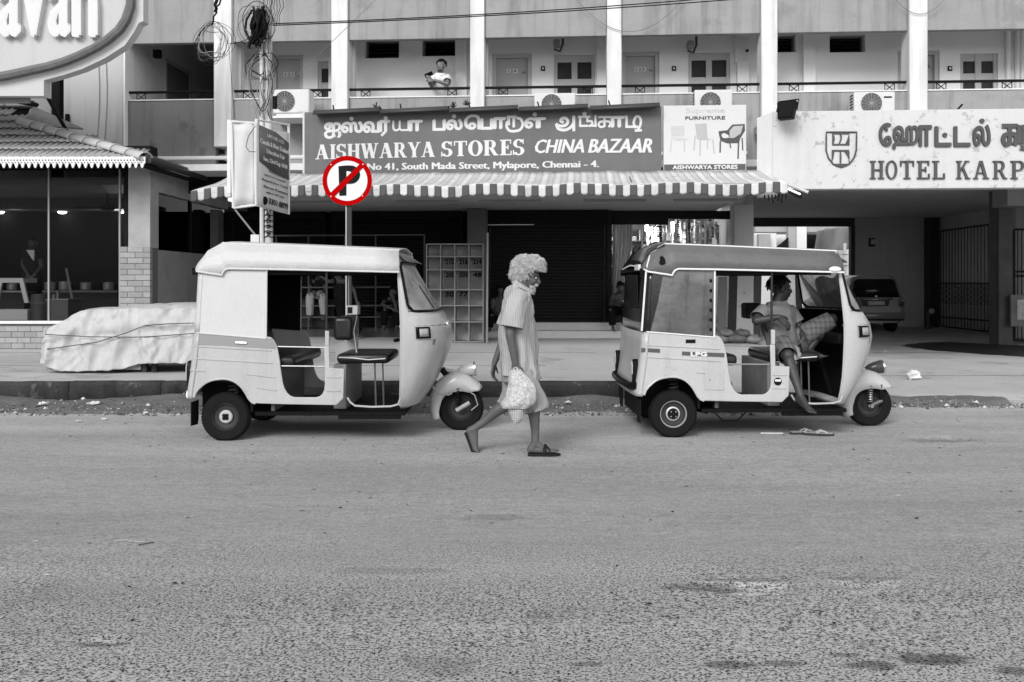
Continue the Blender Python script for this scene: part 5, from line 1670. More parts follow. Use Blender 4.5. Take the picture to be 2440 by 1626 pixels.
TH2 = R(1.5)
CR2 = (1.405 - .575 * math.sin(TH2), 8.0 + .575 * math.cos(TH2))
def BL(zx, zy, y):
    """the same for the right-hand vehicle, which stands slightly turned"""
    px, py = Q(A2, zx, zy)
    k = (px - CX) / F
    Y = (y - math.sin(TH2) * CR2[0] + math.cos(TH2) * CR2[1]) / (math.cos(TH2) - k * math.sin(TH2))
    return math.cos(TH2) * (k * Y - CR2[0]) + math.sin(TH2) * (Y - CR2[1]), HC + (HZ - py) / F * Y
def make_auto(name, label, style, place):
    A = thing(name, label, 'auto rickshaw')
    dark = style == 'dark'
    PAINT = mat('auto_paint_b', .47, .35, var=.05, vs=3, bump=.02, coat=.3, stain=(4, .62, .2), streak=.12, wave=.16) if dark else mat('auto_paint_a', .44, .34, var=.08, vs=3, bump=.02, coat=.35, stain=(3.4, .62, .16), streak=.12, wave=.16)
    ROOF = mat('hood_grey', .13, .45, var=.25, vs=3.5, bump=.06, stain=(2.4, .62, .35), wave=.6) if dark else mat('hood_white', .54, .55, var=.08, bump=.05, stain=(4, .66, .10), streak=.06, wave=.5)
    CURT = mat('curtain_black', .012, .12, spec=.6, var=.2, bump=.04) if dark else mat('hood_white', .62)
    CURS = mat('curtain_grey', .155, .3, var=.4, vs=3, stain=(1.6, .52, .35), streak=.8, bump=.06, wave=.45) if dark else mat('curtain_pale', .55, .5, var=.06, bump=.02)
    PIPE = mat('piping_white', .78, .5, var=.03, bump=0) if dark else mat('piping_pale', .6, .5, var=.03, bump=0)
    SEAT = mat('seat_vinyl', .016, .35, spec=.35, var=.2, bump=.05)
    INTER = mat('interior_dark', .007, .6, var=.2)
    S = lambda x, y, d=SIDE: AL(x, y, d)
    rr = {708: 120, 790: 112, 880: 105, 1000: 90, 1080: 78, 1150: 68, 1178: 72}
    CRN = .055
    B = BL if dark else AL
    SB = lambda x, y, d=SIDE: B(x, y, d)
    # ---- tub side panel (near) with wheel arch and door opening
    arch = [(128, 1168), (140, 1135), (160, 1108), (185, 1085), (212, 1064), (240, 1051), (270, 1042), (305, 1037), (340, 1035), (372, 1038), (402, 1047), (430, 1061), (455, 1080), (476, 1102), (494, 1128), (508, 1152), (522, 1178), (545, 1203), (570, 1212)]
    opening = [(1066, 960), (1066, 1080), (1062, 1115), (1050, 1142), (1030, 1160), (1005, 1168), (850, 1167), (820, 1158), (795, 1135), (778, 1105), (765, 1065), (752, 980), (742, 900), (730, 830), (716, 785), (700, 755), (682, 738), (650, 730)]
    rear_z = sorted(rr)
    P = []
    for y in rear_z:
        x_, z_ = S(rr[y], y)
        P.append((x_ + CRN, z_))
    P[-1] = S(112, 1176)
    P += [S(*p_) for p_ in arch]
    P += [S(800, 1219), S(1150, 1225), S(1200, 1176), S(1206, 962), S(1100, 957), S(1098, 800), S(1060, 800)] + [S(*p_) for p_ in opening]
    P += [S(645, 745)]
    body = MB().prism(P, SIDE, SIDE + .02).build('body_panel', PAINT, A, bevel=.006)
    # far side tub: rear quarter only
    Pf = P[:len(rear_z) + len(arch)] + [S(800, 1219), S(1066, 1222), S(1062, 1190)] + [S(*p_) for p_ in opening[5:]] + [S(645, 745)]
    MB().prism(Pf, -SIDE - .02, -SIDE).build('body_panel', PAINT, A, bevel=.006)
    # rear wrap of the tub
    def wrap(rows_y, rx, bul=.02):
        rows = []
        for y in rows_y:
            x_, z_ = S(float(np.interp(y, sorted(rx), [rx[k] for k in sorted(rx)])), y)
            row = []
            for a in np.linspace(0, 90, 6):
                row.append((x_ + CRN - CRN * math.sin(R(a)), SIDE + CRN - CRN * math.cos(R(a)), z_))
            for t in np.linspace(0, 1, 9)[1:-1]:
                yy = (SIDE + CRN) * (1 - 2 * t)
                row.append((x_ - bul * (1 - (2 * t - 1) ** 2), yy, z_))
            for a in np.linspace(90, 0, 6):
                row.append((x_ + CRN - CRN * math.sin(R(a)), -SIDE - CRN + CRN * math.cos(R(a)), z_))
            rows.append(row)
        return rows
    MB().grid(wrap([708, 790, 880, 1000, 1080, 1150, 1178], rr)).build('rear_panel', PAINT, A, solid=.012)
    # raised pressings
    def rib(x0, y0, x1, y1, par=body):
        a, b = S(x0, y0), S(x1, y1)
        MB().tube([(a[0], SIDE - .001, a[1]), (b[0], SIDE - .001, b[1])], .007, 6, flat=1.0).build('pressing', PAINT, par)
    for r_ in ((135, 800, 685, 832), (130, 888, 695, 922), (510, 1000, 710, 1025), (585, 1098, 720, 1118), (1082, 1022, 1185, 1024), (1080, 1120, 1182, 1122)) + (() if dark else ((100, 972, 205, 980),)):
        rib(*r_)
    # wheel arch lip
    MB().tube([(S(*p_)[0], SIDE - .004, S(*p_)[1]) for p_ in arch], .009, 6).build('arch_lip', PAINT, body)
    # dark band under the curtain (stripe)
    STR = mat('stripe_dark', .085, .5, bump=0) if dark else mat('stripe_grey', .27, .45, var=.05, bump=0)
    if dark:
        for st in ([(266, 812), (400, 820), (400, 848), (262, 840)], [(558, 838), (862, 850), (862, 880), (558, 866)]):
            MB().prism([SB(*p_) for p_ in st], SIDE - .003, SIDE - .0006).build('stripe', STR, body)
        b0, b1 = SB(622, 872), SB(735, 842)
        lettering('fuel_mark', 'LPG', (b0[0], b1[0], b0[1], b1[1]), lambda a, z, h: Vector((a, SIDE - .003 - h, z)), SLET, body, .002, bold=.004)
        hc = [(725, 960), (858, 964), (855, 1118), (722, 1112)]
        MB().prism([SB(*p_) for p_ in hc], SIDE - .006, SIDE - .0005).build('fuel_flap', PAINT, body, bevel=.003)
        c = SB(758, 1040)
        MB().lathe([(.008, 0), (.008, .004)], 10, Matrix.Translation((c[0], SIDE - .006, c[1])) @ Matrix.Rotation(R(90), 4, 'X')).build('flap_lock', STEEL, body)
        c = SB(1247, 1054)
        MB().lathe([(.035, 0), (.035, .002)], 20, Matrix.Translation((c[0], SIDE, c[1])) @ Matrix.Rotation(R(90), 4, 'X')).build('round_sticker', DARK, body)
        MB().box(c[0] - .026, c[0] + .026, SIDE - .004, SIDE - .0025, c[1] + .0, c[1] + .02).build('sticker_print', SLET, body)
        b0, b1 = SB(585, 778), SB(655, 752)
        MB().box(b0[0], b1[0], SIDE - .004, SIDE - .0005, b0[1], b1[1]).build('side_slot', DARK, body)
    else:
        MB().prism([S(*p_) for p_ in ((150, 712), (640, 745), (690, 745), (712, 790), (714, 820), (300, 795), (140, 790))], SIDE - .003, SIDE - .0006).build('stripe', STR, body)
        a, b = S(430, 774), S(508, 776)
        MB().tube([(a[0], SIDE - .012, a[1]), (b[0], SIDE - .012, b[1])], .008, 8).build('side_handle', CHROME, body)
    # post and bars of the near door
    MB().prism([S(*p_) for p_ in ((1069, 688), (1098, 692), (1098, 799), (1068, 799))], SIDE - .002, SIDE + .03).build('door_post', PAINT, A, bevel=.005)
    for (x0, y0, x1, y1) in ((716, 805, 1066, 812), (745, 945, 1066, 948)):
        a, b = S(x0, y0), S(x1, y1)
        MB().tube([(a[0], SIDE + .03, a[1]), (b[0], SIDE + .03, b[1])], .007, 8).build('door_bar', mat('bar_metal', .30, .35, metal=.6), A)
    a, b = S(1077, 262), S(1076, 690)
    MB().tube([(a[0], SIDE + .02, a[1]), (b[0], SIDE + .02, b[1])], .011, 8).build('grab_pole', mat('worn_black', .05, .35, metal=.5), A)
    # ---- curtain: wrap and sides
    rc = {258: 147, 480: 134, 708: 121}
    MB().grid(wrap([258, 330, 420, 520, 620, 706], rc, .012)).build('rear_curtain', CURT, A, solid=.006)
    x0s = [(S(rc[y], y)[0] + CRN, S(rc[y], y)[1]) for y in (258, 480, 708)]
    cs = x0s + [S(645, 743), S(650, 248)]
    MB().prism(cs, SIDE, SIDE + .008).build('side_curtain', CURS, A)
    MB().prism(cs, -SIDE - .008, -SIDE).build('side_curtain', INTER, A)
    MB().grid([[(p_[0] + .012, p_[1] * .985, p_[2]) for p_ in r_] for r_ in wrap([262, 330, 420, 520, 620, 704], rc, .012)]).build('rear_lining', INTER, A)
    MB().prism([(x_ + .01, z_) for x_, z_ in cs[:3]] + [(cs[3][0] - .01, cs[3][1]), (cs[4][0] - .01, cs[4][1])], SIDE + .0085, SIDE + .012).build('side_lining', INTER, A)
    if dark:                                          # glossy black strip next to the corner
        stp = [S(150, 262), SB(425, 262), SB(385, 480), SB(330, 696), S(121, 702)]
        MB().prism([(x_ + (CRN if i in (0, 4) else 0), z_) for i, (x_, z_) in enumerate(stp)], SIDE - .004, SIDE - .0005).build('curtain_strip', CURT, A)
        a, b = SB(300, 255), SB(268, 690)
        MB().tube([(a[0], SIDE - .006, a[1]), (b[0], SIDE - .006, b[1])], .009, 6).build('curtain_highlight', PIPE, A)  # white tube stands in for the upright highlight on the glossy curtain
        for k in range(6):
            c = SB(765, 330 + k * 70)
            MB().ball((c[0], SIDE - .004, c[1]), (.012, .01, .016), 8, 6).build('curtain_stud', DARK, A)
    for sy in (SIDE - .004, -SIDE + .004):
        a, b = S(650, 250), S(645, 745)
        MB().tube([(a[0], sy, a[1]), (b[0], sy, b[1])], .0085, 6).build('curtain_edge', PIPE, A)
        pts = [S(128, 704), S(300, 716), S(480, 731), S(645, 745)]
        MB().tube([(p_[0] + (.02 if i == 0 else 0), sy, p_[1]) for i, p_ in enumerate(pts)], .006, 6).build('curtain_hem', PIPE, A)
    # ---- hood over the roof
    stn = [(146, 238, 262), (170, 195, 266), (200, 155, 270), (228, 116, 275), (280, 88, 282), (330, 60, 290), (337, 60, 272), (352, 61, 252), (375, 62, 243), (650, 72, 247), (900, 82, 252), (1150, 93, 258), (1400, 103, 263), (1602, 112, 268)]
    rows = []
    for zx, zt_, zb_ in stn:
        x_, zt2 = AL(zx, zt_, -.52)
        xb_, zb2 = AL(zx, zb_, -.64)
        h = max(zt2 - zb2, .02)
        wob = .006 * nz(zx * .01, 3.3)
        pr2 = [(-.648, zb2, xb_), (-.640 + wob, zb2 + .34 * h, xb_ * .8 + x_ * .2), (-.600 + wob, zb2 + .66 * h, (xb_ + x_) / 2), (-.548 + wob, zb2 + .90 * h, x_), (-.520, zt2, x_), (-.26, zt2 + .022, x_), (0, zt2 + .034, x_)]
        row = [(q_[2], q_[0], q_[1]) for q_ in pr2] + [(q_[2], -q_[0], q_[1]) for q_ in pr2[-2::-1]]
        rows.append(row)
    hood = MB().grid(rows).build('roof_hood', ROOF, A, solid=.008, angle=13)
    for sgn in (-1, 1):
        MB().tube([(r_[0][0], sgn * .651, r_[0][2]) for r_ in rows], .0085, 6).build('hood_hem', PIPE, hood)
        MB().tube([(r_[4][0], sgn * .522, r_[4][2] + .003) for r_ in rows[(3 if dark else 5):]], .007, 6).build('hood_seam', PIPE, hood)
    if dark:
        MB().grid([[(p_[0] - .004, p_[1], p_[2] + .008) for p_ in r_[3:-3]] for r_ in rows[:6]]).build('rear_slope', CURT, hood, solid=.004)
        MB().tube([rows[0][0], rows[1][2], rows[3][4]], .008, 6).build('hood_seam', PIPE, hood)
        MB().tube([rows[0][j] for j in range(len(rows[0]))], .008, 6).build('hood_seam', PIPE, hood)
        c = rows[3][2]
        pt = [(0, .05), (.02, .03), (.034, .01), (.04, -.03), (.02, -.05), (-.01, -.055), (-.03, -.03), (-.02, .0), (-.025, .03)]
        T = Matrix.Translation((c[0] + .05, -.652, c[2] - .012)) @ Matrix.Rotation(R(8), 4, 'X')
        MB().prism([(x_ * .8, z_ * .8) for x_, z_ in pt], -.004, .004, T).build('tar_patch', DARK, hood)
        a = BL(1660, 248, -.66)
        MB().ball((a[0], -.655, a[1]), (.055, .02, .026), 12, 8).build('corner_cap', PIPE, hood)
    # roof lining and top frame
    a, b = AL(200, 260, 0), AL(1590, 268, 0)
    MB().box(a[0] + .1, b[0], -.60, .60, b[1] - .0, b[1] + .03).build('roof_lining', INTER, A)
    for yy in (-.60, .58):
        MB().box(a[0] + .1, b[0], yy, yy + .022, b[1] - .03, b[1] - .001).build('roof_rail', INTER, A)
    # ---- floor, bulkhead, inner wells
    f0, f1 = S(560, 1195)[0], S(1640, 1195)[0]
    MB().box(f0, f1, -.60, .60, .215, .245).build('floor_pan', INTER, A)
    MB().box(S(110, 1000)[0], f0 - .002, -.36, .36, .16, .62).build('engine_bay', INTER, A)
    MB().box(S(135, 1000)[0], S(545, 1000)[0], -.605, -.362, .50, .53).build('wheel_well', INTER, A)
    MB().box(S(135, 1000)[0], S(545, 1000)[0], .362, .605, .50, .53).build('wheel_well', INTER, A)
    MB().box(S(545, 1000)[0] - .02, S(545, 1000)[0], -.605, -.362, .25, .499).build('wheel_well', INTER, A)
    MB().box(S(545, 1000)[0] - .02, S(545, 1000)[0], .362, .605, .25, .499).build('wheel_well', INTER, A)
    # rear seat: cushion, backrest, front board
    xk = S(650, 700)[0]
    MB().box(xk - .30, xk + .22, -.57, .57, .62, .72).build('rear_cushion', SEAT, A, bevel=.04, bseg=3)
    T = Matrix.Translation((xk - .27, 0, .72)) @ Matrix.Rotation(R(-14), 4, 'Y')
    MB().box(-.07, .05, -.57, .57, 0, .46, T).build('rear_backrest', SEAT, A, bevel=.04, bseg=3)
    MB().box(xk + .02, xk + .05, -.56, .56, .25, .60).build('seat_board', mat('seat_board', .10, .5, var=.5, vs=9), A)
    bp_ = [S(660, 330), S(890, 320), S(880, 560), S(760, 480), S(660, 540)]
    # ---- driver's seat and fittings
    a, b = AL(1165, 900, -.30), AL(1540, 900, -.30)
    zc = AL(1300, 850, -.3)[1]
    dx0, dx1 = a[0], b[0]
    MB().box(dx0, dx1, -.40, .30, zc - .085, zc).build('driver_seat', SEAT, A, bevel=.035, bseg=3)
    MB().tube([(dx0 + .02, -.405, zc - .03), (dx0 + .15, -.408, zc - .035), (dx0 + .28, -.408, zc - .05), (dx1 - .03, -.405, zc - .04)], .005, 6).build('seat_piping', PIPE, A)
    for x_ in (dx1 - .14, dx1 - .07):
        MB().tube([(x_, -.30, zc - .085), (x_ + .01, -.30, .246)], .008, 6).build('seat_leg', STEEL, A)
    if not dark:
        a, b = AL(1150, 750, -.15), AL(1282, 585, -.15)
        MB().box(a[0], b[0], -.30, .12, a[1], b[1]).build('driver_backrest', SEAT, A, bevel=.035, bseg=3)
        p0, p1, p2 = AL(1305, 580, -.15), AL(1280, 690, -.15), AL(1302, 850, -.15)
        MB().tube([(p0[0], -.2, p0[1]), (p1[0], -.2, p1[1]), (p2[0], -.2, p2[1])], .011, 8).build('meter_post', STEEL, A)
        a, b = AL(1230, 574, -.3), AL(1312, 506, -.3)
        fm = MB().box(a[0], b[0], -.36, -.22, a[1], b[1]).build('fare_meter', mat('meter_grey', .40, .4), A, bevel=.008)
        MB().box(a[0] + .012, a[0] + .055, -.364, -.3605, a[1] + .015, b[1] - .015).build('meter_display', DARK, fm)
        MB().tube([(AL(1236, 262, -.3)[0], -.3, AL(1236, 268, -.3)[1]), (a[0] + .01, -.3, b[1])], .006, 6).build('meter_rod', STEEL, A)
        q = [AL(1100, 800, -.1), AL(1275, 752, -.1), AL(1268, 850, -.1), AL(1100, 958, -.1)]
        MB().prism(q, .18, .19).build('partition_board', mat('partition_white', .55, .7, var=.2, stain=(9, .6, .5)), A)
    else:
        a, b = BL(1000, 600, .3), BL(1105, 488, .3)
        MB().box(a[0], b[0], .2, .40, a[1], b[1]).build('driver_backrest', mat('speaker_box', .03, .5), A, bevel=.02)
    MB().box(dx0 - .02, dx0 + .09, -.42, .42, .246, zc - .09).build('tool_box', mat('toolbox', .20, .5, var=.4, vs=8), A, bevel=.006)
    # handlebar column and dash inside the cowl
    d0 = AL(1700, 700, 0)
    MB().box(d0[0] - .04, d0[0] + .06, -.5, .5, d0[1] - .10, d0[1]).build('dashboard', INTER, A, bevel=.02)
    h0, h1 = AL(1640, 760, 0), AL(1690, 1180, 0)
    MB().tube([(h0[0], 0, h0[1]), (h1[0] + .1, 0, h1[1] + .03)], .03, 8).build('steering_column', INTER, A)
    MB().tube([(h0[0] - .05, -.30, h0[1] + .02), (h0[0], -.12, h0[1] + .02), (h0[0], .12, h0[1] + .02), (h0[0] - .05, .30, h0[1] + .02)], .016, 8).build('handlebar', BLACK, A)
    # entry step lip in front of the panel
    MB().box(S(1160, 1200)[0], S(1610, 1200)[0], -.605, -.57, .185, .213).build('step_lip', INTER, A)
    a = [S(1225, 1172), S(1245, 1205), S(1280, 1232), S(1400, 1240), S(1540, 1236), S(1590, 1222), S(1608, 1180)]
    MB().tube([(p_[0], SIDE + .03, p_[1]) for p_ in a], .009, 6).build('step_rail', PAINT, A)
    # ---- front cowl, pillars, windscreen
    rows = []
    for z_, xs_, xn_, hw in CR:
        rows.append([cowl_at(R(t), z_) for t in THS])
    gi0, gi1 = 9, 13                                   # glass rows
    cj0, cj1 = 3, len(THS) - 4
    cw = MB().grid(rows, skip=lambda i, j: gi0 <= i < gi1 and cj0 <= j < cj1).build('front_cowl', PAINT, A, solid=.012)
    MB().grid([[cowl_at(R(t), z_, -.022) for t in np.linspace(3, 177, 21)] for z_ in np.linspace(CR[1][0], CR[gi0][0] - .01, 10)]).build('cowl_lining', INTER, A)
    tt = np.linspace(THS[cj0] + 1, THS[cj1] - 1, 25)
    zlo, zhi = CR[gi0][0] + .006, CR[gi1][0] - .006
    bot = [cowl_at(R(t), zlo + .05 * math.exp(-(min(t - tt[0], tt[-1] - t) / 4.0) ** 2), .004) for t in tt]
    top = [cowl_at(R(t), zhi - .03 * math.exp(-(min(t - tt[0], tt[-1] - t) / 4.0) ** 2), .004) for t in tt[::-1]]
    MB().tube(bot + [cowl_at(R(tt[-1]), z_, .004) for z_ in np.linspace(zlo + .07, zhi - .05, 6)] + top + [cowl_at(R(tt[0]), z_, .004) for z_ in np.linspace(zhi - .05, zlo + .07, 6)], .013, 6, closed=True).build('screen_rubber', BLACK, cw)
    MB().grid([[cowl_at(R(t), z_, -.003) for t in tt] for z_ in np.linspace(zlo, zhi, 8)]).build('windscreen', SCREEN, A)
    w0 = [cowl_at(R(t), z_, .02) for t, z_ in ((60, zlo + .02), (52, zlo + .22))]
    MB().tube(w0, .005, 5).build('wiper', BLACK, A)
    # visor strip
    MB().grid([[cowl_at(R(t), z_, o_) for t in np.linspace(20, 160, 15)] for z_, o_ in ((CR[13][0] + .005, .07), (CR[14][0], .012))]).build('visor', mat('visor', .12, .4), A, solid=.006)
    # seam between lower and upper cowl
    MB().tube([cowl_at(R(t), AL(1700, 652, -.5)[1], .002) for t in np.linspace(0, 180, 41)], .004, 5).build('cowl_seam', mat('seam_dark', .1, .5), cw)
    MB().tube([cowl_at(R(0), z_) + Vector((-.003, 0, 0)) for z_ in np.linspace(CR[1][0], CR[14][0], 12)], .009, 6).build('pillar_edge', PAINT, cw)
    MB().box(cowl_at(0, AL(1617, 655, -.6)[1]).x - .018, cowl_at(0, 1).x - .004, -.635, -.615, AL(1617, 665, -.6)[1], AL(1617, 648, -.6)[1]).build('hinge', CHROME, cw)
    # front indicator
    zi0, zi1 = AL(1800, 740, -.55)[1], AL(1800, 662, -.55)[1]
    for flip in (False, True):
        f = (lambda t: 180 - t) if flip else (lambda t: t)
        MB().grid([[cowl_at(R(f(t)), z_, o_) for t in np.linspace(15, 33, 6)] for z_, o_ in ((zi0, -.005), (zi0, .022), (zi1, .022), (zi1, -.005))]).build('indicator', BLACK, A, solid=.006)
        MB().grid([[cowl_at(R(f(t)), z_, .0285) for t in np.linspace(19, 30, 6)] for z_ in (zi0 + .014, zi1 - .012)]).build('indicator_lens', mat('amber_lens', .34, .2, var=.2, bump=.1), A, solid=.006)
    if dark:
        z0_, z1_ = AL(1800, 897, -.5)[1], AL(1800, 863, -.5)[1]
        MB().grid([[cowl_at(R(t), z_, .003) for t in np.linspace(13, 33, 8)] for z_ in (z0_, z1_)]).build('stripe', STR, cw)
        z0_, z1_ = AL(1700, 738, -.5)[1], AL(1700, 712, -.5)[1]
        MB().grid([[cowl_at(R(t), z_ + (t - 3) * .0016, .003) for t in np.linspace(3, 11, 6)] for z_ in (z0_, z1_)]).build('small_sticker', mat('sticker', .62, .6), cw)
        # hinged front door edge bright strip
    # badge on the nose
    zb_ = AL(1920, 760, -.4)[1]
    MB().grid([[cowl_at(R(t), z_, .004) for t in np.linspace(38, 48, 5)] for z_ in (zb_ - .03, zb_ + .02)]).build('nose_badge', mat('badge', .18, .4), cw)
    # ---- front wheel, fork, mudguard, headlamp
    wx, wz = AL(2045, 1240, 0)
    fw = mkwheel(A, wx, 0, 'wheel', 'none')
    ang = np.linspace(-4, 196, 26)
    FEN = PAINT
    rows = []
    for a in np.linspace(44, 205, 24):
        r_ = float(np.interp(a, [44, 60, 80, 100, 134, 170, 205], [.272, .285, .31, .335, .318, .285, .275]))
        skirt = float(np.interp(a, [44, 60, 100, 150, 205], [.01, .09, .15, .09, .04]))
        row = []
        for b_ in np.linspace(-1, 1, 13):
            yy = .105 * math.sin(b_ * math.pi / 2) * (1 - .5 * smooth01(60, 44, a) * 0)
            rd = r_ - skirt * abs(b_) ** 3 - .03 * b_ * b_
            row.append((wx + rd * math.cos(R(a)), yy, .205 + rd * math.sin(R(a))))
        rows.append(row)
    MB().grid(rows).build('front_mudguard', PAINT, A, solid=.006)
    hx, hz = AL(2075, 972, 0)
    T = Matrix.Translation((hx, 0, hz)) @ Matrix.Rotation(R(90 - 8), 4, 'Y')
    HLM = mat('lamp_dark', .05, .25, coat=.5) if dark else PAINT
    hl = MB().lathe([(.004, -.085), (.022, -.065), (.040, -.03), (.054, .02), (.061, .06), (.063, .085)], 28, T).build('headlamp', HLM, A)
    MB().lathe([(.065, .083), (.066, .098), (.058, .101)], 28, T).build('lamp_rim', CHROME, hl)
    MB().lathe([(.058, .095), (.045, .106), (.02, .111), (.002, .112)], 24, T).build('lamp_lens', mat('lamp_glass', .75, .08, var=.05, bump=0), hl)
    n0 = AL(1930, 985, 0)
    MB().tube([(n0[0] - .02, 0, n0[1] + .02), (hx - .05, 0, hz - .02)], .018, 8).build('lamp_bracket', PAINT, A)
    MB().tube([(n0[0] - .03, 0, n0[1] + .03), (wx - .06, 0, .42)], .03, 10).build('fork_tube', BLACK, A)
    sx_ = wx - .02
    sp = [(sx_ + .024 * math.cos(t), -.085 + .024 * math.sin(t), .23 + .16 * t / (2 * math.pi * 8)) for t in np.linspace(0, 2 * math.pi * 8, 100)]
    MB().tube(sp, .005, 5).build('fork_spring', STEEL if dark else BLACK, A)
    MB().tube([(sx_, -.085, .2), (sx_, -.085, .43)], .012, 8).build('damper_rod', BLACK, A)
    if dark:
        MB().tube([(sx_ + .1, -.09, .24), (sx_ + .1, -.09, .40)], .018, 8).build('brake_arm', BLACK, A)
        MB().tube([(sx_ - .02, -.09, .19), (sx_ + .11, -.09, .25)], .02, 8).build('trailing_link', mat('link_grey', .12, .4, metal=.5), A)
        MB().lathe([(.016, 0), (.016, .012)], 12, Matrix.Translation((sx_ + .005, -.112, .2)) @ Matrix.Rotation(R(90), 4, 'X')).build('axle_nut', CHROME, A)
    else:
        a, b = AL(2012, 1262, -.1), AL(2108, 1205, -.1)
        MB().tube([(a[0], -.105, a[1]), (b[0], -.105, b[1])], .021, 10).build('trailing_link', mat('link_bright', .5, .3, metal=.7), A)
        MB().tube([(wx + .02, -.1, .40), (wx + .13, -.1, .33), (wx + .16, -.1, .24), (wx + .1, -.1, .19)], .006, 6).build('brake_cable', mat('cable_pale', .3, .5), A)
        a = AL(1840, 1090, -.2)
        MB().tube([(a[0], -.2, a[1]), (a[0] + .05, -.19, a[1] - .06), (a[0] + .14, -.12, a[1] - .085), (a[0] + .17, -.1, a[1] - .07)], .008, 6).build('brake_cable', mat('cable_pale', .3, .5), A)
    # ---- rear wheels, axle, springs, flaps
    mkwheel(A, 0, -.575, 'wheel', 'ring' if dark else 'light')
    mkwheel(A, 0, .575, 'wheel', 'none', -1)
    MB().tube([(0, -.53, .205), (0, .53, .205)], .022, 8).build('rear_axle', BLACK, A)
    for sy in (-.47, .47):
        sp = [(.03 + .04 * math.cos(t), sy + .04 * math.sin(t), .30 + .2 * t / (2 * math.pi * 6)) for t in np.linspace(0, 2 * math.pi * 6, 80)]
        MB().tube(sp, .009, 6).build('rear_spring', mat('spring_dark', .04, .5), A)
        MB().tube([(.0, sy, .205), (.30, sy * .8, .24)], .025, 8).build('trailing_arm', BLACK, A)
    xr = S(100, 1180)[0]
    for sy in (-.62, .44):
        MB().prism([(sy, .33), (sy + .18, .33), (sy + .18, .17), (sy + .16, .12), (sy, .13)], xr + .0, xr + .008, axis='x').build('mud_flap', RUBBER, A)
    # bumper, tail lamps
    zb = .335 if not dark else .39
    xb = S(66, 1140)[0]
    MB().tube([(xb + .02, -.60, zb + .06), (xb - .03, -.5, zb + .05), (xb - .05, 0, zb + .05), (xb - .03, .5, zb + .05), (xb + .02, .60, zb + .06)], .026, 8, flat=1.4).build('rear_bumper', BLACK if dark else CHROME, A)
    for sy in (-.53, .53):
        T = Matrix.Translation((S(95, 950)[0] - .012, sy, .57)) @ Matrix.Rotation(R(-90), 4, 'Y')
        MB().prism([(-.045, -.11), (.045, -.11), (.05, .06), (.02, .11), (-.02, .11), (-.05, .06)], -.035, .03, Matrix.Translation((S(95, 950)[0] - .012, sy, .57)), axis='x').build('tail_lamp', BLACK, A, bevel=.012)
        MB().prism([(-.03, -.02), (.03, -.02), (.035, .05), (.01, .09), (-.01, .09), (-.035, .05)], -.045, -.036, Matrix.Translation((S(95, 950)[0] - .012, sy, .57)), axis='x').build('tail_lens', mat('tail_lens', .45, .15, bump=.1), A)
    if dark:
        MB().tube([(.25, -.25, .22), (.38, -.30, .2)], .04, 10).build('silencer', BLACK, A)
        MB().tube([(.38, -.5, .21), (.46, -.5, .13), (.60, -.45, .12), (.72, -.4, .21)], .006, 5).build('hanging_wire', BLACK, A)
        MB().box(S(125, 400)[0] - .02, S(125, 400)[0] - .005, -.35, .35, 1.12, 1.42).build('rear_window', GLASSD, A)
        b0 = S(120, 300)
        MB().box(b0[0] - .03, b0[0] - .008, -.56, -.36, 1.46, 1.51).build('rear_plate', SLET, A)
    A.location = place[0]
    A.rotation_euler = (0, 0, place[1])
    KEEP.add(A)
    return A
auto_l = make_auto('auto_rickshaw', 'parked three-wheeled auto rickshaw with white hood and empty driver seat', 'pale', ((AXR, AYC, 0.0), 0.0))
auto_r = make_auto('auto_rickshaw', 'parked three-wheeled auto rickshaw with dark hood, white piping and a driver lounging inside', 'dark', ((CR2[0], CR2[1], 0.0), TH2))
# ================================================================== people
CONV = []                                             # bodies whose remesh is baked at the end
SKIN = mat('skin_dark', .042, .5, var=.15, vs=12, fine=.08, bump=.08, spec=.4)
SKIN2 = mat('skin_brown', .075, .5, var=.15, vs=12, fine=.08, bump=.08, spec=.4)
HAIRB = mat('hair_black', .012, .45, var=.2)
HAIRW = mat('hair_white', .46, .9, var=.45, vs=42, bump=.2)
EYEW = mat('eye_white', .6, .2, bump=0)
def V(*a):
    return Vector(a)
def hand(mb, wr, dirv, nrm, s=1.0, curl=35, side=1, spread=1.0):
    d = dirv.normalized()
    n_ = (nrm - d * nrm.dot(d)).normalized()           # back of the hand
    t_ = d.cross(n_) * side                            # towards the thumb
    for k in (-1.2, -.4, .4, 1.2):
        mb.capsule(wr + t_ * (.014 * k * s), .013 * s, wr + d * .075 * s + t_ * (.019 * k * s), .012 * s, 8)
    ln = {-1.2: .055, -.4: .070, .4: .075, 1.2: .066}
    for k in (-1.2, -.4, .4, 1.2):
        b = wr + d * .082 * s + t_ * (.0195 * k * s * spread)
        c1, c2 = R(curl * .5), R(curl * 1.4)
        m_ = b + (d * math.cos(c1) - n_ * math.sin(c1)) * ln[k] * .55 * s
        e_ = m_ + (d * math.cos(c2) - n_ * math.sin(c2)) * ln[k] * .5 * s
        mb.capsule(b, .0092 * s, m_, .0085 * s, 8)
        mb.capsule(m_, .0085 * s, e_, .0072 * s, 8)
    b = wr + d * .02 * s + t_ * .026 * s
    m_ = b + (d * .7 + t_ * .7 - n_ * .2).normalized() * .038 * s
    e_ = m_ + (d * .95 + t_ * .15 - n_ * .35).normalized() * .032 * s
    mb.capsule(b, .013 * s, m_, .0105 * s, 8)
    mb.capsule(m_, .0105 * s, e_, .0085 * s, 8)
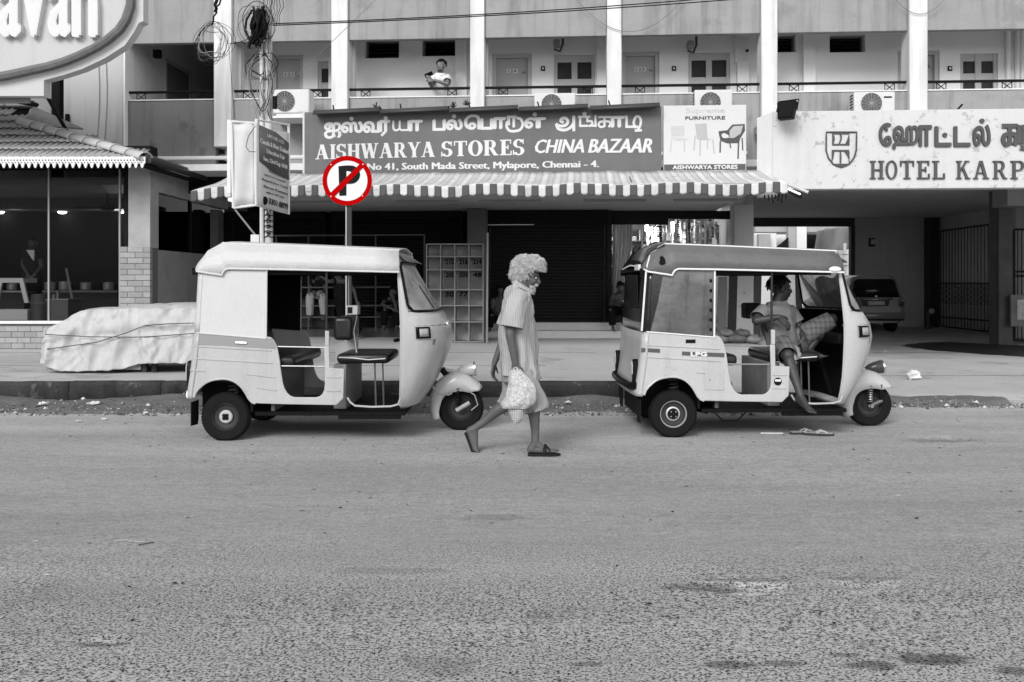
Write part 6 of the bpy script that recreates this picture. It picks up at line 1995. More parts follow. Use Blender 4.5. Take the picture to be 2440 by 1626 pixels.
def head(mb, C, fwd, up, s=1.0):
    f = fwd.normalized()
    u = (up - f * up.dot(f)).normalized()
    r_ = f.cross(u)
    M = Matrix(((r_.x, f.x, u.x, C.x), (r_.y, f.y, u.y, C.y), (r_.z, f.z, u.z, C.z), (0, 0, 0, 1)))
    S_ = Matrix.Scale(s, 4)
    T = M @ S_
    mb.ball((0, -.012, .030), (.072, .090, .082), 16, 12, T)      # skull
    mb.ball((0, .026, -.030), (.058, .058, .072), 14, 10, T)      # face
    mb.ball((0, .040, -.082), (.038, .034, .028), 12, 8, T)       # chin
    mb.ball((0, .078, -.058), (.024, .014, .016), 10, 6, T)       # mouth
    mb.ball((0, .072, .020), (.048, .016, .012), 12, 6, T)        # brow
    for sx in (-1, 1):
        mb.ball((sx * .036, .060, -.025), (.022, .022, .022), 10, 6, T)   # cheek
        mb.ball((sx * .074, -.006, -.010), (.009, .020, .030), 10, 6, T)  # ear
    vs = [T @ Vector(p) for p in ((0, .080, .012), (0, .100, -.028))]
    mb.capsule(vs[0], .009 * s, vs[1], .014 * s, 8)
    return T
def finish_body(mb, name, m, par, vox=.008, sm=4):
    o = mb.build(name, m, par, angle=180)
    d = o.modifiers.new('skin', 'REMESH')
    d.mode = 'VOXEL'
    d.voxel_size = vox
    d.use_smooth_shade = True
    e = o.modifiers.new('soft', 'SMOOTH')
    e.factor = .5
    e.iterations = sm
    CONV.append(o)
    return o
def eyes(T, par, look=0.0):
    for sx in (-1, 1):
        e = MB().ball((sx * .030, .071, .0), (.0125, .010, .0075), 10, 6, T).build('eye', EYEW, par)
        MB().ball((sx * .030 + look * .004, .0785, .0), (.006, .004, .006), 8, 6, T).build('iris', DARK, e)
def hair_cap(T, m, par, thick=.010, low=-.01, front=.055, seed=0, name='hair', bulk=1.0, locks=220):
    mb = MB()
    rows = []
    for i in range(15):
        a = math.pi * i / 28
        row = []
        for k in range(28):
            b = 2 * math.pi * k / 28
            fx, fy, fz_ = math.sin(a) * math.cos(b), math.sin(a) * math.sin(b), math.cos(a)
            lim = .50 + .30 * max(0, -fy) + .12 * abs(fx)
            aa = min(a, math.pi * lim) if fy < .3 else min(a, math.pi * (.36 + .04 * nz(b * 4, seed)))
            fx, fy, fz_ = math.sin(aa) * math.cos(b), math.sin(aa) * math.sin(b), math.cos(aa)
            q = 1 + .05 * nz(fx * 6, fy * 6, fz_ * 6 + seed)
            row.append(((.074 + thick) * fx * q * bulk, -.012 + (.093 + thick) * fy * q * bulk, .028 + (.084 + thick * 1.3) * fz_ * q * bulk))
        rows.append(row)
    mb.grid(rows, T, wrap=True)
    rnd = random.Random(seed)
    for k in range(locks):
        a = math.acos(rnd.uniform(-.22, 1))
        b = rnd.uniform(0, 2 * math.pi)
        fx, fy, fz_ = math.sin(a) * math.cos(b), math.sin(a) * math.sin(b), math.cos(a)
        if (fy > .35 and fz_ < .45) or (fz_ < .12 and fy > -.05):
            continue
        q0 = V((.072 + thick) * fx, -.012 + (.091 + thick) * fy, .028 + (.083 + thick) * fz_) * bulk
        dn = V(fx * .12, fy * .1 + (.12 if fy > .1 else -.05), -.9 + fz_ * .4) + V(rnd.uniform(-.4, .4), rnd.uniform(-.4, .4), rnd.uniform(-.2, .2))
        dn.normalize()
        l_ = rnd.uniform(.02, .042)
        out = V(fx, fy, fz_)
        mb.tube([T @ q0, T @ (q0 + out * .003 + dn * l_ * .5), T @ (q0 + dn * l_)], [.006, .005, .0015], 4)
    return mb.build(name, m, par, angle=180, solid=.006)
def cloth(name, rings, m, par, wr=.008, seg=28, seed=0.0, freq=3.0, capd=False):
    """rings: (centre, axis a, axis b) -> open garment tube with folds"""
    # refine rings
    out = []
    for i in range(len(rings) - 1):
        for t in (0, .34, .67):
            out.append(tuple(rings[i][j].lerp(rings[i + 1][j], t) for j in range(3)))
    out.append(rings[-1])
    rows = []
    for i, (c, a, b) in enumerate(out):
        row = []
        for k in range(seg):
            an = 2 * math.pi * k / seg
            d = a * math.cos(an) + b * math.sin(an)
            q = 1 + (wr / max(d.length, .02)) * (nz(math.cos(an) * freq, math.sin(an) * freq, i * .16 + seed) * 1.6 + .6 * nz(math.cos(an) * freq * 2.5, math.sin(an) * freq * 2.5, i * .5 + seed))
            row.append(c + d * q)
        rows.append(row)
    return MB().grid(rows, wrap=True).build(name, m, par, angle=180, solid=.004, sub=1)
def ring(c, a, b):
    return (Vector(c), Vector(a), Vector(b))
def tube_rings(pts, rads, squash=1.0, ref=Vector((0, 1, 0))):
    out = []
    pts = [Vector(p) for p in pts]
    for i, p in enumerate(pts):
        d = (pts[min(i + 1, len(pts) - 1)] - pts[max(i - 1, 0)]).normalized()
        a = ref - d * ref.dot(d)
        if a.length < .05:
            a = Vector((1, 0, 0)) - d * d.x
        a.normalize()
        b = d.cross(a)
        out.append((p, a * rads[i], b * rads[i] * squash))
    return out
def torso(mb, pel, chest, neck, shl, shr, hl, hr, s=1.0):
    ax = (shr - shl).normalized()
    hx = (hr - hl).normalized()
    for k in (-1, 1):
        mb.capsule(pel + hx * .055 * k * s, .095 * s, pel.lerp(chest, .5) + ax * .045 * k * s, .090 * s)
        mb.capsule(pel.lerp(chest, .5) + ax * .045 * k * s, .090 * s, chest + ax * .06 * k * s, .105 * s)
    mb.capsule(shl, .052 * s, shr, .052 * s)
    mb.capsule(chest, .10 * s, neck, .058 * s)
def arm(mb, sh, el, wr, s=1.0):
    mb.capsule(sh, .050 * s, el, .038 * s)
    mb.capsule(el, .038 * s, wr, .025 * s)
def leg(mb, hip, kn, an, s=1.0):
    mb.capsule(hip, .082 * s, kn, .052 * s)
    bk = (hip - kn).normalized() + (an - kn).normalized()
    bk = bk.normalized() if bk.length > .12 else Vector((-.3, .9, 0))
    mid = kn.lerp(an, .30) + bk * .014 * s
    mb.ball(kn - bk * .012 * s, .047 * s)
    mb.capsule(kn, .044 * s, mid, .050 * s)
    mb.capsule(mid, .048 * s, kn.lerp(an, .72), .034 * s)
    mb.capsule(kn.lerp(an, .72), .034 * s, an, .031 * s)
def foot(mb, an, heel, ball_, toe, s=1.0, fan=None):
    mb.capsule(an, .032 * s, heel, .030 * s)
    mb.capsule(heel, .028 * s, ball_, .026 * s)
    mb.capsule(an, .030 * s, ball_, .022 * s)
    d = (toe - ball_)
    sd_ = d.cross(Vector((0, 0, 1)))
    if fan is not None:
        sd_ = fan
    sd_.normalize()
    for k, l_ in ((-1.7, 1.0), (-.7, .95), (.1, .85), (.9, .75), (1.6, .62)):
        b = ball_ + sd_ * (.016 * k * s)
        mb.capsule(ball_, .024 * s, b + d * .3, .013 * s, 8)
        mb.capsule(b + d * .3, .012 * s, b + d * l_, .009 * s, 8)

# ---------------------------------------------------------------- the walking man
PY = 7.22
def M_(zx, zy, dy=0.0):
    return W(*Q(MZ, zx, zy), PY + dy)
man = thing('person', 'old man', 'person')
man['label'] = 'old man with bushy white hair walking past in shirt and shorts, carrying a bag'
mb = MB()
pel, che, nk = M_(525, 850), M_(515, 470), M_(572, 345)
shn, shf = M_(520, 405, -.17), M_(530, 405, .17)
hn, hf = M_(535, 860, -.085), M_(520, 860, .085)
torso(mb, pel, che, nk, shn, shf, hn, hf)
eln, wrn = M_(468, 655, -.235), M_(506, 868, -.22)
arm(mb, shn, eln, wrn)
elf, wrf = M_(440, 640, .22), M_(355, 865, .20)
arm(mb, shf, elf, wrf)
hand(mb, wrn, V(.05, 0, -1), V(0, -1, 0), 1.0, 85, -1)
hand(mb, wrf, V(-.15, 0, -1), V(-1, .4, 0), 1.0, 45, 1)
knn, ann = M_(655, 1130, -.085), M_(648, 1440, -.085)
leg(mb, hn, knn, ann)
knf, anf = M_(468, 1150, .085), M_(212, 1330, .09)
leg(mb, hf, knf, anf)
foot(mb, ann, M_(615, 1480, -.085), M_(740, 1490, -.085), M_(815, 1494, -.09))
foot(mb, anf, M_(178, 1345, .09), M_(222, 1478, .09), M_(258, 1513, .09), 1.0, V(0, 1, 0))
hc = M_(590, 236)
fw, upv = V(1, -.10, -.22), V(.22, 0, 1)
mb.capsule(nk, .056, hc + V(-.02, 0, -.06), .052)
T = head(mb, hc, fw, upv, 1.06)
finish_body(mb, 'body', mat('skin_worn', .095, .5, var=.2, vs=10, bump=.1), man, .007)
eyes(T, man)
# white beard and moustache
bd = MB()
random.seed(4)
for k in range(170):
    th, ph = random.uniform(-1.3, 1.3), random.uniform(-.105, -.06)
    rr_ = .066
    x_, y_ = rr_ * math.sin(th), .018 + .062 * math.cos(th)
    p0 = T @ V(x_, y_, ph)
    p1 = T @ V(x_ * 1.05, y_ + .006, ph - random.uniform(.006, .014))
    bd.tube([p0, p1], [.0022, .0008], 4)
for k in range(70):
    x_ = random.uniform(-.035, .035)
    p0 = T @ V(x_ * .6, .094 - abs(x_) * .4, -.042)
    p1 = T @ V(x_ * 1.3, .094 - abs(x_) * .6, -.060)
    bd.tube([p0, p1], [.005, .002], 4)
bd.build('beard', mat('beard_grey', .48, .8), man)
# bushy hair: locks over a cap
def hsurf(a, b, lift=0.0):
    fx, fy, fz_ = math.sin(a) * math.cos(b), math.sin(a) * math.sin(b), math.cos(a)
    topw, frw = max(0.0, fz_) ** .8, smooth01(-.1, .6, fy)
    th = .010 + .032 * topw + .014 * frw * topw + .008 * max(0, -fy) * (1 - topw)
    th += .013 * fbm(fx * 4, fy * 4, fz_ * 4, 3) + .006 * nz(fx * 22, fy * 22, fz_ * 22) + lift
    return V((.074 + th) * fx, -.013 + (.092 + th) * fy + .020 * frw * topw, .030 + (.084 + th) * fz_ - .016 * frw * (1 - topw))
def amax(b):
    fy = math.sin(b)
    return R(62) if fy > .45 else (R(128) if fy < -.25 else R(62 + (128 - 62) * smooth01(.45, -.25, fy)))
hb = MB()
hb.grid([[T @ hsurf(max(amax(2 * math.pi * k / 40) * i / 16, .01), 2 * math.pi * k / 40) for k in range(40)] for i in range(17)], wrap=True)
hb.build('hair', HAIRW, man, angle=180, solid=.004)
lk = MB()
for k in range(2600):
    b = random.uniform(0, 2 * math.pi)
    am = amax(b)
    a0 = random.uniform(.05, .95) * am
    st = random.uniform(.10, .22)
    db = random.uniform(-.35, .35)
    n_ = 5
    end = random.uniform(-.004, .022) + (.008 if a0 > .7 * am else 0)
    pts = []
    for j in range(n_):
        t = j / (n_ - 1)
        pts.append(T @ hsurf(min(a0 + st * 3.0 * t, am + .22 * t), b + db * t + .12 * math.sin(t * 6 + k), .0015 + end * t * t))
    lk.tube(pts, [.0022, .0026, .0024, .0018, .0008], 4)
lk.build('hair_locks', HAIRW, man)

def plaid(name, base, dark, scale=26.0, dirs='XZ'):
    m = bpy.data.materials.new(name)
    m.use_nodes = True
    N, L = m.node_tree.nodes, m.node_tree.links
    b = N['Principled BSDF']
    geo = N.new('ShaderNodeNewGeometry')
    out = None
    for d_, sc_ in [(q, scale * (1 if q == 'X' else .8)) for q in dirs]:
        w = N.new('ShaderNodeTexWave')
        w.bands_direction = d_
        w.inputs['Scale'].default_value = sc_ / 6.28
        w.inputs['Distortion'].default_value = 3.5 if len(dirs) > 1 else 5.0
        w.inputs['Detail Scale'].default_value = 1.0
        L.new(geo.outputs['Position'], w.inputs['Vector'])
        mr = N.new('ShaderNodeMapRange')
        mr.inputs['From Min'].default_value = .62
        mr.inputs['From Max'].default_value = .85
        L.new(w.outputs['Fac'], mr.inputs['Value'])
        if out is None:
            out = mr.outputs[0]
        else:
            ad_ = N.new('ShaderNodeMath')
            ad_.operation = 'ADD'
            L.new(out, ad_.inputs[0])
            L.new(mr.outputs[0], ad_.inputs[1])
            out = ad_.outputs[0]
    mr = N.new('ShaderNodeMapRange')
    mr.inputs['From Max'].default_value = float(len(dirs))
    mr.inputs['To Min'].default_value = base
    mr.inputs['To Max'].default_value = dark
    L.new(out, mr.inputs['Value'])
    L.new(mr.outputs[0], b.inputs['Base Color'])
    b.inputs['Roughness'].default_value = .9
    MATS[name] = m
    return m
SHIRT = plaid('checked_shirt', .40, .31, 110, 'X')
sh_r = [(548, 955, .165, .185), (545, 900, .160, .185), (532, 800, .145, .178), (520, 680, .137, .175), (516, 560, .135, .180), (518, 470, .130, .188), (528, 410, .118, .195), (545, 365, .098, .165), (562, 330, .078, .105), (572, 302, .070, .078)]
cloth('shirt', [ring(M_(x, y), (a, 0, -.045 if y < 400 else -.02), (0, b, 0)) for x, y, a, b in sh_r], SHIRT, man, .030, 36, 1.0, 2.2)
cloth('sleeve', tube_rings([M_(528, 385, -.12), M_(512, 440, -.19), M_(495, 520, -.225), M_(480, 605, -.235)], [.085, .086, .088, .090]), SHIRT, man, .016, 22, 2.0)
cloth('sleeve', tube_rings([M_(528, 385, .12), M_(505, 440, .19), M_(480, 520, .215), M_(455, 605, .22)], [.085, .086, .088, .090]), SHIRT, man, .016, 22, 3.0)
cloth('collar', [ring(M_(556, 322), (.078, 0, -.045), (0, .098, 0)), ring(M_(560, 298), (.070, 0, -.045), (0, .080, 0)), ring(M_(562, 330), (.094, 0, -.050), (0, .112, 0))], SHIRT, man, .003, 24, 5.0)
SHORT = mat('grey_shorts', .28, .9, var=.12, vs=8, bump=.2)
cloth('shorts', [ring(M_(535, 840), (.145, 0, 0), (0, .165, 0)), ring(M_(540, 930), (.150, 0, 0), (0, .17, 0)), ring(M_(545, 990), (.150, 0, 0), (0, .17, 0))], SHORT, man, .008, 28, 7.0)
cloth('shorts_leg', tube_rings([M_(555, 930, -.07), M_(605, 1060, -.085), M_(655, 1150, -.09), M_(670, 1195, -.09)], [.115, .105, .092, .090]), SHORT, man, .022, 24, 8.0)
cloth('shorts_leg', tube_rings([M_(525, 930, .07), M_(500, 1050, .085), M_(470, 1140, .085), M_(455, 1175, .085)], [.115, .105, .092, .088]), SHORT, man, .022, 24, 9.0)
# sandal on the leading foot
SAN = mat('sandal_dark', .02, .6)
so = [M_(x, y, d_) for x, y, d_ in ((600, 1508, -.085), (830, 1508, -.085))]
sole = [(so[0].x - .005, -.030), (so[0].x + .06, -.040), (so[0].x + .16, -.046), (so[1].x - .02, -.035), (so[1].x + .004, 0), (so[1].x - .02, .030), (so[0].x + .16, .042), (so[0].x + .06, .036), (so[0].x - .005, .028)]
san = MB().prism([(x, PY - .085 + y) for x, y in sole], .018, .002, axis='z').build('sandal_sole', SAN, man, bevel=.004)
c = M_(715, 1470, -.085)
MB().tube([c + V(.0, -.05, -.035), c + V(.0, -.045, .0), c + V(.01, 0, .025), c + V(.02, .045, .0), c + V(.02, .05, -.035)], .012, 8, flat=.5).build('sandal_strap', SAN, san)
MB().tube([c + V(.05, -.05, -.04), c + V(.03, -.02, .005), c + V(-.02, .02, .01), c + V(-.03, .05, -.03)], .009, 8, flat=.5).build('sandal_strap', SAN, san)
tf = [M_(170, 1350, .09), M_(228, 1490, .09), M_(262, 1518, .09)]
MB().tube([tf[0] + V(-.025, 0, -.01), tf[1] + V(-.03, 0, -.012), tf[2] + V(-.005, 0, -.012)], .012, 8).build('sandal_sole', SAN, man)
# the bag he carries
bag = thing('carrier_bag', 'pale spotted cloth bag with a striped lower corner hanging from the walking man\'s hand', 'bag')
BAG = mat('bag_spotted', .46, .75, var=.5, vs=40, fine=.5, fs=75, bump=.6)
prof = [(512, 905, .03, .03), (520, 935, .05, .035), (540, 980, .085, .05), (555, 1040, .105, .065), (548, 1100, .115, .07), (520, 1150, .13, .075), (505, 1185, .10, .06)]
rows = []
for i, (x, y, a, b_) in enumerate(prof):
    rows.append(ring(M_(x, y, -.25), (a, 0, 0), (0, b_, 0)))
cloth('bag_body', rows, BAG, bag, .018, 28, 11.0, 4.0)
rows = [ring(M_(500, 1150, -.25), (.055, 0, 0), (0, .05, 0)), ring(M_(512, 1210, -.25), (.060, 0, 0), (0, .05, 0)), ring(M_(520, 1260, -.25), (.045, 0, 0), (0, .04, 0)), ring(M_(512, 1295, -.25), (.016, 0, 0), (0, .02, 0))]
STR2 = plaid('bag_striped', .55, .04, 150)
cloth('bag_corner', rows, STR2, bag, .006, 20, 12.0)
MB().tube([M_(500, 940, -.25), M_(495, 905, -.235), M_(508, 884, -.225), M_(522, 905, -.235), M_(528, 940, -.25)], .008, 6).build('bag_handle', BAG, bag)

# ---------------------------------------------------------------- generic dressed figure
def figure(label, J, shirt_m, leg_m, skin=SKIN2, s=1.0, fwd=V(0, -1, -.1), hairm=HAIRB, sleeve=.5, trouser=1.0, vox=.012, cat='person', bare=False):
    P = thing('person', label, 'person')
    mb = MB()
    g = J
    torso(mb, g['pel'], g['che'], g['nk'], g['shl'], g['shr'], g['hl'], g['hr'], s)
    for a in 'lr':
        arm(mb, g['sh' + a], g['el' + a], g['wr' + a], s)
        d = g.get('hd' + a, g['wr' + a] - g['el' + a])
        hand(mb, g['wr' + a], d, g.get('hn' + a, V(0, -.6, .8)), s, g.get('curl', 40), 1 if a == 'l' else -1)
        leg(mb, g['h' + a], g['k' + a], g['a' + a], s)
        fd = g.get('fd' + a, V(0, -1, 0)).normalized()
        an = g['a' + a]
        foot(mb, an, an + V(0, 0, -.04) * s - fd * .035 * s, an + V(0, 0, -.055) * s + fd * .11 * s, an + V(0, 0, -.06) * s + fd * .175 * s, s)
    f = g.get('fwd', fwd)
    mb.capsule(g['nk'], .052 * s, g['hd'] + V(0, 0, -.05) * s, .050 * s)
    T = head(mb, g['hd'], f, g.get('up', V(0, 0, 1)), s)
    finish_body(mb, 'body', skin, P, vox)
    eyes(T, P)
    hair_cap(T, hairm, P, .004, seed=len(label), locks=110)
    ax = (g['shr'] - g['shl']).normalized()
    up_ = (g['nk'] - g['pel']).normalized()
    fa = ax.cross(up_).normalized()
    sp = [(g['pel'] + up_ * -.06 * s, .155, .125), (g['pel'] + up_ * .06 * s, .152, .122), (g['pel'].lerp(g['che'], .55), .150, .118), (g['che'], .168, .128), (g['che'].lerp(g['nk'], .5), .186, .112), (g['che'].lerp(g['nk'], .78), .150, .088), (g['che'].lerp(g['nk'], .92), .095, .076), (g['nk'] + up_ * .015 * s, .068, .068)]
    cloth('shirt', [(c, ax * a * s, fa * b * s) for c, a, b in sp], shirt_m, P, .020 * s, 26, len(label) * .37, 2.2)
    for a in 'lr':
        e = g['sh' + a].lerp(g['el' + a], sleeve * 1.0)
        cloth('sleeve', tube_rings([g['sh' + a].lerp(g['che'], .22), g['sh' + a], g['sh' + a].lerp(e, .5), e], [.052 * s, .062 * s, .065 * s, .068 * s]), shirt_m, P, .006, 16, 3.0)
        hp, k, an = g['h' + a], g['k' + a], g['a' + a]
        pts, rad = [hp + (hp - k).normalized() * .03 * s, hp.lerp(k, .5), k], [.105 * s, .095 * s, .078 * s]
        if trouser > .1:
            pts += [k.lerp(an, .15 + .35 * trouser), k.lerp(an, min(.95, trouser))]
            rad += [.072 * s, .066 * s]
        cloth('trouser_leg', tube_rings(pts, rad), leg_m, P, .008, 18, 6.0)
    return P, T

# ---------------------------------------------------------------- driver of the right-hand three-wheeler
def D_(zx, zy, Y=8.4):
    return W(*Q(A2, zx, zy), Y)
J = dict(pel=D_(1285, 790, 8.42), che=D_(1240, 590, 8.42), nk=D_(1238, 492, 8.42), shl=D_(1330, 545, 8.56), shr=D_(1140, 545, 8.32),
         hl=D_(1320, 795, 8.50), hr=D_(1270, 805, 8.30), elr=D_(1092, 618, 8.22), wrr=D_(1255, 590, 8.16), ell=D_(1405, 665, 8.52), wrl=D_(1432, 745, 8.36),
         hdr=V(.55, -.05, -.5), hnr=V(.2, -.9, .5), hdl=V(.1, -.2, -1), kr=D_(1318, 872, 8.06), ar=D_(1412, 1160, 7.92), kl=D_(1632, 612, 8.52), al=D_(1462, 835, 8.46),
         hd=D_(1262, 384, 8.42), fwd=V(1, .12, -.02), up=V(-.1, 0, 1), fdr=V(.25, -.85, -.28), fdl=V(1, -.1, .1))
LUNGI = plaid('checked_lungi', .15, .07, 44)
DSH = mat('driver_shirt', .19, .9, var=.15, vs=6, bump=.2)
drv, T = figure('driver lounging sideways in the dark-hooded auto rickshaw with one bare leg dangling out', J, DSH, LUNGI, SKIN, 1.08, trouser=0.0, sleeve=.75, vox=.008)
bd = MB()
for k in range(50):
    x_ = random.uniform(-.03, .03)
    bd.tube([T @ V(x_ * .6, .093 - abs(x_) * .4, -.042), T @ V(x_ * 1.25, .093 - abs(x_) * .6, -.055)], [.004, .0015], 4)
bd.build('moustache', HAIRB, drv)
# cloth bundle of the lungi in his lap
rows = [ring(D_(1215, 790, 8.30), (.02, 0, 0), (0, .10, .06)), ring(D_(1270, 800, 8.24), (.02, 0, .03), (0, .14, .10)), ring(D_(1340, 825, 8.20), (.03, 0, .02), (0, .14, .085)), ring(D_(1390, 850, 8.24), (.02, 0, .02), (0, .08, .04))]
cloth('lungi_bundle', rows, mat('lungi_pale', .38, .9, var=.25, vs=14), drv, .014, 24, 4.0)

# ---------------------------------------------------------------- man on the balcony
def B_(zx, zy, d=.45):
    px, py = Q(R2, zx, zy)
    u, z = fp(px, py, d)
    return FM @ Vector((u, d, z))
zfl = ZF - .08
J = dict(pel=B_(1668, 905, .62), che=B_(1672, 735, .55), nk=B_(1680, 655, .48), shl=B_(1608, 690, .45), shr=B_(1742, 690, .55),
         hl=B_(1635, 910, .62), hr=B_(1700, 910, .62), elr=B_(1738, 748, .22), wrr=B_(1625, 718, .16), ell=B_(1600, 765, .25), wrl=B_(1580, 725, .14),
         hdr=V(-1, -.2, .25), hdl=V(-.3, -.2, 1), kl=B_(1640, 1125, .60), kr=B_(1700, 1125, .62), hd=B_(1686, 588, .45), fwd=V(-.42, -1, -.12), curl=60)
for a in 'lr':
    k = J['k' + a]
    J['a' + a] = V(k.x, k.y + .03, zfl + .075)
WSH = mat('white_shirt', .74, .85, var=.05, vs=8, bump=.15)
bal, T = figure('man in a white shirt leaning on the balcony rail with a phone', J, WSH, mat('pale_dhoti', .62, .9), mat('skin_mid', .17, .5, var=.15), 1.04, sleeve=.7, trouser=.95, vox=.011)
bd = MB()
for k in range(40):
    th = random.uniform(-.9, .9)
    bd.tube([T @ V(.05 * math.sin(th), .03 + .05 * math.cos(th), -.075), T @ V(.05 * math.sin(th), .03 + .05 * math.cos(th), -.095)], [.004, .002], 4)
bd.build('beard', HAIRB, bal)
ph = (J['wrl'] + J['wrr']) / 2 + V(-.05, -.02, .10)
tag(MB().box(-.035, .035, -.005, .005, -.07, .07, Matrix.Translation(ph) @ Matrix.Rotation(R(65), 4, 'Y') @ Matrix.Rotation(R(30), 4, 'Z')).build('mobile_phone', BLACK, bevel=.004), 'black phone in the hands of the man on the balcony', 'phone')

# ---------------------------------------------------------------- people sitting before the dark shops
def seat(label, reg, Y, pts, shirt_m, leg_m, s=.9, skin=SKIN2, **kw):
    def p(k):
        zx, zy, dy = pts[k]
        return W(*Q(reg, zx, zy), Y + dy)
    J = {k: p(k) for k in pts}
    J.update(kw.pop('extra', {}))
    return figure(label, J, shirt_m, leg_m, skin, s, vox=.016, **kw)
BSH = mat('boy_shirt', .10, .9, var=.15); DKT = mat('dark_trousers', .008, .9, var=.2); DSH2 = mat('dark_shirt', .014, .9, var=.2); LTR = mat('pale_trousers', .30, .9, var=.2); PSH = mat('patterned_shirt', .09, .9, var=.5, vs=30)
# by the cabinet
seat('boy in a grey shirt sitting on the step beside the pigeonhole cabinet', MZ, 17.2, dict(pel=(385, 535, .1), che=(392, 440, .05), nk=(396, 388, 0), shl=(348, 412, 0), shr=(440, 412, 0), hl=(362, 540, .05), hr=(412, 540, .05), ell=(336, 470, -.05), wrl=(378, 505, -.25), elr=(448, 475, -.05), wrr=(405, 508, -.25), kl=(338, 520, -.35), kr=(425, 525, -.35), al=(325, 612, -.32), ar=(420, 612, -.32), hd=(398, 338, -.02)), BSH, DKT, .82, trouser=.9)
# with phone by the doorway
seat('boy with thick hair hunched over a phone in the shadow of the lit shop doorway', R7, 17.1, dict(pel=(1032, 1345, .15), che=(1030, 1250, .1), nk=(1035, 1195, .02), shl=(975, 1225, .02), shr=(1092, 1225, .02), hl=(1008, 1350, .1), hr=(1060, 1350, .1), ell=(950, 1290, -.1), wrl=(1015, 1268, -.28), elr=(1110, 1290, -.1), wrr=(1065, 1268, -.28), kl=(955, 1345, -.3), kr=(1085, 1345, -.3), al=(972, 1490, -.3), ar=(1080, 1490, -.3), hd=(1042, 1135, -.06)), PSH, DKT, .95, trouser=.9, fwd=V(0, -1, -.45))
tag(MB().box(-.15, .15, -.15, .15, 0, .28, Matrix.Translation((W(1476, 742, 17.25).x, 17.28, .602))).build('wooden_crate', mat('crate_dark', .04, .8), bevel=.01), 'dark low crate under the boy with the phone', 'crate')
Z6 = (680, 620, .136)
seat('boy resting chin on hand, sitting on the ledge behind the empty auto rickshaw', Z6, 17.0, dict(pel=(1845, 850, .25), che=(1850, 735, .12), nk=(1868, 660, 0), shl=(1760, 690, .0), shr=(1965, 690, .0), hl=(1790, 860, .2), hr=(1900, 860, .2), ell=(1700, 780, -.1), wrl=(1880, 858, -.22), elr=(1930, 800, -.2), wrr=(1880, 640, -.18), kl=(1745, 880, -.2), kr=(1945, 880, -.2), al=(1725, 1180, -.15), ar=(1950, 1180, -.15), hd=(1885, 560, -.08)), DSH2, DKT, .95, trouser=.85)
seat('man in pale jeans sitting on the counter behind the empty auto rickshaw', Z6, 17.2, dict(pel=(545, 610, .25), che=(560, 450, .2), nk=(575, 340, .12), shl=(450, 390, .12), shr=(680, 390, .12), hl=(480, 620, .2), hr=(610, 620, .2), ell=(420, 540, .0), wrl=(500, 620, -.2), elr=(700, 520, 0), wrr=(620, 600, -.2), kl=(430, 640, -.25), kr=(650, 645, -.25), al=(432, 1000, -.2), ar=(685, 985, -.2), hd=(590, 215, .08)), DSH2, LTR, 1.0, trouser=.9)
seat('man in dark clothes standing bent forward behind the empty auto rickshaw', Z6, 16.6, dict(pel=(1000, 640, .1), che=(980, 440, .0), nk=(950, 320, -.05), shl=(870, 360, -.1), shr=(1080, 380, -.1), hl=(950, 650, .1), hr=(1060, 650, .1), ell=(770, 380, -.2), wrl=(640, 300, -.25), elr=(1200, 520, -.1), wrr=(1250, 720, -.15), kl=(980, 960, .0), kr=(1120, 960, .0), al=(1330, 1270, .1), ar=(1230, 1290, -.1), hd=(905, 215, -.1)), DSH2, DKT, 1.0, trouser=.95)
tag(MB().box(W(690, 0, 17.3).x, W(800, 0, 17.3).x, 17.12, 17.55, .505, 1.03).build('wooden_counter', mat('counter_dark', .03, .8), bevel=.01), 'dark counter block carrying the man in pale jeans', 'counter')
tag(MB().box(W(895, 0, 17.2).x, W(965, 0, 17.2).x, 17.1, 17.45, .505, .80).build('low_ledge', mat('ledge_dark', .04, .9), bevel=.01), 'low dark block under the boy resting his chin', 'block')
ZR = (0, 560, .1913)
seat('waiter in a dark jacket with white shirt front standing inside the restaurant window', ZR, 15.8, dict(pel=(400, 520, 0), che=(395, 290, 0), nk=(402, 185, 0), shl=(300, 230, .0), shr=(490, 230, .0), hl=(350, 530, 0), hr=(450, 530, 0), ell=(285, 380, -.05), wrl=(350, 490, -.2), elr=(520, 390, -.05), wrr=(440, 480, -.2), kl=(360, 800, 0), kr=(450, 800, 0), al=(360, 1040, .1), ar=(450, 1040, .1), hd=(408, 105, -.03)), mat('dark_jacket', .02, .8), DKT, 1.0)
q = [W(*Q(ZR, *p_), 15.6) for p_ in ((335, 190), (430, 190), (425, 320), (400, 290))]
wt = [o for o in COL.objects if o.get('label', '').startswith('waiter')][0]
MB().prism([(p_.x, p_.z) for p_ in q], 15.58, 15.62).build('shirt_front', WSH, wt)
# ================================================================== street furniture, cart, car, litter
# ---------------- no-parking sign
RED = mat('sign_red', .5, .6, col=(.40, .0008, .0016), spec=.02, var=.05, fine=.03, bump=0)
SW = mat('sign_white', .72, .4, var=.04, bump=0)
nps = thing('no_parking_sign', 'round red and white no parking sign with a crossed black P on a steel pole', 'sign')
YN = 10.9
c = W(827.6, 431, YN)
rn = 59 / F * YN
def disc(name, r0, r1, y, m, par, th=.003, n=64):
    rows = []
    for a in np.linspace(0, 2 * math.pi, n + 1)[:-1]:
        rows.append([(c.x + r_ * math.cos(a), yy, c.z + r_ * math.sin(a)) for r_, yy in ((r0, y), (r1, y), (r1, y + th), (r0, y + th), (r0, y))])
    rows.append(rows[0])
    return MB().grid(rows).build(name, m, par)
pl_ = MB().lathe([(rn, 0), (rn, .006)], 64, Matrix.Translation((c.x, YN + .004, c.z)) @ Matrix.Rotation(R(90), 4, 'X')).build('sign_plate', SW, nps)
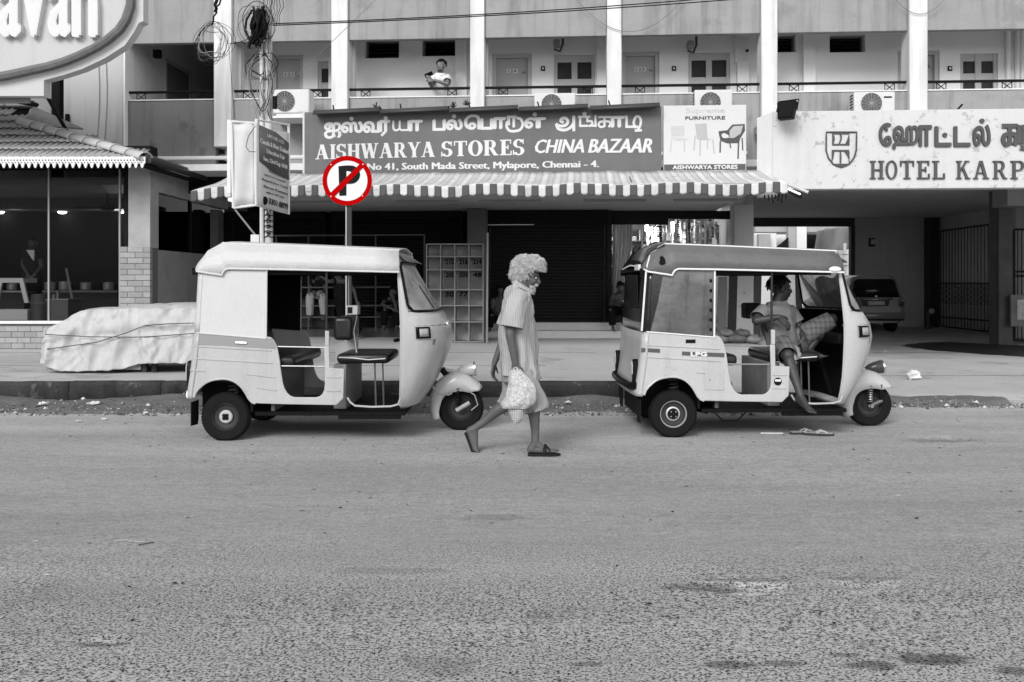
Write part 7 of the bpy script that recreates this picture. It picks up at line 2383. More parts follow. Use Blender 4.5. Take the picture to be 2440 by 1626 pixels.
disc('red_ring', rn * .815, rn, YN - .006, RED, nps)
# letter P: stem and bowl as one outline
def pp(x, y):
    q = W(*Q(R6, x, y), YN)
    return (q.x, q.z)
MB().prism([pp(772, 62), pp(842, 55), pp(842, 322), pp(780, 325)], YN - .0072, YN - .0025).build('letter_p', DARK, nps)
bo = []
for a in np.linspace(90, -90, 13):
    bo.append(pp(880 + 84 * math.cos(R(a)), 137 - 82 * math.sin(R(a))))
MB().prism([pp(843, 55)] + bo + [pp(843, 219)], YN - .0068, YN - .0025).build('letter_p_bowl', DARK, nps)
bi = []
for a in np.linspace(90, -90, 9):
    bi.append(pp(858 + 38 * math.cos(R(a)), 137 - 30 * math.sin(R(a))))
MB().prism([pp(844, 107)] + bi + [pp(844, 167)], YN - .0080, YN - .0069).build('letter_p_hole', SW, nps)
sb = [pp(700, 300), pp(965, 38), pp(1002, 62), pp(735, 335)]
MB().prism(sb, YN - .0098, YN - .0082).build('red_slash', RED, nps)
for x, y in ((705, 48), (990, 45), (705, 330), (985, 325)):
    q = W(*Q(R6, x, y), YN)
    MB().lathe([(.008, 0), (.007, .004)], 10, Matrix.Translation((q.x, YN - .006, q.z)) @ Matrix.Rotation(R(90), 4, 'X')).build('rivet', SW, nps)
gz = pave_h(c.x, YN + .04)
MB().box(c.x - .012, c.x + .046, YN + .02, YN + .06, gz, c.z - rn * .3).build('sign_pole', mat('pole_dark', .05, .45, metal=.3), nps, bevel=.006)
MB().box(c.x - .024, c.x - .0125, YN + .018, YN + .03, gz, c.z - rn * .3).build('pole_flange', mat('pole_bright', .5, .4), nps)
# ---------------- utility pole with cables
up = thing('utility_pole', 'grey utility pole hung with cable bundles, coils and wires behind the empty auto rickshaw', 'pole')
YP, YQ = 11.75, 10.3                                  # pole, banners before it
PG = mat('pole_pale', .50, .6, var=.2, streak=.2)
CBL = mat('cable_black', .008, .5)
xp, xq = (641 - CX) / F * YP, (624 - CX) / F * YP
gz = pave_h(xp, YP)
MB().tube([(xp, YP, gz), (xp - .01, YP, 7.5)], [.055, .042], 14).build('pole_tube', PG, up)
MB().tube([(xq + .01, YP - .03, gz), (xq, YP - .03, 7.2)], .026, 10).build('conduit', mat('conduit_pale', .62, .5, var=.1), up)
wr_ = MB()
for k in range(6):
    z = W(0, 500 + k * 13, YP).z
    wr_.tube([(xp + .06 * math.cos(a), YP + .06 * math.sin(a), z + .01 * math.sin(3 * a)) for a in np.linspace(0, 2 * math.pi, 17)[:-1]], .006, 5, closed=True)
wr_.build('wire_binding', CBL, up)
for k, (ch, py) in enumerate((('33', 505), ('3', 517), ('55', 528), ('5', 540), ('9', 557))):
    q = W(640, py, YP - .055)
    lettering('pole_number', ch, (q.x - .03, q.x + .03, q.z - .022, q.z + .022), lambda a, z, h: Vector((a, YP - .062 - h, z)), DARK, up, .002, bold=.003)
bxo = MB().box(W(600, 0, YP).x, W(620, 0, YP).x, YP - .06, YP + .04, W(0, 590, YP).z, W(0, 560, YP).z).build('junction_box', COLM, up, bevel=.006)
MB().tube([W(560, 500, YP - .1), W(608, 560, YP - .02)], .012, 6).build('stay_rod', mat('stay', .3, .5), up)
random.seed(21)
def strand(a, b, sag=.1, n=12, r_=.006, m=CBL, name='cable', wig=.0):
    a, b = Vector(a), Vector(b)
    pts = []
    for i in range(n + 1):
        t = i / n
        p_ = a.lerp(b, t)
        p_.z -= sag * 4 * t * (1 - t)
        p_ += V(wig * nz(i * .9, a.x * 7), wig * nz(i * .9, 3, a.z * 5), 0)
        pts.append(p_)
    return MB().tube(pts, r_, 5).build(name, m, up)
# thick dark cable bundle
for k in range(26):
    a = W(605 + random.uniform(-5, 25), 25 + random.uniform(-10, 15), YP - .1 + random.uniform(-.08, .08))
    b = W(598 + random.uniform(-8, 28), 105 + random.uniform(-12, 12), YP - .1 + random.uniform(-.08, .08))
    m_ = a.lerp(b, .5) + V(random.uniform(-.12, .12), random.uniform(-.08, .08), 0)
    pts = [a, a.lerp(m_, .5) + V(random.uniform(-.04, .04), 0, 0), m_, m_.lerp(b, .5) + V(random.uniform(-.03, .03), 0, 0), b]
    MB().tube(pts, random.uniform(.010, .018), 5).build('cable_bundle', CBL, up)
for (cx_, cy_, rx, ry, nn, off) in ((508, 103, 34, 38, 9, .0), (622, 160, 26, 27, 8, .05), (505, 105, 30, 42, 4, .05), (608, 60, 35, 40, 6, .0), (628, 195, 20, 60, 4, .0)):
    for k in range(nn):
        o1, o2, o3 = (random.uniform(-9, 9) for _ in range(3))
        f1, f2, f3 = random.uniform(0, 6), random.uniform(0, 6), random.uniform(.08, .26)
        pts = [W(cx_ + o1 + (rx + o3) * math.cos(a) * (1 + f3 * math.sin(2 * a + f1)), cy_ + o2 + (ry + o3) * math.sin(a) * (1 + f3 * math.sin(3 * a + f2)), YP - .1 + off + .02 * math.sin(2 * a + k)) for a in np.linspace(0, 2 * math.pi, 29)[:-1]]
        MB().tube(pts, random.choice((.0025, .0035, .005)), 5, closed=True).build('cable_coil', CBL if k % 3 else mat('cable_grey', .25), up)
for k in range(8):
    strand(W(618 + k * 4, -20, YP - .05), W(612 + k * 5 + random.uniform(-6, 6), 290, YP - .06), 0, 14, random.choice((.003, .004, .005)), CBL if k % 2 else mat('cable_grey', .25), 'hanging_cable', .06)
for k in range(5):
    strand(W(640 + k * 6, 60, YP - .06), W(652 + k * 7, -25, YP - .06), .0, 8, .004, CBL, 'hanging_cable', .04)
blk = W(655, 245, YP - .06)
MB().lathe([(.03, -.08), (.03, .08)], 12, Matrix.Translation(blk)).build('cable_joint', CBL, up)
# cable coming down at the left
strand(W(530, -20, YP - .15), W(505, 60, YP - .12), .0, 8, .012, CBL, 'cable_bundle', .05)
strand(W(520, -25, YP - .15), W(512, 30, YP - .12), .0, 6, .022, CBL, 'cable_bundle', .02)
strand(W(640, 62, YP - .05), W(545, 105, YP - .1), .05, 10, .005)
strand(W(545, 105, YP), W(560, 285, YP + .5), .05, 10, .003)
# street wires, each a thing
for k, (a, b, Ya, Yb, lab) in enumerate((((648, 57), (1720, -6), YP, 12.5, 'upper of two thin black wires crossing the hotel front from the pole'), ((648, 61), (1860, -10), YP, 12.6, 'lower of two thin black wires crossing the hotel front from the pole'), ((678, 206), (905, -10), YP + 1, 13.4, 'single thin slanting wire crossing the second white column'))):
    A_, B_2 = W(*a, Ya), W(*b, Yb)
    pts = []
    for i in range(25):
        t = i / 24
        p_ = A_.lerp(B_2, t)
        p_.z -= .10 * 4 * t * (1 - t) * (.4 if k < 2 else .1)
        pts.append(p_)
    tag(MB().tube(pts, .0075 if k < 2 else .004, 5).build('overhead_wire', CBL if k < 2 else mat('wire_grey', .18)), lab, 'wire', 'wires over the street')
for px0, px1, ym, lab in ((1370, 1630, 76, 'thin looping wire hanging across the middle of the upper parapet'), (2130, 2255, 34, 'thin looping wire hanging across the rightmost column')):
    pts = []
    for t in np.linspace(0, 1, 21):
        px = px0 + (px1 - px0) * t
        py = -6 + (ym + 6) * (1 - (2 * t - 1) ** 2)
        u, z = fp(px, py, -.03)
        pts.append(FM @ Vector((u, -.03, z)))
    tag(MB().tube(pts, .005, 5).build('overhead_wire', mat('wire_grey', .18)), lab, 'wire', 'wires over the street')
# ---------------- banners on the pole
bn = thing('banner_panel', 'white printed banner panel with dark upper half fixed to the cabled pole', 'banner')
def ban(s, t):                                        # right-hand panel, going back from the pole
    A_ = W(611, 288 + (492 - 288) * t, YQ)
    B_2 = W(688, 300 + (511 - 300) * t, YQ * 1.10)
    return A_.lerp(B_2, s)
nb = (ban(1, 0) - ban(0, 0)).cross(V(0, 0, 1)).normalized()
if nb.x < 0:
    nb = -nb
nb2 = nb if nb.dot(V(0, 0, HC) - ban(.5, .5)) > 0 else -nb
BW = mat('banner_white', .66, .7, var=.06)
BD = mat('banner_dark', .11, .6, var=.1)
def bplace(a, z, h):
    return ban(a, 1 - z) + nb2 * h
MB().grid([[bplace(s, t, .0 + .008 * math.sin(s * 6 + t * 3)) for s in np.linspace(.02, .98, 9)] for t in np.linspace(.0, .92, 9)]).build('banner_sheet', BW, bn, solid=.004)
dk = [(0.05, .955), (.55, .90), (.97, .80), (.97, .385), (.5, .43), (.2, .50), (.05, .53)]
v_ = [tuple(bplace(a, b, .014)) for a, b in dk]
MB().add(v_, [tuple(range(len(v_)))]).build('dark_print', BD, bn, solid=.002)
for txt, x0, x1, z0, z1, m_ in (('UPS UK, U.S.', .28, .80, .79, .835, BW), ('Canada & New Zealand', .07, .95, .70, .755, BW), ('Education Fair', .26, .82, .615, .665, BW), ('Sun, 23rd Sep 2018', .16, .90, .505, .565, BW), ('10 am - 5 pm', .34, .70, .405, .435, BD), ('Hotel Taj Coromandel', .2, .85, .345, .375, BD), ('Nungambakkam, Chennai', .12, .93, .285, .315, BD), ('Meet over 30 institutions', .18, .92, .215, .245, BD), ('apply for 2019 intake', .25, .82, .155, .185, BD), ('3301 8899', .32, .93, .045, .115, DARK)):
    lettering('banner_print', txt, (x0, x1, z0, z1), lambda a, z, h: bplace(a, z + (.02 + .09 * z) * (1 - a) - .045 * z, .016 + h), m_, bn, .002, bold=.004 if z1 - z0 > .055 else .002, copies=3)
MB().ball(tuple(bplace(.2, .085, .018)), (.035, .035, .05), 12, 8).build('phone_symbol', DARK, bn)
for s in (0.0, 1.0):
    MB().tube([ban(s, -.02), ban(s, 1.0 if s else 1.0)], .016, 6).build('banner_frame', COLM, bn)
MB().tube([ban(0, -.01), ban(1, -.01)], .012, 6).build('banner_frame', COLM, bn)
bn2 = thing('banner_panel', 'faded blank white banner panel facing the street left of the cabled pole', 'banner')
q = [W(551, 290, YQ - .12), W(609, 294, YQ - .02), W(609, 489, YQ - .02), W(556, 496, YQ - .12)]
MB().grid([[q[0].lerp(q[1], s).lerp(q[3].lerp(q[2], s), t) + V(0, .012 * math.sin(s * 7 + t * 4), 0) for s in np.linspace(.04, .96, 8)] for t in np.linspace(0, 1, 9)]).build('banner_sheet', mat('banner_faded', .60, .7, var=.12, vs=5), bn2, solid=.004)
for a, b in ((0, 1), (1, 2), (2, 3), (3, 0)):
    MB().tube([q[a], q[b]], .015, 6).build('banner_frame', COLM, bn2)
b0 = W(544, 285, YQ - .1)
MB().box(b0.x - .02, b0.x + .02, YQ - .08, YQ - .05, W(0, 460, YQ - .1).z, b0.z).build('rear_frame', COLM, bn2)
MB().tube([W(609, 300, YQ - .1), W(592, 325, YQ - .14), W(586, 350, YQ - .14), W(594, 362, YQ - .14), W(609, 362, YQ - .1)], .004, 5).build('loose_wire', CBL, bn2)
# ---------------- tarpaulin-covered cart
cart = thing('covered_cart', 'handcart wrapped in a pale wrinkled tarpaulin tied with rope on the pavement', 'cart')
TARP = mat('tarpaulin', .48, .6, var=.16, vs=7, fine=.06, bump=.15, wave=.1, stain=(3.2, .6, .3))
yf, yb = 11.35, 12.35
pl0 = [(92, 782), (100, 777), (140, 755), (187, 730), (268, 725), (330, 724), (420, 724), (500, 727), (560, 735), (575, 780)]
def top_py(px):
    return float(np.interp(px, [p_[0] for p_ in pl0], [p_[1] for p_ in pl0]))
def bot_py(px):
    return float(np.interp(px, [93, 110, 150, 230, 300, 330, 345, 460, 575], [866, 872, 885, 884, 878, 868, 866, 864, 868]))
rows = []
pxs = np.linspace(92, 575, 170)
for t in np.linspace(0, 1, 64):
    row = []
    for px in pxs:
        if t < .25:                                    # back to front over the top
            k = t / .25
            Yk_ = yb - (yb - yf - .1) * k
            z = HC + (HZ - top_py(px)) / F * (yf + .35) + .02 * math.sin(px * .02)
            z -= .04 * (1 - k) ** 2 + .05 * k ** 4
        else:
            k = (t - .25) / .75
            ztop = HC + (HZ - top_py(px)) / F * (yf + .35) - .05
            zbot = HC + (HZ - bot_py(px)) / F * yf
            z = ztop + (zbot - ztop) * k
            Yk_ = yf + .10 * (1 - smooth01(0, .3, k))
            fold = .05 * nz(px * .030, k * 1.6, 1.0) + .045 * (1 - 2.2 * abs(nz(px * .030 + k * .8, k * .9, 4.0))) * (.3 + .7 * k) + .012 * (1 - 2.2 * abs(nz(px * .05 - k * 2.5, k * 1.6, 8.0))) + .022 * (1 - 2.2 * abs(nz(px * .028 + k * 3.2, px * .004 - k * .6, 14.0)))
            pinch = .06 * math.exp(-((px - 360) / 26) ** 2) * (1 - abs(k - .45))
            Yk_ -= fold + pinch - .05 * math.exp(-((k - .42) / .06) ** 2) * .35
        edge = smooth01(0, 1, (px - 92) / 22.0)
        row.append(((px - CX) / F * yf + .012 * nz(px * .05, t * 6), Yk_ + .10 * (1 - edge), z + .02 * nz(px * .04, t * 7, 2) ))
    rows.append(row)
MB().grid(rows).build('tarpaulin_cover', TARP, cart, solid=.006)
# left end of the cover
rows = []
for t in np.linspace(0, 1, 14):
    zz_t, zz_b = HC + (HZ - 784) / F * yf, HC + (HZ - 862) / F * yf
    z = zz_t + (zz_b - zz_t) * t
    rows.append([((95 - CX) / F * yf + .03 * nz(s * 4, t * 4) + .03 * math.sin(s * 3.1), yf + .09 + (yb - yf - .1) * s, z) for s in np.linspace(0, 1, 10)])
MB().grid(rows).build('cover_end', TARP, cart, solid=.006)
gz = pave_h(-5, 11.5)
cb0, cb1 = (100 - CX) / F * yf, (570 - CX) / F * yf
MB().box(cb0 + .08, cb1, yf + .18, yb - .05, gz + .14, gz + .22).build('cart_bed', mat('cart_wood', .05, .8), cart)
MB().box(cb0 + .02, W(330, 0, yf).x, yf + .06, yf + .12, gz + .035, gz + .09).build('cart_beam', mat('cart_beam', .30, .8, var=.3), cart)
for px in (345, 368, 462, 540):
    x = (px - CX) / F * (yf + .1)
    MB().box(x - .03, x + .03, yf + .08, yf + .14, gz + .004, gz + .30).build('cart_leg', mat('cart_wood', .05), cart)
for px in (130, 300, 520):
    x = (px - CX) / F * (yf + .1)
    MB().lathe([(.05, -.02), (.05, .02)], 14, Matrix.Translation((x, yf + .3, gz + .055)) @ Matrix.Rotation(R(90), 4, 'X')).build('cart_wheel', RUBBER, cart)
ROPE = mat('rope', .07, .8)
def rope(pts):
    return MB().tube([W(px, py, yf - .085) for px, py in pts], .0055, 6).build('rope', ROPE, cart)
rope([(112, 832), (130, 830), (230, 816), (300, 794), (345, 776), (400, 772), (462, 770)])
rope([(108, 797), (140, 799), (220, 803), (320, 804), (368, 802), (420, 798), (462, 795)])
# ---------------- flat bits on the pavement and road
def flip_flop(px, py, rot, label):
    t = thing('flip_flop', label, 'sandal', 'flip-flops on the road below the driver')
    g_ = G(px, py)
    T = Matrix.Translation((g_.x, g_.y, road_h(g_.x, g_.y) + .004)) @ Matrix.Rotation(R(rot), 4, 'Z')
    o = [(-.125, -.028), (-.06, -.036), (.03, -.040), (.09, -.046), (.125, -.030), (.135, 0), (.12, .032), (.08, .042), (.02, .034), (-.06, .032), (-.12, .028), (-.135, 0)]
    MB().prism(o, .018, 0, T, axis='z').build('sole', mat('flipflop_sole', .05, .7), t, bevel=.004)
    MB().prism([(x * .95, y * .92) for x, y in o], .0205, .0182, T, axis='z').build('footbed', mat('flipflop_bed', .42, .7), t)
    for s in (-1, 1):
        MB().tube([T @ V(-.02, s * .038, .018), T @ V(.02, s * .030, .04), T @ V(.075, 0, .022)], .007, 6).build('strap', mat('flipflop_strap', .45, .5), t)
    return t
flip_flop(1915, 1034, 8, 'pale-strapped flip-flop lying on the road, the left one of the pair')
flip_flop(1950, 1037, -12, 'pale-strapped flip-flop lying on the road, the right one of the pair')
g_ = G(1838, 1033)
tag(MB().prism([(-.10, -.012), (.10, -.02), (.11, .012), (-.09, .02)], .006, 0, Matrix.Translation((g_.x, g_.y, road_h(g_.x, g_.y) + .002)), axis='z').build('paper_strip', SW), 'pale narrow strip of paper on the road left of the flip-flops', 'paper')
LIT = mat('litter_pale', .68, .8, var=.1)
def crumple(px, py, r_, label, z=0.0, flat=.6, seed=0, cat='litter'):
    g_ = G(px, py, z)
    rows = []
    for i in range(7):
        a = math.pi * i / 6
        rows.append([(g_.x + r_ * (1 + 1.1 * nz(i * 1.7, k * 1.9, seed)) * max(math.sin(a), .05) * math.cos(2 * math.pi * k / 9), g_.y + r_ * (1 + 1.1 * nz(i * 1.6, k * 2.1, seed + 5)) * max(math.sin(a), .05) * math.sin(2 * math.pi * k / 9), max(z - .005, g_.z + r_ * flat * (1 - math.cos(a)) * .8 + .5 * r_ * nz(i * 1.9, k * 1.7, seed))) for k in range(9)])
    tag(MB().grid(rows, wrap=True).build('crumpled_litter', LIT, flat=True), label, cat, 'pale litter along the kerb')
crumple(161, 944, .050, 'large white crumpled cup lying against the kerb below the covered cart', .06, .6, 1)
crumple(100, 966, .050, 'crumpled white paper in the gutter at the far left', .04, .35, 2)
crumple(198, 954, .022, 'small white scrap standing in the gutter near the larger cup', .05, .9, 3)
crumple(223, 963, .055, 'flat pale scrap in the gutter between cup and wheel', .045, .25, 4)
crumple(347, 985, .025, 'small pale scrap at the road edge before the mud flap', .03, .3, 5)
crumple(250, 999, .030, 'thin pale scrap lying on the road edge', .012, .15, 6)
crumple(186, 1004, .025, 'flat white scrap on the road below the kerb', .010, .15, 7)
crumple(1497, 982, .035, 'white scrap on the ground behind the right three-wheeler', .03, .6, 8)
crumple(1797, 983, .060, 'white crumpled bag on the ground under the right three-wheeler', .03, .45, 9)
crumple(1354, 961, .030, 'white scrap by the kerb right of the walking man', .04, .5, 10)
crumple(2176, 905, .085, 'torn white plastic bag on the drive at the right', .045, .9, 11)
crumple(2110, 838, .030, 'tiny white scrap far back on the drive', .04, .3, 12)
crumple(1085, 800, .06, 'pale rag lying on the pavement at the foot of the cabinet', .33, .4, 13, 'rag')
# gravel and dirt crumbs along the gutter: nobody could count them
random.seed(31)
gv = MB()
for k in range(3600):
    x = random.uniform(-7.5, 7.5)
    y = 9.25 + abs(random.gauss(0, .42)) if x < 3 else 9.95 + random.gauss(0, .07)
    if y > 10.3 or (x < 3 and nz(x * .9, 4.0) < random.uniform(-.5, .15)):
        continue
    s = random.uniform(.004, .016) if random.random() < .9 else random.uniform(.016, .035)
    z = max(gutter_h(x, y) if x < 5.4 else -1, road_h(x, y))
    a = random.uniform(0, 6.28)
    T = Matrix.Translation((x, y, z + s * .2)) @ Matrix.Rotation(a, 4, 'Z') @ Matrix.Rotation(random.uniform(-.6, .6), 4, 'X')
    mi = random.choices((0, 1, 2), (5, 3, 1))[0]
    v_ = [(-s, 0, 0), (s * .3, -s * .8, 0), (s, s * .1, 0), (0, s * .7, 0), (0, 0, s * .8), (0, 0, -s * .5)]
    gv.add(v_, [(0, 1, 4), (1, 2, 4), (2, 3, 4), (3, 0, 4), (1, 0, 5), (2, 1, 5), (3, 2, 5), (0, 3, 5)], T, mi)
tag(gv.build('gutter_gravel', [mat('gravel_dark', .09, .95), mat('gravel_mid', .25, .95), mat('gravel_pale', .55, .9)], flat=True), 'loose gravel, leaf bits and rubble strewn along the gutter', 'gravel', kind='stuff')
# dry leaves and twigs on the road
lv = MB()
for k in range(260):
    x, y = random.uniform(-4.5, 4.5), random.uniform(3.4, 9.4)
    s = random.uniform(.006, .022)
    T = Matrix.Translation((x, y, road_h(x, y) + .004)) @ Matrix.Rotation(random.uniform(0, 6.28), 4, 'Z') @ Matrix.Rotation(random.uniform(-.3, .3), 4, 'X')
    lv.add([(-s, 0, 0), (0, -s * .35, .002), (s, 0, 0), (0, s * .35, .003)], [(0, 1, 2), (0, 2, 3)], T, random.choices((0, 1), (6, 1))[0])
tag(lv.build('road_specks', [mat('leaf_dark', .03, .9), mat('gravel_pale', .55)], flat=True), 'scattered dark leaf bits and pale crumbs on the road', 'leaf bits', kind='stuff')
for pts, lab, m_ in (([(272, 1295), (300, 1292), (330, 1297), (345, 1296)], 'thin pale twig lying on the road at the left', mat('twig_pale', .38, .8)), ([(330, 1303), (350, 1300), (367, 1297)], 'short dark twig beside the pale twig on the road', mat('twig_dark', .05, .8)), ([(2170, 1004), (2188, 1008)], 'small stick on the road right of the front wheel', mat('twig_pale', .5))):
    q = []
    for px, py in pts:
        g_ = G(px, py)
        q.append((g_.x, g_.y, road_h(g_.x, g_.y) + .006))
    tag(MB().tube(q, .0026, 5).build('twig', m_), lab, 'twig')
# wet patch on the drive
rows = []
WET = mat('wet_concrete', .035, .35, var=.3, bump=.1)
wp = [(2145, 822), (2190, 815), (2260, 812), (2330, 816), (2440, 822), (2560, 818), (2560, 852), (2440, 850), (2330, 843), (2250, 836), (2190, 830)]
v_ = []
for px, py in wp:
    g_ = G(px, py, .05)
    v_.append((g_.x, g_.y, pave_h(g_.x, g_.y) + .0085))
cxx = sum(p_[0] for p_ in v_) / len(v_); cyy = sum(p_[1] for p_ in v_) / len(v_)
rows = []
n = 60
for k in np.linspace(.02, 1, 12):
    row = []
    for i in range(n):
        t = i / n * len(v_)
        a, b = v_[int(t) % len(v_)], v_[(int(t) + 1) % len(v_)]
        f_ = t - int(t)
        x, y = a[0] + (b[0] - a[0]) * f_, a[1] + (b[1] - a[1]) * f_
        w_ = k * (1 + .10 * nz(i * .6, 2))
        x, y = cxx + (x - cxx) * w_, cyy + (y - cyy) * w_
        row.append((x, y, pave_h(x, y) + .007))
    rows.append(row)
tag(MB().grid(rows, wrap=True).build('puddle', WET), kind='structure')
# ---------------- parked car seen from behind
car = thing('parked_car', 'silver people carrier parked nose-in under the hotel porch, seen from behind', 'car')
CARP = mat('car_silver', .32, .3, metal=.3, var=.05, bump=0, coat=.4)
cy0 = 24.6
cxc = (2087 - CX) / F * cy0
sc_ = cy0 / 27.5
gz = pave_h(cxc, cy0)
half = [(.70, .30), (.80, .38), (.865, .55), (.875, .85), (.865, 1.00), (.83, 1.06), (.70, 1.58), (.62, 1.68), (.45, 1.735), (.2, 1.755), (0, 1.76)]
def sect(y, f_top, shrink=1.0, hood=None):
    r_ = []
    for x, z in half:
        zz = z
        if hood is not None and z > hood:
            zz = hood + (z - hood) * .06
        yy = y + (max(0, zz - 1.02) * f_top)
        r_.append((x * shrink, yy, zz))
    return r_ + [(-x, y_, z_) for x, y_, z_ in r_[-2::-1]]
S2 = Matrix.Translation((cxc, cy0, gz)) @ Matrix.Scale(sc_, 4)
rows = [sect(.06, .30, .90), sect(0, .30, .97), sect(.10, .28, 1.0), sect(.6, .1), sect(2.6, 0), sect(3.1, -.2, 1, 1.35), sect(3.5, 0, .99, 1.02), sect(4.3, 0, .93, .86), sect(4.45, 0, .85, .72)]
bod = MB().grid(rows, S2)
bod.add([p_ for p_ in rows[0]], [tuple(range(len(rows[0]) - 1, -1, -1))], S2)
bod.build('body', CARP, car)
def on_rear(x, z, off=.0):
    return (x, max(0, z - 1.02) * .30 + .03 - off - .035, z)
def rear_patch(name, pts, m, off=.012, par=car, th=.01):
    v_ = [on_rear(x, z, off) for x, z in pts]
    return MB().add(v_, [tuple(range(len(v_)))], S2).build(name, m, par, solid=th)
rg = [(-.70, 1.08), (.70, 1.08), (.60, 1.56), (.52, 1.62), (-.52, 1.62), (-.60, 1.56)]
rear_patch('rear_window', rg, GLASSD, .05)
rear_patch('number_recess', [(-.36, .82), (.36, .82), (.40, .99), (-.40, .99)], mat('car_recess', .12, .4), .025)
rear_patch('number_plate', [(-.25, .84), (.25, .84), (.25, .955), (-.25, .955)], SW, .04)
rear_patch('boot_trim', [(-.50, 1.0), (.50, 1.0), (.48, 1.035), (-.48, 1.035)], CHROME, .03)
for s in (-1, 1):
    rear_patch('tail_light', [(s * .70, .80), (s * .84, .80), (s * .84, 1.02), (s * .74, 1.05)], mat('tail_red', .10, .15), .035)
    rear_patch('reflector', [(s * .72, .96), (s * .83, .96), (s * .82, 1.01), (s * .76, 1.03)], mat('tail_clear', .5, .1), .05)
    MB().lathe([(.20, -.1), (.32, -.1), (.33, -.07), (.33, .07), (.32, .1), (.2, .1), (.18, .05), (.0, .05)], 28, S2 @ Matrix.Translation((s * .74, .75, .33)) @ Matrix.Rotation(R(90), 4, 'Y')).build('wheel', RUBBER, car)
    MB().lathe([(.20, -.1), (.32, -.1), (.33, -.07), (.33, .07), (.32, .1), (.2, .1), (.18, .05), (.0, .05)], 28, S2 @ Matrix.Translation((s * .74, 3.45, .33)) @ Matrix.Rotation(R(90), 4, 'Y')).build('wheel', RUBBER, car)
rear_patch('bumper', [(-.84, .42), (.84, .42), (.85, .62), (-.85, .62)], CARP, .06, th=.06)
rear_patch('bumper_trim', [(-.82, .38), (.82, .38), (.82, .42), (-.82, .42)], DARK, .055, th=.05)
MB().ball((0, on_rear(0, 1.10)[1] - .05, 1.10), (.05, .012, .035), 10, 6, S2).build('maker_emblem', CHROME, car)
# ---------------- barred gates in the porch
def gate(name, label, A_, B_2, zb, zt, nb_, m, mid=(.45, .1)):
    t = thing(name, label, 'gate', 'barred gates in the hotel porch')
    A_, B_2 = Vector(A_), Vector(B_2)
    for z in (zb, zt, zb + (zt - zb) * mid[0], zb + (zt - zb) * mid[1]):
        MB().tube([(A_.x, A_.y, z), (B_2.x, B_2.y, z)], .022, 6).build('cross_rail', m, t)
    for k in range(nb_ + 1):
        p_ = A_.lerp(B_2, k / nb_)
        MB().tube([(p_.x, p_.y, zb), (p_.x, p_.y, zt)], .026 if k in (0, nb_) else .011, 6).build('gate_bar', m, t)
    return t
GATE = mat('gate_paint', .03, .5)
gA, gB = (12.55, 27.3), (12.35, 23.0)
gt = gate('barred_gate', 'tall dark barred gate standing open along the right side of the porch', (gA[0], gA[1], 0), (gB[0], gB[1], 0), .08, 2.86, 22, GATE)
n_ = 10
ms = MB()
for i in range(30):
    for s in (-1, 1):
        t0 = i / 30
        a = Vector((gA[0] + (gB[0] - gA[0]) * t0, gA[1] + (gB[1] - gA[1]) * t0, 1.3 if s > 0 else .75))
        t1 = min(1, t0 + .12)
        b = Vector((gA[0] + (gB[0] - gA[0]) * t1, gA[1] + (gB[1] - gA[1]) * t1, .75 if s > 0 else 1.3))
        ms.tube([a, b], .006, 4)
ms.build('mesh_panel', GATE, gt)
gate('barred_gate', 'barred gate at the right picture edge behind the stained pier', ((2413 - CX) / F * 19.8, 19.75, 0), ((2560 - CX) / F * 19.8, 19.75, 0), .1, 2.5, 16, GATE, (.62, .58))
# pasted poster on the pier side, water tap post
pb = thing('notice_board', 'torn pale poster on a board at the right edge of the porch', 'notice')
a, b = W(2409, 778, 19.3), W(2470, 703, 19.3)
MB().box(a.x, b.x, 19.3, 19.36, a.z, b.z).build('board', mat('board_grey', .22, .9, var=.4), pb)
a, b = W(2424, 762, 19.29), W(2462, 712, 19.29)
MB().prism([(a.x, a.z), (b.x, a.z - .02), (b.x, b.z), (a.x, b.z - .03)], 19.285, 19.298).build('poster', mat('poster_pale', .55, .8, var=.5, vs=7), pb)
tp = thing('standpipe', 'short dark standpipe with a pale round cap by the porch wall', 'standpipe')
c = W(2214, 742, 26.5)
gz = pave_h(c.x, 26.5)
MB().tube([(c.x - .04, 26.5, gz), (c.x - .04, 26.5, c.z)], .07, 10).build('pipe', mat('pipe_dark', .06, .5), tp)
MB().ball((c.x + .03, 26.4, c.z), .085, 12, 8).build('cap', mat('cap_pale', .5, .5), tp)
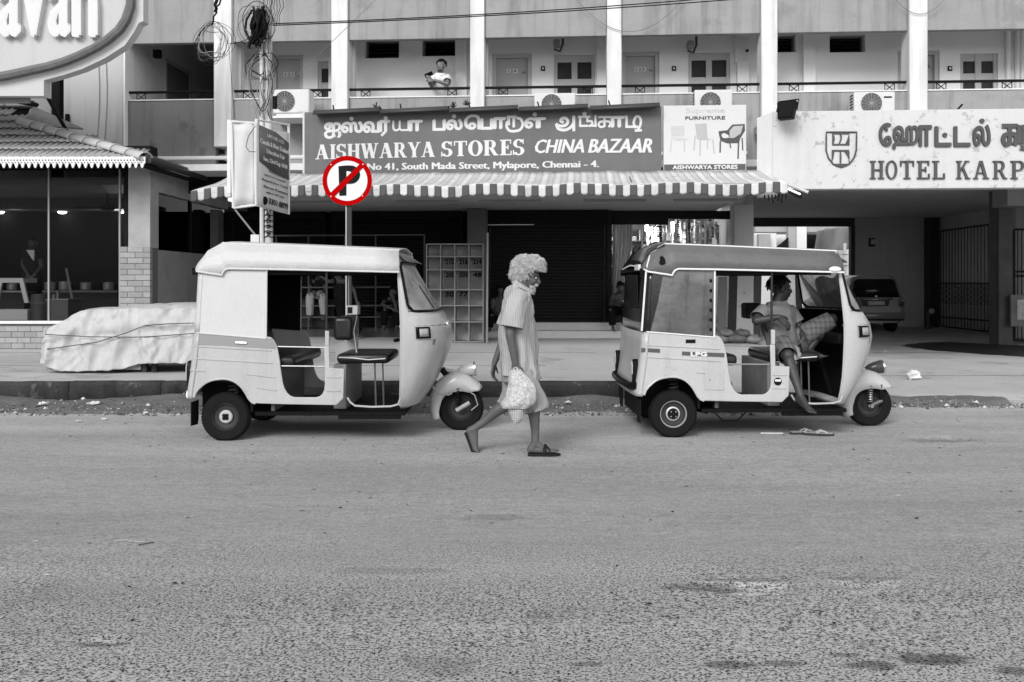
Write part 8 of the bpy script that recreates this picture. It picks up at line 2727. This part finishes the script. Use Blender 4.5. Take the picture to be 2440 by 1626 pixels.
# perching crows on the sign hoods
for px, py, lab in ((896, 253, 'small dark bird shape perched on the left lamp hood of the store sign'), (1080, 252, 'dark twiggy tuft on top of the store sign near the middle column'), (1112, 246, 'dark twiggy tuft beside the middle white column above the sign')):
    u, z = fp(px, py, -1.1)
    tf_ = MB()
    for k in range(9):
        a = random.uniform(0, math.pi)
        tf_.tube([FM @ Vector((u, -1.1, z - .03)), FM @ Vector((u + .07 * math.cos(a), -1.1 + random.uniform(-.03, .03), z - .03 + .09 * math.sin(a)))], [.012, .003], 5)
    tag(tf_.build('weed_tuft', mat('weed_dark', .03, .9)), lab.replace('bird shape perched', 'weed tuft growing'), 'weed', 'dry weed tufts on top of the store sign')
# ================================================================== bake the skinned bodies, put every origin at its base
bpy.context.view_layer.update()
dg = bpy.context.evaluated_depsgraph_get()
baked = []
for o in CONV:
    me = bpy.data.meshes.new_from_object(o.evaluated_get(dg))
    baked.append((o, me))
for o, me in baked:
    o.modifiers.clear()
    old = o.data
    o.data = me
    me.name = old.name
    me.polygons.foreach_set('use_smooth', [True] * len(me.polygons))
kids = {}
for o in COL.objects:
    if o.parent:
        kids.setdefault(o.parent, []).append(o)
def span(o, M, lo, hi):
    if o.type == 'MESH':
        L_ = M @ o.matrix_basis
        for c in o.bound_box:
            p_ = L_ @ Vector(c)
            for i in range(3):
                lo[i] = min(lo[i], p_[i]); hi[i] = max(hi[i], p_[i])
    for k in kids.get(o, []):
        span(k, M @ o.matrix_basis, lo, hi)
for o in list(COL.objects):
    if o.parent or o in KEEP or o.type not in ('EMPTY', 'MESH') or o.get('kind') == 'structure':
        continue
    lo, hi = [1e9] * 3, [-1e9] * 3
    span(o, I4, lo, hi)
    if lo[0] > hi[0]:
        continue
    base = Vector(((lo[0] + hi[0]) / 2, (lo[1] + hi[1]) / 2, lo[2]))
    if o.type == 'EMPTY':
        o.location = base
        for k in kids.get(o, []):
            k.location = k.location - base
    elif o.data.users == 1:
        o.data.transform(Matrix.Translation(-base))
        o.location = o.location + base
        for k in kids.get(o, []):
            k.location = k.location - base
